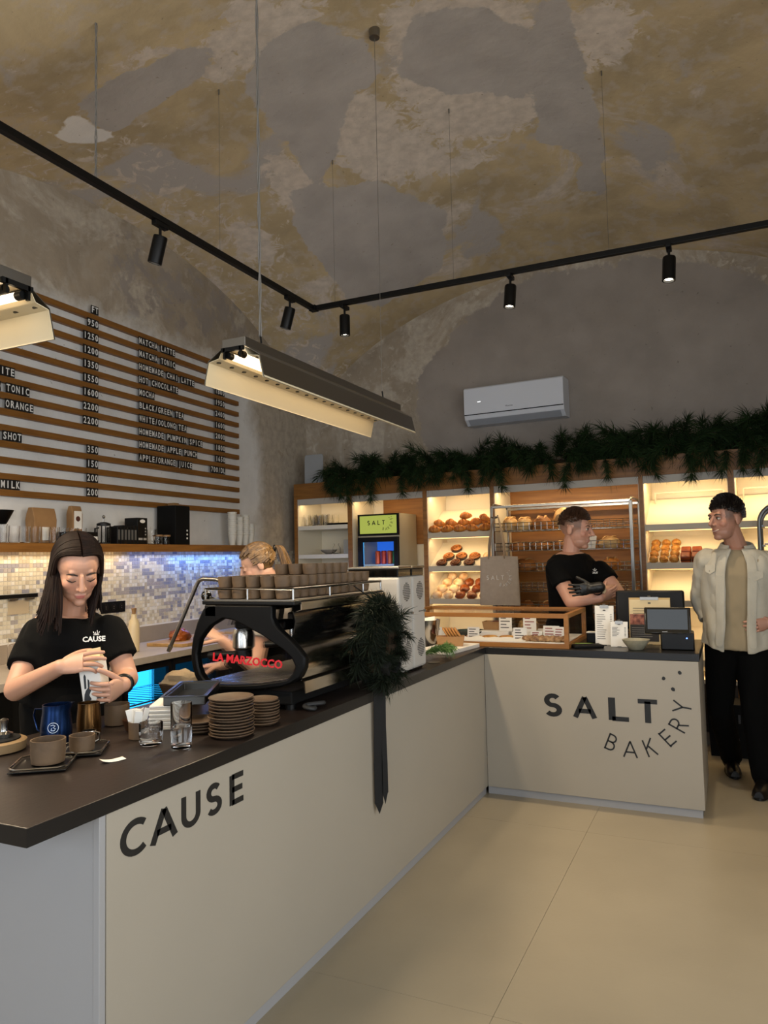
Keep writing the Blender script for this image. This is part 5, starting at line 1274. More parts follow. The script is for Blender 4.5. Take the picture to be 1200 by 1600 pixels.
o = MB().bx(-.05, .05, -.09, .09, 0, .018).build('card_reader', m_blackm, None, True, .006, loc=(.6, .14, ZT), rot=(0, 0, -1.1)); tag(o, 'flat black card reader beside the display case', 'card reader')
dsp = thing('tape_dispenser', 'small black dispenser with a pale top by the case corner', 'dispenser', (.585, .42, ZT))
MB().bx(-.03, .03, -.03, .03, 0, .06).build('body', m_black, dsp, True, .004); MB().bx(-.031, .031, -.031, .031, .06, .066).build('pale_lid', m_paper, dsp, False)
o = MB().bx(-.06, .06, -.012, .012, 0, .012).build('green_knife', mat('lime_plastic', '#7d9a4a', .4), None, True, .004, loc=(.555, .25, ZT), rot=(0, 0, .2)); tag(o, 'lime green knife handle lying at the end of the display case', 'knife')

# ------------------------------------------------------------------ oak shelf things
def onshelf(y_, x=.12): return Lp(x, y_, ZS)
tall = MB().lathe([(.022, .0), (.028, .002), (.033, .09), (.0335, .1), (.031, .1), (.026, .006), (.001, .005)], 16); tall_me = None
for i, (y_, x) in enumerate([(-1.5+.072*j, .2) for j in range(9)]):
    if tall_me is None: o = tall.build('drinking_glass', m_glass); tall_me = o.data
    else: o = link('drinking_glass', tall_me)
    o.location = onshelf(y_, x); tag(o, 'clear drinking glass in the row on the oak wall shelf', 'glass', 'glasses on the oak wall shelf')
dp = thing('coffee_dripper', 'black pour-over dripper resting over the glasses on the oak shelf', 'dripper', onshelf(-1.4, .06))
MB().lathe([(.03, .0), (.035, .004), (.035, .115), (.03, .115), (.028, .006), (.001, .005)], 16).build('stand', m_glass, dp)
MB().lathe([(.02, .116), (.028, .12), (.068, .2), (.065, .2), (.025, .122)], 24).build('cone', m_black, dp)
def bag(name, label, y_, x, w_, d_, h_, lab):
    t = thing(name, label, 'bag', onshelf(y_, x), LA)
    k = MB(); rs = []
    for j in range(7):
        s_ = j/6; dd = d_*(1-.6*max(0, s_-.7)/.3); rs.append([(-dd, -w_*(1-.03*math.sin(s_*6)), h_*s_), (dd, -w_, h_*s_), (dd, w_*(1-.03*math.sin(s_*5)), h_*s_), (-dd, w_, h_*s_)])
    k.rings(rs); k.build('paper_body', m_kraft, t, True, .003, angle=.5)
    MB().bx(d_*.1, d_*.3, -w_*1.01, w_*1.01, h_*.93, h_*.985).build('fold', m_kraft, t, False)
    k = MB(); k.bx(d_+.0005, d_+.0015, -w_*lab[0], w_*lab[0], h_*lab[1], h_*lab[2]); l_ = k.build('label_sticker', m_paper, t, False)
    return t, l_
bag('kraft_bag', 'wide brown kraft bag with a small white label on the oak shelf', -1.14, .09, .085, .04, .225, (.36, .1, .46))
# narrow coffee bag standing on a box
bx_ = thing('storage_box', 'low black box under the narrow coffee bag', 'box', onshelf(-.83, .1), LA); MB().bx(-.07, .07, -.13, .08, 0, .08).build('box_body', m_black, bx_, False, .003); MB().bx(.0705, .0715, -.125, .075, .005, .05).build('white_sticker', m_paper, bx_, False)
t, l_ = bag('coffee_bag', 'narrow kraft coffee bag with a white label and round brown seal', -.885, .14, .04, .03, .17, (.8, .12, .8)); t.location = Lp(.1, -.885, ZS+.0805)
MB().cyl((.0316, 0, .085), (.0322, 0, .085), .018, n=20).build('round_seal', mat('brown_seal', '#4a2417', .6), t)
fp = thing('french_press', 'black and glass french press on the oak shelf', 'french press', onshelf(-.68, .15))
MB().lathe([(.038, .005), (.042, .01), (.042, .125), (.04, .125), (.039, .012), (.001, .01)], 20).build('beaker', m_glass, fp)
k = MB()
for i in range(4): a = i*PI/2+.5; k.bar((.044*math.cos(a), .044*math.sin(a), 0), (.044*math.cos(a), .044*math.sin(a), .125), .008, .003)
k.lathe([(.038, 0), (.046, .0), (.046, .008), (.038, .008)], 20); k.tube([(.0, -.044, .11), (.0, -.075, .105), (.0, -.078, .03), (.0, -.045, .02)], .006, 8); k.build('frame', m_black, fp)
MB().lathe([(.046, .126), (.046, .14), (.02, .15), (.001, .151)], 20).build('lid', m_black, fp); MB().cyl((0, 0, .15), (0, 0, .18), .003, n=8).build('plunger_rod', m_chrome, fp); MB().ell((0, 0, .186), .011).build('plunger_knob', m_chrome, fp)
for i in range(6):
    t = thing('black_tin', 'slim black tin standing in the row on the oak shelf', 'tin', onshelf(-.6+i*.032, .16), LA, 'black tins on the oak shelf'); MB().bx(-.05, .05, -.0145, .0145, 0, .12+.006*(i % 3)).build('tin_body', m_black, t, False, .003); MB().bx(.0502, .051, -.009, .009, .03, .1).build('spine_label', mat('grey_label', '#55534f', .6), t, False)
t = thing('black_box', 'tall black printed box with an oval white badge on the oak shelf', 'box', onshelf(-.37, .15), LA); MB().bx(-.06, .06, -.05, .05, 0, .19).build('carton', m_black, t, False, .002)
k = MB(); k.lathe([(.001, 0), (.026, 0), (.026, .001), (.001, .001)], 20); k.v = [(.0602+z, x, .165+y_*.5) for x, y_, z in k.v]; k.build('oval_badge', m_paper, t, False)
k = MB()
for i in range(3): k.cyl((.0602, .03, .07+.022*i), (.061, .03, .07+.022*i), .006, n=10)
k.bx(.0602, .061, -.04, -.0, .03, .045); k.bx(.0602, .061, .01, .04, .03, .045); k.build('icons', mat('pale_icons', '#9a958d', .6), t, False)
for i, (y_, h_) in enumerate(((-.255, .15), (-.235, .11))):
    o = MB().lathe([(.028, 0), (.034, .003), (.036, h_), (.033, h_), (.03, .006), (.001, .005)], 18).build('glass_beaker', m_glass); o.location = onshelf(y_, .08+.1*i); tag(o, ['tall', 'short'][i]+' clear glass beaker beside the black box', 'beaker')
for i, y_ in enumerate((-.165, -.08)):
    t = thing('wood_lid_jar', 'clear jar with a flat wooden lid on the oak shelf', 'jar', onshelf(y_, .17), LA, 'wooden lidded jars'); MB().lathe([(.03, 0), (.034, .003), (.034, .06), (.031, .06), (.03, .006), (.001, .005)], 18).build('glass', m_glass, t); MB().lathe([(.0, .061), (.037, .061), (.037, .073), (.001, .073)], 20).build('lid', mat('jar_wood', '#80613c', .5), t); MB().lathe([(.001, .007), (.028, .007), (.028, .03), (.001, .032)], 14).build('beans', mat('coffee_beans', '#1d100a', .5), t)
t = thing('black_canister', 'tall black square canister with a small wooden lid on the oak shelf', 'canister', onshelf(.06, .13), LA); MB().bx(-.09, .09, -.085, .085, 0, .3).build('canister_body', m_blackm, t, False, .005); MB().bx(-.03, .03, -.03, .03, .3, .325).build('wooden_lid', MATS['jar_wood'], t, False, .002)
k = MB()
for i in range(3): k.cyl((.0902, .05, .05+.03*i), (.0912, .05, .05+.03*i), .008, n=10)
k.build('white_icons', m_paper, t, False)
cp = MB().lathe([(.022, 0), (.025, .001), (.0375, .095), (.041, .098), (.041, .104), (.0375, .104), (.0242, .004), (.001, .003)], 20); cp_me = None
for c_, (y_, n_) in enumerate(((.8, 11), (.9, 9), (.99, 10), (1.07, 6))):
    for i in range(n_):
        if cp_me is None: o = cp.build('paper_cup', mat('cup_white', '#cfccc2', .5)); cp_me = o.data
        else: o = link('paper_cup', cp_me)
        o.location = onshelf(y_, .15); o.location.z += i*.0185; tag(o, ('topmost ' if i == n_-1 else 'lowest ' if i == 0 else 'middle ')+'white paper cup in the %s nested stack from the black canister' % ['first', 'second', 'third', 'fourth'][c_], 'paper cup', 'paper cups %s stack' % ['first', 'second', 'third', 'fourth'][c_])

# ------------------------------------------------------------------ rear worktop and wall things
so = thing('wall_socket', 'black triple wall socket on the mosaic tiles', 'socket', Lp(.0085, -.45, 1.14), LA)
MB().bx(0, .01, -.115, .115, -.04, .04).build('plate', m_blackm, so, False, .002)
for y_ in (-.075, 0, .075):
    s_ = MB().lathe([(.027, 0), (.027, .002), (.022, .002), (.001, .001)], 20); s_.v = [(.0101+z, x+y_, y2) for x, y2, z in s_.v]; s_.build('outlet', m_black, so)
    k = MB(); k.cyl((.0125, y_, .006), (.0135, y_, .006), .0025, n=8); k.cyl((.0125, y_, -.008), (.0135, y_, -.008), .0025, n=8); k.build('pin_hole', mat('pin_grey', '#77736d', .4), so)
rl = thing('knife_rail', 'black magnetic rail with clips on the mosaic wall', 'rail', Lp(.0085, -1.22, 1.262), LA); MB().bx(0, .012, -.16, .12, -.012, .012).build('bar', m_black, rl, False, .002)
for y_ in (-.1, .02): MB().bx(.012, .03, y_, y_+.06, -.024, -.012).build('clip', m_steel, rl, False)
o = MB().bx(0, .003, -.09, .06, -.11, -.026).build('note_sheet', mat('old_note', '#b3a184', .7), rl, False)
bo = thing('syrup_bottle', 'cream bottle with a wooden stopper on the rear worktop', 'bottle', Lp(.36, -.62, ZR))
MB().lathe([(.03, 0), (.036, .003), (.038, .16), (.032, .2), (.018, .225), (.018, .25), (.001, .251)], 22).build('body', mat('cream_glaze', '#c2b08c', .35), bo); MB().lathe([(.012, .2515), (.014, .27), (.018, .29), (.001, .293)], 14).build('stopper', MATS['jar_wood'], bo)
bl = thing('glass_canister', 'small glass canister with dark grounds on the rear worktop', 'jar', Lp(.2, -1.42, ZR)); MB().lathe([(.03, 0), (.036, .003), (.036, .13), (.03, .15), (.028, .15), (.033, .13), (.033, .006), (.001, .005)], 18).build('glass', m_glass, bl); MB().lathe([(.001, .007), (.031, .007), (.031, .05), (.001, .052)], 14).build('grounds', MATS['coffee_beans'], bl); MB().lathe([(.001, .151), (.032, .151), (.032, .168), (.001, .168)], 16).build('lid', m_steel, bl)
ct = thing('cutting_board', 'wooden cutting board on the rear worktop below the socket', 'cutting board', Lp(.38, -.05, ZR), LA+.1)
MB().prism([(-.17, -.3), (.12, -.3), (.14, -.26), (.14, .3), (-.12, .32), (-.17, .28)], .024).build('board', mat('board_wood', '#8f6f42', .5, color2='#a8854f', scale=5, stretch=(6, 1, 6)), ct, False, .004)
MB().bx(.1405, .1425, -.05, .03, .004, .02).build('white_tag', m_paper, ct, False)
o = tag(lump(.065, .085, .085, 61, .3, 24, 14, 5).build('golden_brioche', mat('brioche_crust', '#43160a', .35, color2='#a8571c', scale=8, bump=.3)), 'dark golden knotted brioche on the wooden cutting board', 'bread'); o.location = Lp(.36, -.15, ZR+.0245)
o = MB().bx(-.1, .1, -.13, .13, 0, .02).build('spare_board', MATS['board_wood'], None, False, .003, loc=Lp(.3, .62, ZR), rot=(0, 0, .3)); tag(o, 'pale spare board lying further along the rear worktop', 'cutting board')

# ------------------------------------------------------------------ far side: trolley and black bin
tr2 = thing('tray_trolley', 'grey tubular tray trolley with a rounded top standing before the last bay', 'trolley', Bp(.44, -.36, 0), BA)
m_tub = mat('grey_tube', '#6a6d6f', .35, metal=.7)
for y_ in (-.22, .22):
    k = MB(); pts = [(-.26, y_, .06), (-.26, y_, 1.62)]+[(-.26+.1*(1-math.cos(a)), y_, 1.62+.12*math.sin(a)) for a in [i*PI/2/6 for i in range(1, 7)]]
    pts += [(.16+.1*math.sin(a), y_, 1.62+.12*math.cos(a)) for a in [i*PI/2/6 for i in range(0, 7)]]+[(.26, y_, .06)]
    k.tube(pts, .014, 10); k.build('hoop_frame', m_tub, tr2)
for z_ in [.3+.13*i for i in range(11)]:
    k = MB()
    for x in (-.245, .245): k.bx(x-.012, x+.012, -.22, .22, z_, z_+.012)
    k.build('runner', m_tub, tr2, False)
for z_ in (.95, 1.21, 1.47):
    MB().bx(-.235, .235, -.2, .2, z_-.1+.113, z_-.1+.121).build('baking_tray', m_steel, tr2, False, .002)
for x in (-.26, .26):
    for y_ in (-.22, .22): MB().cyl((x-.012, y_, .03), (x+.012, y_, .03), .03, n=14).build('castor', m_black, tr2)
bn = thing('black_crate', 'black slotted plastic crate on the floor before the oak unit', 'crate', Bp(-.06, -.19, 0), BA)
k = MB(); rs = []
for s_, z_ in ((.145, 0), (.16, .34), (.16, .36), (.15, .36), (.138, .01)): rs.append([(-s_, -s_*.8, z_), (s_, -s_*.8, z_), (s_, s_*.8, z_), (-s_, s_*.8, z_)])
k.rings(rs); k.build('tub', m_blackm, bn, False)
k = MB()
for i in range(6): k.bx(-.1+i*.035, -.085+i*.035, -.133, -.13, .24, .3)
k.build('slot', mat('slot_grey', '#3a3a3c', .5), bn, False)
MB().bx(-.165, .165, -.135, .135, .36, .37).build('rim', m_black, bn, False, .003)
# ------------------------------------------------------------------ people
from mathutils.bvhtree import BVHTree
UP = Vector((0, 0, 1))
def evaluated(mb, mods):
    me = bpy.data.meshes.new('tmp'); me.from_pydata(mb.v, [], mb.f)
    bm = bmesh.new(); bm.from_mesh(me); bmesh.ops.recalc_face_normals(bm, faces=bm.faces); bm.to_mesh(me); bm.free()
    o = bpy.data.objects.new('tmp', me); col.objects.link(o)
    for kind, kw in mods:
        md = o.modifiers.new(kind, kind)
        for a, v in kw.items(): setattr(md, a, v)
    out = bpy.data.meshes.new_from_object(o.evaluated_get(bpy.context.evaluated_depsgraph_get()))
    col.objects.unlink(o); bpy.data.objects.remove(o)
    return out
def remesh(mb, voxel, it=4, fac=.5):
    return evaluated(mb, [('REMESH', dict(mode='VOXEL', voxel_size=voxel, use_smooth_shade=True)), ('SMOOTH', dict(factor=fac, iterations=it))])
def mesh_to_mb(mb, me):
    mb.add([v.co.copy() for v in me.vertices], [tuple(p.vertices) for p in me.polygons])
def smooth_tube(k, pts, rad, n=8, sub=4, flat=1.):
    P_ = [Vector(p) for p in pts]; out = []; rr = []
    for i in range(len(P_)-1):
        p0, p1, p2, p3 = P_[max(i-1, 0)], P_[i], P_[i+1], P_[min(i+2, len(P_)-1)]
        for q in range(sub):
            t = q/sub
            out.append(.5*((2*p1)+(p2-p0)*t+(2*p0-5*p1+4*p2-p3)*t*t+(3*p1-p0-3*p2+p3)*t**3)); rr.append(rad[i]*(1-t)+rad[i+1]*t)
    out.append(P_[-1]); rr.append(rad[-1]); k.tube(out, rr, n, flat=flat)
def basis(fw, up=UP):
    fw = Vector(fw).normalized(); left = Vector(up).cross(fw).normalized(); u = fw.cross(left).normalized()
    return Matrix((left, -fw, u)).transposed()          # columns: person's left, back, up
def head_mat(c, fw, up=UP, s=1.):
    return Matrix.Translation(c) @ (basis(fw, up) @ Matrix.Scale(s, 3)).to_4x4()
def head_prims(k, H, neck, man=False):
    k.xf = H
    k.ell((0, .012, .03), (.073, .092, .085), 24, 16); k.ell((0, -.02, -.02), (.062, .07, .088), 24, 16)
    if not man: k.ell((0, -.03, .035), (.058, .052, .055), 20, 12)
    jw = .054 if man else .05
    k.ell((0, -.028, -.07), (jw, .054, .042), 20, 12); k.ell((0, -.062, -.096), (.026 if man else .022, .024, .019))
    for s in (-1, 1):
        k.ell((s*.033, -.054, -.022), .0255); k.ell((s*.0755, .014, -.004), (.007, .018, .03)); k.ell((s*.0105, -.096, -.027), .0085)
        k.ell((s*.03, -.073, .008), .0135)
    k.cap((-.03, -.076 if man else -.071, .03), .0095 if not man else .0145, (.03, -.076 if man else -.071, .03), .0095 if not man else .0145)
    k.cap((0, -.086, .02), .0085, (0, -.109 if not man else -.114, -.022), .0105)
    k.ell((0, -.084, -.056), (.021, .009, .0055)); k.ell((0, -.083, -.066), (.017, .009, .006))
    k.xf = None
    a = H @ Vector((0, .02, -.05)); k.cap(a, .049 if not man else .055, neck, .054 if not man else .06)
def torso_rings(k, pel, neck, axis, W, infl=0., fr=(0, .25, .5, .72, .88, .96, 1.0), bend=0., n=28, y_bias=0.):
    d = (neck-pel); ax = axis-d*(axis.dot(d)/d.length_squared); ax.normalize(); fwd = ax.cross(d.normalized())  # ax = person's left
    rs = []
    for f_, (w_, dp) in zip(fr, W):
        c = pel+d*f_+fwd*(-bend*math.sin(PI*f_))
        rs.append([c+ax*(w_+infl)*math.copysign(abs(math.cos(2*PI*j/n))**.85, math.cos(2*PI*j/n))+fwd*(dp+infl)*math.copysign(abs(math.sin(2*PI*j/n))**.9, math.sin(2*PI*j/n)) for j in range(n)])
    k.rings(rs); return ax, fwd
W_F = [(.165, .115), (.128, .095), (.14, .112), (.158, .108), (.15, .085), (.105, .068), (.06, .055)]
W_M = [(.165, .115), (.15, .108), (.165, .12), (.192, .12), (.19, .1), (.14, .08), (.072, .065)]
def hand(k, k2, wrist, d, pn, curl=(.3, .3, .3, .3), side=1, s=1., tcurl=.3, spread=.06, pts_out=None):
    """palm goes in k (remeshed), fingers in k2; d points to the fingers, pn out of the palm, side=+1: thumb on d x pn"""
    d = Vector(d).normalized(); pn = Vector(pn); pn = (pn-d*pn.dot(d)).normalized(); x = d.cross(pn)*side
    rs = []
    for t, w_, th in ((-.012, .025, .021), (.02, .033, .018), (.055, .04, .015), (.085, .039, .011)):
        rs.append([wrist+d*t*s+(x*w_*math.cos(2*PI*j/16)+pn*th*math.sin(2*PI*j/16))*s for j in range(16)])
    k.rings(rs)
    k2.rings(rs)
    for i, (off, ln, r) in enumerate(((.029, .07, .0088), (.0098, .077, .009), (-.0098, .072, .0088), (-.029, .057, .0078))):
        p = wrist+d*.078*s+x*off*s; dd = (d+x*off/.03*spread).normalized(); a = 0; pts = [p-dd*.012*s, p]; rad = [r*s, r*1.02*s]
        for q, sg in enumerate((.45, .32, .25)):
            a += curl[i][q] if isinstance(curl[i], tuple) else curl[i]*(1 if q else .8); v = dd*math.cos(a)+pn*math.sin(a); p = p+v*ln*sg*s; pts.append(p); rad.append(r*s*(1-.09*(q+1)))
        smooth_tube(k2, pts, rad, 10, 4); k2.ell(pts[-1], rad[-1], 10, 8)
        # nail
        v = (pts[-1]-pts[-2]).normalized(); nn = -(pn-v*pn.dot(v)).normalized()
    p = wrist+d*.022*s+x*.026*s; dd = (d*.62+x*.75+pn*.28).normalized(); pts = [p-dd*.01*s, p]; rad = [.012*s, .0118*s]; a = 0
    for q, ln in enumerate((.036, .03, .024)):
        a += tcurl; v = (dd*math.cos(a)+(d*.6+pn*.7).normalized()*math.sin(a)).normalized(); p = p+v*ln*s; pts.append(p); rad.append((.0108-.001*q)*s)
    smooth_tube(k2, pts, rad, 10, 4); k2.ell(pts[-1], rad[-1], 10, 8)
def paint(me, base, H=None, lips=None, var=.0, extra=None):
    n = len(me.vertices); a = me.color_attributes.new('Col', 'FLOAT_COLOR', 'POINT'); out = []
    Hi = H.inverted() if H else None
    b = Vector(base[:3]); lp = Vector(lips[:3]) if lips else None
    for v in me.vertices:
        c = b.copy()
        if Hi:
            p = Hi @ v.co
            if abs(p.x) < .09 and -.13 < p.z < .13 and p.y < .12:
                if lp is not None and p.y < -.07:
                    f = max(0, 1-((p.x/.022)**2+((p.z+.061)/.0105)**2)); c = c.lerp(lp, min(1, f*1.3))
                f = math.exp(-(((abs(p.x)-.038)/.02)**2+((p.z+.025)/.02)**2)) if p.y < -.03 else 0; c = c.lerp(Vector((b.x*1.0, b.y*.72, b.z*.68)), f*.5)
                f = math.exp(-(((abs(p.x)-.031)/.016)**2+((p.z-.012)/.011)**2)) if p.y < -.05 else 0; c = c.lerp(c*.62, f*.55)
                if extra: c = extra(p, c)
        out += [c.x, c.y, c.z, 1]
    a.data.foreach_set('color', out)
m_skin = attr_mat('skin', .5, sss=.12)
def finish(name, k, mt, parent, smooth=True):
    o = k.build(name, mt, parent, smooth, angle=1.2); return o
def brow_lash(root, H, col_, man=False, closed=False, back=0.):
    m_b = mat('brow_'+col_, col_, .7)
    for s in (-1, 1):
        k = MB(); k.xf = H; k.tube([(s*.014, -.0905, .027), (s*.028, -.0905, .033), (s*.042, -.084, .031), (s*.05, -.077, .026)], [.002, .0033, .003, .0012], 6); k.build('eyebrow', m_b, root)
        k = MB(); k.xf = H
        if closed: k.tube([(s*.017, -.0835, .003), (s*.03, -.0875, -.001), (s*.043, -.081, .003), (s*.048, -.076, .006)], [.001, .0018, .002, .001], 6)
        else: k.tube([(s*.018, -.0855, .013), (s*.03, -.0885, .0165), (s*.042, -.082, .013)], [.001, .0016, .001], 6)
        k.build('eyelashes', m_b, root)
        if not closed:
            k = MB(); k.xf = H; k.ell((s*.03, -.0765, .0085), (.0125, .0115, .0085), 14, 10); e = k.build('eye', mat('eye_white', '#b8b0a6', .2), root)
            k = MB(); k.xf = H; k.ell((s*.03-.002, -.0855, .0085), (.0055, .0035, .0058), 12, 8); k.build('iris', mat('iris_dark', '#1d140e', .15), e)
def surf_xf(o, px, py, off=.002, upv=UP):
    """a drawing frame lying on mesh o where the line of sight through a photo pixel meets it"""
    bv = BVHTree.FromPolygons([v.co for v in o.data.vertices], [p.vertices for p in o.data.polygons])
    d = (at(px, py, 1.)-CAM).normalized(); h = bv.ray_cast(CAM, d)
    if h[0] is None: return None
    n = h[1].normalized(); n = -n if n.dot(d) > 0 else n
    n = (n-d*.5).normalized(); x = upv.cross(n).normalized(); y = n.cross(x)
    M = Matrix((x, y, n)).transposed().to_4x4(); M.translation = h[0]+n*off; return M
def wrinkle(me, amp, f, seed=0.):
    n = len(me.vertices); co = np.empty(n*3, np.float32); me.vertices.foreach_get('co', co); nr = np.empty(n*3, np.float32); me.vertex_normals.foreach_get('vector', nr)
    co = co.reshape(-1, 3); nr = nr.reshape(-1, 3); d = np.empty(n, np.float32)
    for i, (x, y, z) in enumerate((co*np.array((f, f, f*.55), np.float32)+seed).tolist()): p = Vector((x, y, z)); d[i] = noise.noise(p)+.5*noise.noise(p*2.3)
    me.vertices.foreach_set('co', (co+nr*(d*amp)[:, None]).ravel()); me.update()
def cloth(name, k, mt, root, voxel=.008, it=4, amp=.0025, f=16, seed=0.):
    me = remesh(k, voxel, it); me.name = name
    wrinkle(me, amp, f, seed); me.materials.clear(); me.materials.append(mt); return link(name, me, root)
m_tee = mat('black_cotton', '#040404', .9, spec=.15, bump=.1, bscale=200); m_trouser = mat('black_trousers', '#040404', .9, spec=.15)
m_rubber = mat('black_sole', '#080808', .6); m_logo = mat('white_print', '#d2d0cb', .7)
def legs(k, pel, ax, hipw, foot_l, foot_r, knee_l=None, knee_r=None, r=(.088, .062, .05), ankle=.09):
    for s, f_, kn in ((1, foot_l, knee_l), (-1, foot_r, knee_r)):
        hip = pel+ax*s*hipw+Vector((0, 0, -.03)); an = Vector((f_.x, f_.y, ankle)); kn = kn or hip.lerp(an, .52)
        k.cap(hip, r[0], kn, r[1]); k.cap(kn, r[1], an, r[2])
def shoe(name, root, f_, fw, mt, ln=.28, hgt=.1):
    fw = Vector((fw.x, fw.y, 0)).normalized(); sd = Vector((-fw.y, fw.x, 0)); k = MB(); rs = []
    for t, w_, h_ in ((-.3, .02, .06), (-.27, .034, .1), (-.1, .038, .105), (.15, .042, .085), (.4, .047, .06), (.58, .044, .05), (.68, .025, .035)):
        c = Vector((f_.x, f_.y, .018))+fw*t*ln; rs.append([c+sd*w_*math.cos(a)+UP*h_*max(0, math.sin(a)) for a in [2*PI*j/16 for j in range(16)]])
    k.rings(rs); k.cap(Vector((f_.x, f_.y, .065))-fw*.012, .056, Vector((f_.x, f_.y, hgt+.06))-fw*.006, .058)
    o = k.build(name, mt, root)
    k = MB(); rs = []
    for z_ in (0, .018): rs.append([Vector((f_.x, f_.y, z_))+fw*(ln*(.19+.5*math.cos(a)))+sd*(.047*math.sin(a)) for a in [2*PI*j/24 for j in range(24)]])
    k.rings(rs); k.build('sole', m_rubber, o, False)
    return o
def scalp_hit(H, a, e, r=(.078, .098, .09), c=(0, .014, .033)):    # point of the scalp ellipsoid: a azimuth from the back, e elevation
    return H @ (Vector(c)+Vector((r[0]*math.cos(e)*math.sin(a), r[1]*math.cos(e)*math.cos(a), r[2]*math.sin(e))))
def skull_cap(k, H, line, infl=1., n=80, m=56, c=(0, .014, .033), r=(.0775, .0965, .0885), amp=.003, seed=0):
    vs_ = []; idx = {}
    for i in range(m+1):
        e = -PI/2+PI*i/m
        for j in range(n):
            a = 2*PI*j/n; p = Vector(c)+Vector((r[0]*math.cos(e)*math.sin(a), r[1]*math.cos(e)*math.cos(a), r[2]*math.sin(e)))*infl
            p += (p-Vector(c)).normalized()*amp*noise.noise(p*70+Vector((seed, 0, 0)))
            idx[(i, j)] = len(vs_); vs_.append(H @ p)
    fs = []
    loc = [H.inverted() @ v for v in vs_]
    for i in range(m):
        for j in range(n):
            q = [idx[(i, j)], idx[(i, (j+1) % n)], idx[(i+1, (j+1) % n)], idx[(i+1, j)]]
            if all(line(loc[t]) for t in q): fs.append(tuple(q))
    k.add(vs_, fs)

# ---------------------------------------------------------------- barista with the milk carton
p1 = thing('person', 'person with long dark hair in a black printed t-shirt opening a milk carton', 'person', (-.92, -2.36, 0))
inv = p1.matrix_world  # root sits at the feet; parts are built in world space and moved under it
def under(root):
    root_loc = root.location.copy()
    for ch in [c for c in bpy.data.objects if c.parent == root]: ch.location = ch.location-root_loc
SK1 = (.44, .235, .155)
hc = at(121, 889, 2.8); toward = (-CF*.9+CR*.58)
fw = (toward.normalized()*.88-UP*.47).normalized(); H1 = head_mat(hc, fw, UP-CR*.04, 1.06)
nk = at(113, 957, 2.86); pel = at(104, 1130, 2.9); pel = Vector((pel.x, pel.y, .93))
k = MB(); head_prims(k, H1, nk); hd_me = remesh(k, .0034, 3)
k = MB(); ax1 = CR*1.0+Vector((.0, 0, 0)); torso_rings(k, pel, nk, ax1, W_F)
shr, shl = at(58, 989, 2.9), at(172, 984, 2.86)
elr, wrr = at(24, 1078, 2.72), at(95, 1042, 2.52)
ell_, wrl = at(199, 1060, 2.8), at(192, 1070, 2.6)
for a, b_, c_ in ((shr, elr, wrr), (shl, ell_, wrl)):
    k.cap(a, .05, b_, .041); k.cap(b_, .041, c_, .027)
axn = (shl-shr).normalized(); ftl, ftr = Vector((pel.x+.06, pel.y+.1, 0)), Vector((pel.x-.06, pel.y-.06, 0))
legs(k, pel, axn, .085, pel+axn*.1-UP*pel.z, pel-axn*.1-UP*pel.z)
k2 = MB()
hand(k, k2, wrr, CR*.95+UP*.22, CF*.75-UP*.55, (.2, .28, .42, .55), 1, .95, .35)
hand(k, k2, wrl, -CF*.93-CR*.25-UP*.1, -CR*.95-CF*.2, ((1.1, .4, .3), (1.15, .4, .3), (1.15, .4, .3), (1.1, .45, .35)), -1, .95, .2)
bd = remesh(k, .0065, 4); full = MB(); mesh_to_mb(full, bd); mesh_to_mb(full, hd_me); full.add(k2.v, k2.f)
bo1 = finish('body', full, m_skin, p1); paint(bo1.data, SK1, H1, (.42, .13, .11))
brow_lash(p1, H1, '#1d120d', closed=True)
k = MB(); torso_rings(k, pel, nk, ax1, [(.178, .13), (.142, .112), (.155, .128), (.168, .124), (.15, .098), (.112, .08), (.074, .068)], fr=(-.02, .25, .5, .72, .87, .945, .985), infl=.004)
for a, b_, t in ((shr, elr, .62), (shl, ell_, .6)):
    e = a.lerp(b_, t); k.ell(a, .06); k.cyl(a, e, .06, .068, 20)
ts = cloth('t_shirt', k, m_tee, p1, .0075, 6, .005, 14, 3.)
k = MB(); legs(k, pel, axn, .085, pel+axn*.1-UP*pel.z, pel-axn*.1-UP*pel.z, r=(.1, .075, .065), ankle=.06); k.ell(pel, (.17, .13, .1)); cloth('trousers', k, m_trouser, p1, .012)
for s in (1, -1): shoe('shoe', p1, pel+axn*.1*s-UP*pel.z, -CF, m_black)
M = surf_xf(ts, 151, 998, .016)
if M:
    text_mesh('shirt_lettering', 'CAUSE', .0265, m_logo, p1, M @ Matrix.Translation((-.008, -.011, .003)), bold=.0008, align='CENTER')
    k = MB(); k.xf = M; k.tube([(-.011, .026, 0), (-.009, .02, 0), (-.003, .0165, 0), (.003, .0165, 0), (.009, .02, 0), (.011, .026, 0)], .0014, 5); k.tube([(-.004, .024, 0), (-.003, .019, 0)], .0014, 5); k.tube([(.003, .03, 0), (.003, .019, 0)], .0014, 5); k.tube([(-.01, .0135, 0), (.01, .0135, 0)], .0013, 5); k.build('shirt_emblem', m_logo, p1)
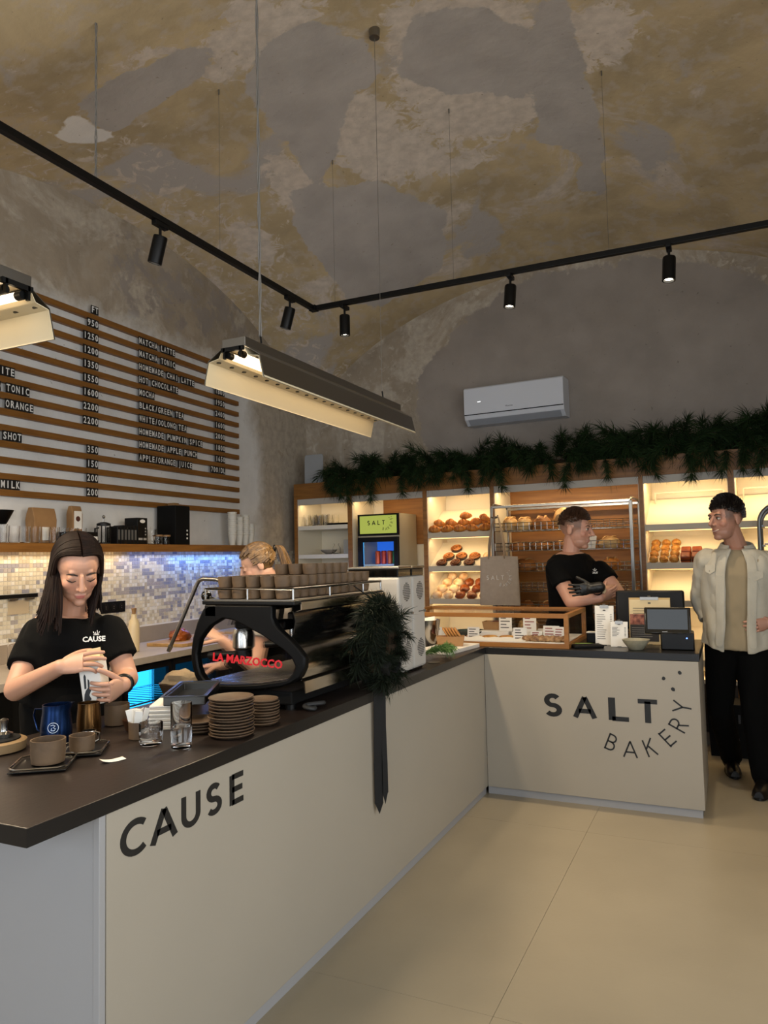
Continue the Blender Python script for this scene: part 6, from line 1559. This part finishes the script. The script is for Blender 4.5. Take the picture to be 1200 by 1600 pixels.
# hair: strands from a centre parting, falling over the shoulders
m_hair1 = mat('dark_brown_hair', '#150a06', .6, var=.5, scale=60, stretch=(1, 1, .1), spec=.15)
k = MB(); rh = random.Random(5)
HC = Vector((0, .014, .033)); HR = Vector((.082, .1, .0945))
def on_scalp(p, lift=1.):
    q = p-HC; n_ = math.sqrt((q.x/HR.x)**2+(q.y/HR.y)**2+(q.z/HR.z)**2); return HC+q/n_*lift
for i in range(330):
    side = -1 if i % 2 else 1; f_ = rh.random(); ps = -.9+2.52*f_
    P0 = HC+Vector((side*.002, HR.y*math.sin(ps), HR.z*math.cos(ps)))
    y1 = -.022+.112*f_+rh.uniform(-.008, .008); pts = []; rad = []; lift = rh.uniform(.985, 1.03)
    xe = HR.x*math.sqrt(max(.1, 1-min(.9, ((y1-HC.y)/HR.y)**2))); P1 = Vector((side*xe, y1, HC.z))
    for q in range(8):
        t = q/7; v = on_scalp(P0.lerp(P1, t)+Vector((side*.03*math.sin(PI*t), 0, .02*math.sin(PI*t))), lift); pts.append(H1 @ v); rad.append(.0052)
    for q in (1, 2): pts.append(H1 @ (Vector((side*xe*lift, y1, HC.z))+Vector((side*.002*q, .004*q, -.028*q)))); rad.append(.0054)
    end = pts[-1]; fall = rh.uniform(.15, .215) if side < 0 else rh.uniform(.135, .19); front = f_ < .55; sw = rh.uniform(.5, 1.)
    sidev = CR*side
    for q in range(1, 9):
        t = q/8; p = end+Vector((0, 0, -fall*t))+sidev*((.01+.022*sw)*t-(.022*t if front else 0) if side < 0 else (.006-.03*front)*t*sw)-CF*((.055 if front else -.01)*t)+Vector((rh.uniform(-.002, .002), rh.uniform(-.002, .002), 0))
        if side < 0: p += sidev*.012*t**3
        pts.append(p); rad.append(.0056*(1-.65*t*t))
    k.tube(pts, rad, 5)
for i in range(90):
    x0 = rh.uniform(-.058, .058); st = H1 @ Vector((x0, .014+.095*math.sqrt(max(.05, 1-(x0/.082)**2)), .01)); fl = rh.uniform(.17, .25)
    smooth_tube(k, [H1 @ Vector((x0*.6, .07, .1)), st, st+Vector((0, 0, -fl*.4))+CR*x0*.2-CF*.02, st+Vector((0, 0, -fl))+CR*x0*.5-CF*.03], [.006, .0065, .006, .002], 5, 4)
for i in range(46):
    fl = rh.uniform(.16, .225); st = H1 @ Vector((-.07+rh.uniform(-.008, .006), -.005+rh.uniform(-.012, .02), .0)); inn = rh.uniform(0, .045)
    smooth_tube(k, [st+Vector((0, 0, .03)), st, st+Vector((0, 0, -fl*.45))+CR*inn*.5-CF*.02, st+Vector((0, 0, -fl))+CR*inn*.75-CF*.05], [.006, .006, .006, .002], 5, 4)
k.cur = 0; skull_cap(k, H1, lambda p: (p.z > .085 and p.y > -.075) or (p.y > -.015 and p.z > -.07), 1.0)
k.build('hair', m_hair1, p1)
k = MB(); wc = wrl; dv = (wrl-ell_).normalized(); x_, y_ = frame_of(dv); k.tube([wc-dv*.02+(x_*math.cos(a)+y_*math.sin(a))*.031 for a in [i*2*PI/20 for i in range(20)]], .009, 8, True, flat=.5); w_ = k.build('watch', m_black, p1)
# milk carton
cb = at(153, 1099, 2.56); ctop = at(144, 1034, 2.575); axc = (ctop-cb).normalized(); hgt = (ctop-cb).length; fr_ = (-CF-axc*(-CF).dot(axc)).normalized(); sx = axc.cross(fr_)*-1
sx = fr_.cross(axc)*-1 if False else axc.cross(fr_)
Mc = Matrix((sx, -fr_, axc)).transposed().to_4x4(); Mc.translation = cb
mc = thing('milk_carton', 'white milk carton with a black drawing held by the barista', 'carton', cb); mc.rotation_euler = Mc.to_euler()
m_carton = mat('carton_white', '#c9c4bb', .5)
MB().bx(-.035, .035, -.035, .035, 0, hgt).build('carton_body', m_carton, mc, False, .001)
k = MB(); a_ = .035; k.add([(-a_, -a_, hgt), (a_, -a_, hgt), (a_, a_, hgt), (-a_, a_, hgt), (-a_, 0, hgt+.03), (a_, 0, hgt+.03)], [(0, 1, 5, 4), (2, 3, 4, 5), (1, 2, 5), (3, 0, 4), (3, 2, 1, 0)]); k.bx(-a_, a_, -.0015, .0015, hgt+.029, hgt+.045); k.build('gable_top', mat('carton_cream', '#cdb88a', .5), mc, False)
k = MB(); q = -.0358
k.prism([(-.03, .02), (-.018, .012), (-.004, .02), (-.01, .035), (-.002, .05), (-.012, .06), (-.02, .052), (-.026, .04)], .0006, Matrix.Translation((0, -.0352, 0)) @ PLY)
k.prism([(-.024, .058), (-.017, .058), (-.014, .1), (-.018, .108), (-.022, .1)], .0006, Matrix.Translation((0, -.0352, 0)) @ PLY); k.prism([(-.012, .058), (-.006, .056), (-.004, .085), (-.009, .09)], .0006, Matrix.Translation((0, -.0352, 0)) @ PLY)
k.tube([(-.018, -.0356, .02), (-.026, -.0356, .008), (-.012, -.0356, .006)], .002, 5); k.build('black_drawing', m_ink, mc, False)
k = MB()
for i in range(9): k.bx(.014+i*.0017, .0148+i*.0017+(.0004 if i % 3 else 0), -.0358, -.0351, .008, .026)
k.build('barcode', m_ink, mc, False)
under(p1)

# ---------------------------------------------------------------- second barista behind the machine
p2 = thing('person', 'person with a blond ponytail bending over behind the espresso machine', 'person', (-1.0, -1.0, 0))
hc = at(403, 884, 4.15); fw = (-CR*.9-CF*.15-UP*.42).normalized(); H2 = head_mat(hc, fw, UP, 1.0)
nk = at(428, 914, 4.2); pel = at(402, 1080, 4.2); pel = Vector((pel.x, pel.y, .88)); ax2 = (-CF*.8-CR*.5)
k = MB(); head_prims(k, H2, nk); hd_me = remesh(k, .0036, 3)
k = MB(); torso_rings(k, pel, nk, ax2, W_F)
s1, e1, w1 = at(415, 945, 4.05), at(398, 1040, 3.95), at(346, 1000, 3.9)
s2, e2, w2 = at(440, 945, 4.35), at(395, 1030, 4.35), at(345, 1040, 4.2)
for a, b_, c_ in ((s1, e1, w1), (s2, e2, w2)): k.cap(a, .05, b_, .04); k.cap(b_, .04, c_, .027)
a2 = Vector((ax2.x, ax2.y, 0)).normalized(); legs(k, pel, a2, .085, pel+a2*.1-UP*pel.z, pel-a2*.1-UP*pel.z); k2 = MB()
hand(k, k2, w1, -CR*.8+UP*.5, CF*.3+UP*-.6, (.4, .4, .4, .45), 1); hand(k, k2, w2, -CR*.9, -UP, (.4, .4, .4, .45), 1)
bd = remesh(k, .0075, 4); full = MB(); mesh_to_mb(full, bd); mesh_to_mb(full, hd_me); full.add(k2.v, k2.f)
b2 = finish('body', full, m_skin, p2); paint(b2.data, (.48, .27, .185), H2, (.45, .18, .15)); brow_lash(p2, H2, '#6b4a2c', closed=True)
k = MB(); torso_rings(k, pel, nk, ax2, [(.18, .135), (.145, .115), (.158, .13), (.175, .127), (.165, .103), (.125, .085), (.08, .072)], fr=(-.02, .25, .5, .72, .88, .955, .98), infl=.004)
for a, b_, t in ((s1, e1, .55), (s2, e2, .55)): e = a.lerp(b_, t); k.ell(a, .066); k.cyl(a, e, .066, .07, 20)
ts2 = cloth('t_shirt', k, mat('pale_grey_cotton', '#8d8781', .85), p2, .009, 4, .003, 14, 9.)
k = MB(); torso_rings(k, pel, nk, ax2, [(.186, .142), (.15, .122), (.15, .125), (.1, .1)], fr=(-.1, .15, .3, .42), infl=.012); d_ = (nk-pel); fwd2 = ax2.cross(d_).normalized()
for s in (-1, 1): k.tube([pel+d_*.4+fwd2*.15+ax2.normalized()*s*.09, pel+d_*.75+fwd2*.15+ax2.normalized()*s*.09, pel+d_*.965+fwd2*.05+ax2.normalized()*s*.085, pel+d_*.98-fwd2*.06+ax2.normalized()*s*.08, pel+d_*.8-fwd2*.14+ax2.normalized()*s*.06, pel+d_*.3-fwd2*.14+ax2.normalized()*s*.04], .028, 8, flat=.3)
cloth('apron', k, m_tee, p2, .009, 2, .001)
k = MB(); legs(k, pel, a2, .085, pel+a2*.1-UP*pel.z, pel-a2*.1-UP*pel.z, r=(.1, .075, .065), ankle=.06); k.ell(pel, (.17, .16, .1)); cloth('trousers', k, m_trouser, p2, .014)
for s in (1, -1): shoe('shoe', p2, pel+a2*.1*s-UP*pel.z, -CR, m_black)
m_blond = mat('blond_hair', '#7d5f38', .42, color2='#3f2d1a', scale=70, stretch=(1, 1, .3)); k = MB(); tie = H2 @ Vector((0, .118, .05))
for i in range(420):
    a = rh.uniform(-PI, PI); e = rh.uniform(-.55, 1.45)
    r0 = Vector((.079*math.cos(e)*math.sin(a), .014+.099*math.cos(e)*math.cos(a), .033+.091*math.sin(e)))
    if r0.y < -.03 and r0.z < .075: continue
    if abs(r0.x) > .05 and r0.z < -.0 and r0.y < .03: continue
    pts = []
    for q in range(9):
        t = q/8; v = r0.lerp(Vector((0, .116, .05)), t); pts.append(H2 @ (on_scalp(v, rh.uniform(.99, 1.02)) if t < .99 else v))
    k.tube(pts, [.0055]*8+[.004], 5)
skull_cap(k, H2, lambda p: (p.z > .065 and p.y > -.075) or (p.y > .01 and p.z > -.05), 1.0)
for i in range(70):
    a = rh.uniform(0, 6.28); r_ = rh.uniform(0, .02); off = CR*r_*math.cos(a)-CF*r_*math.sin(a)
    smooth_tube(k, [tie+off*.3, tie+CR*.03+UP*.015+off*.8, tie+CR*.055-UP*.035+off*1.2, tie+CR*.075-UP*.1+off*1.4, tie+CR*.085-UP*.17+off*1.0], [.004, .006, .006, .005, .0015], 5, 3)
k.build('hair', m_blond, p2); k = MB(); k.xf = Matrix.Translation(tie) @ CR.to_track_quat('Z', 'Y').to_matrix().to_4x4(); k.tube([(.017*math.cos(i*PI/8), .017*math.sin(i*PI/8), .006) for i in range(16)], .007, 8, True); k.build('hair_tie', m_black, p2)
under(p2)

# ---------------------------------------------------------------- baker with crossed arms and a glove
def short_hair(root, H, mt, comb, top_len, seed, line, n=330, r=.0032):
    k = MB(); skull_cap(k, H, line, 1.02, amp=.004, seed=seed); rr = random.Random(seed)
    done = 0
    while done < n:
        a = rr.uniform(-PI, PI); e = rr.uniform(-.3, 1.5); p = Vector((.079*math.cos(e)*math.sin(a), .014+.0985*math.cos(e)*math.cos(a), .033+.0905*math.sin(e)))
        if not line(p): continue
        done += 1; nrm = (p-Vector((0, .014, .033))).normalized(); top = max(0, (p.z-.05)/.07); ln = .008+top_len*min(1, top); d = (nrm*.8+Vector(comb)*top).normalized()
        pts = [p-nrm*.002, p+d*ln*.5+nrm*ln*.15, p+d*ln]; k.tube([H @ q for q in pts], [r, r*.9, r*.3], 5)
    return k.build('hair', mt, root)
p3 = thing('person', 'person in a black t-shirt with crossed arms and a black glove behind the bakery counter', 'person', (.6, .9, 0))
D3 = 5.22
hc = at(900, 828, D3); fw = (CR*.8-CF*.55-UP*.06).normalized(); H3 = head_mat(hc, fw, UP, 1.13)
nk = at(892, 862, D3+.02); pel = at(893, 1010, D3+.02); pel = Vector((pel.x, pel.y, .95)); ax3 = (CR*.75+CF*.55)
k = MB(); head_prims(k, H3, nk, True); hd_me = remesh(k, .0038, 3)
k = MB(); torso_rings(k, pel, nk, ax3, W_M)
sr, er, wr_ = at(868, 889, D3-.08), at(893, 940, D3-.22), at(938, 934, D3-.3)
sl, el, wl_ = at(938, 892, D3+.03), at(965, 926, D3-.12), at(927, 919, D3-.36)
for a, b_, c_ in ((sr, er, wr_), (sl, el, wl_)): k.cap(a, .062, b_, .049); k.cap(b_, .049, c_, .033)
a3 = Vector((ax3.x, ax3.y, 0)).normalized(); legs(k, pel, a3, .095, pel+a3*.11-UP*pel.z, pel-a3*.11-UP*pel.z, r=(.095, .068, .055)); k2 = MB(); k2g = MB(); kg = MB()
hand(k, k2, wr_, CR*.9+UP*.3+CF*.2, CF*.5+UP*.2, (.2, .2, .2, .2), 1)
hand(k, kg, wl_, -CR*.95-UP*.12, CF*.9-CR*.1, (.22, .24, .26, .28), -1, 1.05, .25, .12)
bd = remesh(k, .0075, 4); full = MB(); mesh_to_mb(full, bd); mesh_to_mb(full, hd_me); full.add(k2.v, k2.f)
b3 = finish('body', full, m_skin, p3)
def stubble(p, c):
    if p.y > -.05 and abs(p.x) > .03 or p.y > .04:
        f = min(1, max(0, (p.z+.03)/.05)) if not (abs(p.x) > .07 and -.01 < p.y < .035 and p.z < .028) else 0
        c = c.lerp(Vector((.06, .032, .018)), .72*f)
    return c.lerp(c*.72, .5*max(0, 1-abs(p.z+.075)/.05)) if p.y < -.01 and p.z < -.02 else c
paint(b3.data, (.46, .24, .165), H3, (.42, .17, .14), extra=stubble); brow_lash(p3, H3, '#3a2415', True)
gm = MB()
hd = (-CR*.95-UP*.12).normalized(); gm.add(kg.v, kg.f); gm.cap(wl_-hd*.045, .036, wl_+hd*.02, .036); gm.add(gm.v[:0], [])
rs_g = remesh(gm, .004, 1, .3); rs_g.materials.append(m_blackm); gl_ = link('glove', rs_g, p3); wrinkle(rs_g, .0018, 40); rs_g.materials.clear(); rs_g.materials.append(mat('black_nitrile', '#0d0e0e', .45))
k = MB(); torso_rings(k, pel, nk, ax3, [(.178, .13), (.163, .124), (.178, .135), (.204, .134), (.2, .112), (.15, .092), (.086, .078)], fr=(-.02, .25, .5, .72, .88, .955, .98), infl=.004)
for a, b_, t in ((sr, er, .5), (sl, el, .5)): e = a.lerp(b_, t); k.ell(a, .072); k.cyl(a, e, .072, .077, 20)
ts3 = cloth('t_shirt', k, m_tee, p3, .009, 5, .006, 12, 5.)
k = MB(); legs(k, pel, a3, .095, pel+a3*.11-UP*pel.z, pel-a3*.11-UP*pel.z, r=(.108, .082, .07), ankle=.06); k.ell(pel, (.18, .14, .1)); cloth('trousers', k, m_trouser, p3, .014)
for s in (1, -1): shoe('shoe', p3, pel+a3*.11*s-UP*pel.z, CR, m_black)
M = surf_xf(ts3, 929, 894, .012)
if M:
    text_mesh('shirt_lettering', 'CAUSE', .018, m_logo, p3, M @ Matrix.Translation((0, -.012, 0)), bold=.0006, align='CENTER')
    k = MB(); k.xf = M; k.tube([(-.012, .02, 0), (-.009, .012, 0), (0, .008, 0), (.009, .012, 0), (.012, .02, 0)], .0018, 5); k.tube([(0, .026, 0), (0, .012, 0)], .0018, 5); k.build('shirt_emblem', m_logo, p3)
ear = lambda p: abs(p.x) > .055 and -.012 < p.y < .04 and p.z < .03
fade = lambda p: not ear(p) and ((p.z > .066 and p.y > -.085-.0*p.x) or (p.y > -.05 and p.z > .046+max(0, -.012-p.y)*.6) or (p.y > .05 and p.z > .025))
short_hair(p3, H3, mat('brown_hair', '#3a2415', .5, var=.3, scale=60), (0, -.5, .35), .02, 4, fade, 900)
k = MB(); dv = (wl_-el).normalized(); x_, y_ = frame_of(dv); k.tube([wl_-dv*.062+(x_*math.cos(a)+y_*math.sin(a))*.039 for a in [i*2*PI/20 for i in range(20)]], .009, 8, True, flat=.5); wt = k.build('watch', m_blackm, p3)
k = MB(); fc = (-CF-dv*(-CF).dot(dv)).normalized(); c_ = wl_-dv*.062+fc*.042; k.cyl(c_, c_+fc*.008, .019, n=20); k.build('watch_face', mat('pale_dial', '#b9b29a', .3), wt)
under(p3)

# ---------------------------------------------------------------- customer in the pale overshirt
p4 = thing('person', 'person in a pale denim overshirt and black trousers with hands on hips', 'person', (1.45, .62, 0))
D4 = 4.5
fR, fL = Vector((1.475, .60, 0)), Vector((1.30, 1.0, 0))         # image right boot, image left boot
hc = at(1121, 812, D4); fw = (-CR*.93-CF*.3-UP*.04).normalized(); H4 = head_mat(hc, fw, UP, 1.07)
nk = at(1138, 855, D4+.03); pel = at(1138, 1000, D4+.03); ax4 = (CR*.87-CF*.45)
k = MB(); head_prims(k, H4, nk, True); hd_me = remesh(k, .0036, 3)
k = MB(); torso_rings(k, pel, nk, ax4, W_M)
s1, e1, w1 = at(1094, 878, D4+.1), at(1082, 935, D4+.2), at(1098, 975, D4+.1)
s2, e2, w2 = at(1184, 880, D4-.02), at(1222, 940, D4+.02), at(1190, 972, D4-.12)
for a, b_, c_ in ((s1, e1, w1), (s2, e2, w2)): k.cap(a, .06, b_, .047); k.cap(b_, .047, c_, .032)
a4 = Vector((ax4.x, ax4.y, 0)).normalized(); kl, kr = at(1112, 1105, D4+.15), at(1166, 1110, D4-.05)
def leg2(k, r, ankle):
    for s, f_, kn in ((-1, fL, kl), (1, fR, kr)):
        hip = pel+a4*s*.085-UP*.03; an = Vector((f_.x, f_.y, ankle)); k.cap(hip, r[0], kn, r[1]); k.cap(kn, r[1], an, r[2])
leg2(k, (.085, .06, .048), .1); k2 = MB()
hand(k, k2, w1, CR*.6-UP*.5-CF*.4, CF*.2+CR*.6, (.3, .3, .3, .3), -1); hand(k, k2, w2, -CR*.95-UP*.22-CF*.1, CF*.85-UP*.1, (.22, .25, .28, .3), -1, 1.0, .3, .1)
bd = remesh(k, .0075, 4); full = MB(); mesh_to_mb(full, bd); mesh_to_mb(full, hd_me); full.add(k2.v, k2.f)
b4 = finish('body', full, m_skin, p4); paint(b4.data, (.39, .195, .13), H4, (.36, .13, .11), extra=stubble); brow_lash(p4, H4, '#1b110c', True)
k = MB(); k.xf = H4; k.tube([(-.024, -.078, -.054), (-.012, -.0935, -.0615), (0, -.0965, -.0625), (.012, -.0935, -.0615), (.024, -.078, -.054)], .0026, 6, flat=.8); k.build('smile', mat('teeth', '#c2b4a4', .3), p4)
k = MB(); torso_rings(k, pel, nk, ax4, [(.175, .128), (.16, .122), (.172, .13), (.195, .13), (.19, .108), (.14, .09), (.084, .076)], fr=(-.08, .25, .5, .72, .88, .955, .985), infl=.002)
cloth('t_shirt', k, mat('beige_cotton', '#8f8065', .85), p4, .008, 4, .007, 12, 2.)
# overshirt: an open shell round the torso, sleeves, collar, pockets, placket
m_shirt = mat('pale_denim', '#b0aa9a', .8, var=.08, scale=10, bump=.15, bscale=120); d_ = nk-pel; ax_ = (ax4-d_*(ax4.dot(d_)/d_.length_squared)).normalized(); fwd = ax_.cross(d_.normalized())
if fwd.dot(-CF) < 0: fwd = -fwd
k = MB(); n = 44; rows = []
prof = [(-.11, .192, .15), (-.06, .192, .15), (.05, .19, .148), (.25, .188, .146), (.5, .2, .152), (.72, .215, .15), (.86, .212, .126), (.94, .165, .104), (.985, .105, .09)]
for f_, w_, dp in prof:
    g0 = .34-.1*max(0, f_); ring = []
    for j in range(n):
        a = -PI/2+.0+(g0+ (2*PI-2*g0)*j/(n-1)); c = pel+d_*f_
        ca_, sa_ = math.cos(a), math.sin(a); wob = .006*math.sin(j*1.3+f_*9)*(1-f_*.7)
        ring.append(c+ax_*(w_+wob)*ca_-fwd*(dp+wob)*sa_*1.0+(UP*(.05*abs(math.sin((j/(n-1))*2*PI)) if f_ < -.1 else 0)))
    rows.append(ring)
vs_ = [v for r_ in rows for v in r_]; fs = [(i*n+j, i*n+j+1, (i+1)*n+j+1, (i+1)*n+j) for i in range(len(rows)-1) for j in range(n-1)]
k.add(vs_, fs); me = evaluated(k, [('SUBSURF', dict(levels=2, render_levels=2)), ('SOLIDIFY', dict(thickness=.005, offset=0))])
wrinkle(me, .011, 12, 1.); me.materials.clear(); me.materials.append(m_shirt); me.polygons.foreach_set('use_smooth', [True]*len(me.polygons)); osh = link('overshirt', me, p4)
for jj in ((0, 1, 2), (n-3, n-2, n-1)):
    k = MB(); rs = []
    for i in range(1, len(rows)-1):
        o_ = [rows[i][j]+(rows[i][j]-(pel+d_*prof[i][0])).normalized()*.008 for j in jj]; rs.append([o_[0], o_[1], o_[2], o_[2]+(o_[2]-(pel+d_*prof[i][0])).normalized()*.004, o_[1]+(o_[1]-(pel+d_*prof[i][0])).normalized()*.004, o_[0]+(o_[0]-(pel+d_*prof[i][0])).normalized()*.004])
    k.rings(rs); pl = evaluated(k, [('SUBSURF', dict(levels=1, render_levels=1))]); pl.materials.clear(); pl.materials.append(m_shirt); link('placket', pl, p4)
for a, b_, c_, nm in ((s1, e1, w1, 'sleeve'), (s2, e2, w2, 'sleeve')):
    k = MB(); k.ell(a, .083); k.cyl(a, b_, .083, .068, 22); k.ell(b_, .068); k.cyl(b_, b_.lerp(c_, .72), .068, .055, 22)
    cloth(nm, k, m_shirt, p4, .008, 4, .01, 17, 4.)
    k = MB(); q0, q1 = b_.lerp(c_, .66), b_.lerp(c_, .78); k.cyl(q0, q1, .059, .057, 22); k.build('cuff', m_shirt, p4)
k = MB(); pts = []
for i in range(15):
    a = PI*.16+(2*PI-.32*PI)*i/14; pts.append((a, nk+ax_*.083*math.sin(a)+fwd*.078*math.cos(a)))
rs = []
for a, p in pts:
    o_ = (p-nk).normalized(); hgt_ = .024-.014*math.cos(a); rs.append([p-UP*.02, p+UP*hgt_, p+UP*hgt_+o_*.008, p+o_*.03-UP*.016*(1.2+math.cos(a)), p+o_*.022-UP*.022])
k.rings(rs); k.build('collar', m_shirt, p4)
under_list = []
def patch(px, py, w_, h_, nm, mt, th=.003, poly=None):
    M = surf_xf(osh, px, py, .006)
    if M is None: return
    k = MB(); k.prism(poly or [(-w_/2, -h_/2), (w_/2, -h_/2), (w_/2, h_/2), (-w_/2, h_/2)], th, M); k.build(nm, mt, p4, True, .001)
patch(1166, 900, .1, .05, 'pocket_flap', m_shirt, poly=[(-.042, .028), (.042, .028), (.042, -.01), (.0, -.03), (-.042, -.01)]); patch(1097, 890, .06, .05, 'pocket_flap', m_shirt, poly=[(-.03, .028), (.03, .028), (.03, -.012), (.0, -.03), (-.03, -.012)])
m_btn = mat('metal_button', '#6d685e', .35, metal=.8)
for px, py in ((1133, 885), (1134, 905), (1131, 925), (1129, 945), (1127, 962), (1096, 893), (1152, 906)):
    M = surf_xf(osh, px, py, .007)
    if M: k = MB(); k.xf = M; k.lathe([(.001, -.004), (.006, -.004), (.006, .002), (.001, .003)], 10); k.build('button', m_btn, p4)
k = MB(); leg2(k, (.102, .08, .068), .1); k.ell(pel+UP*.02, (.165, .125, .12)); cloth('trousers', k, m_trouser, p4, .01, 4, .004, 12, 6.)
m_boot = mat('black_leather', '#0b0a0a', .28); shoe('boot', p4, fR, (-CR*.55-CF*.8), m_boot, .29, .14); shoe('boot', p4, fL, (-CR*.3-CF*.9), m_boot, .29, .14)
quiff = lambda p: not ear(p) and ((p.z > .06 and p.y > -.09) or (p.y > -.05 and p.z > .034+max(0, -.012-p.y)*.7) or (p.y > .045 and p.z > -.0))
short_hair(p4, H4, mat('near_black_hair', '#120b08', .45, var=.3, scale=60), (0, -.75, .75), .028, 8, quiff, 1000)
under(p4)
p4.location += CR*.052
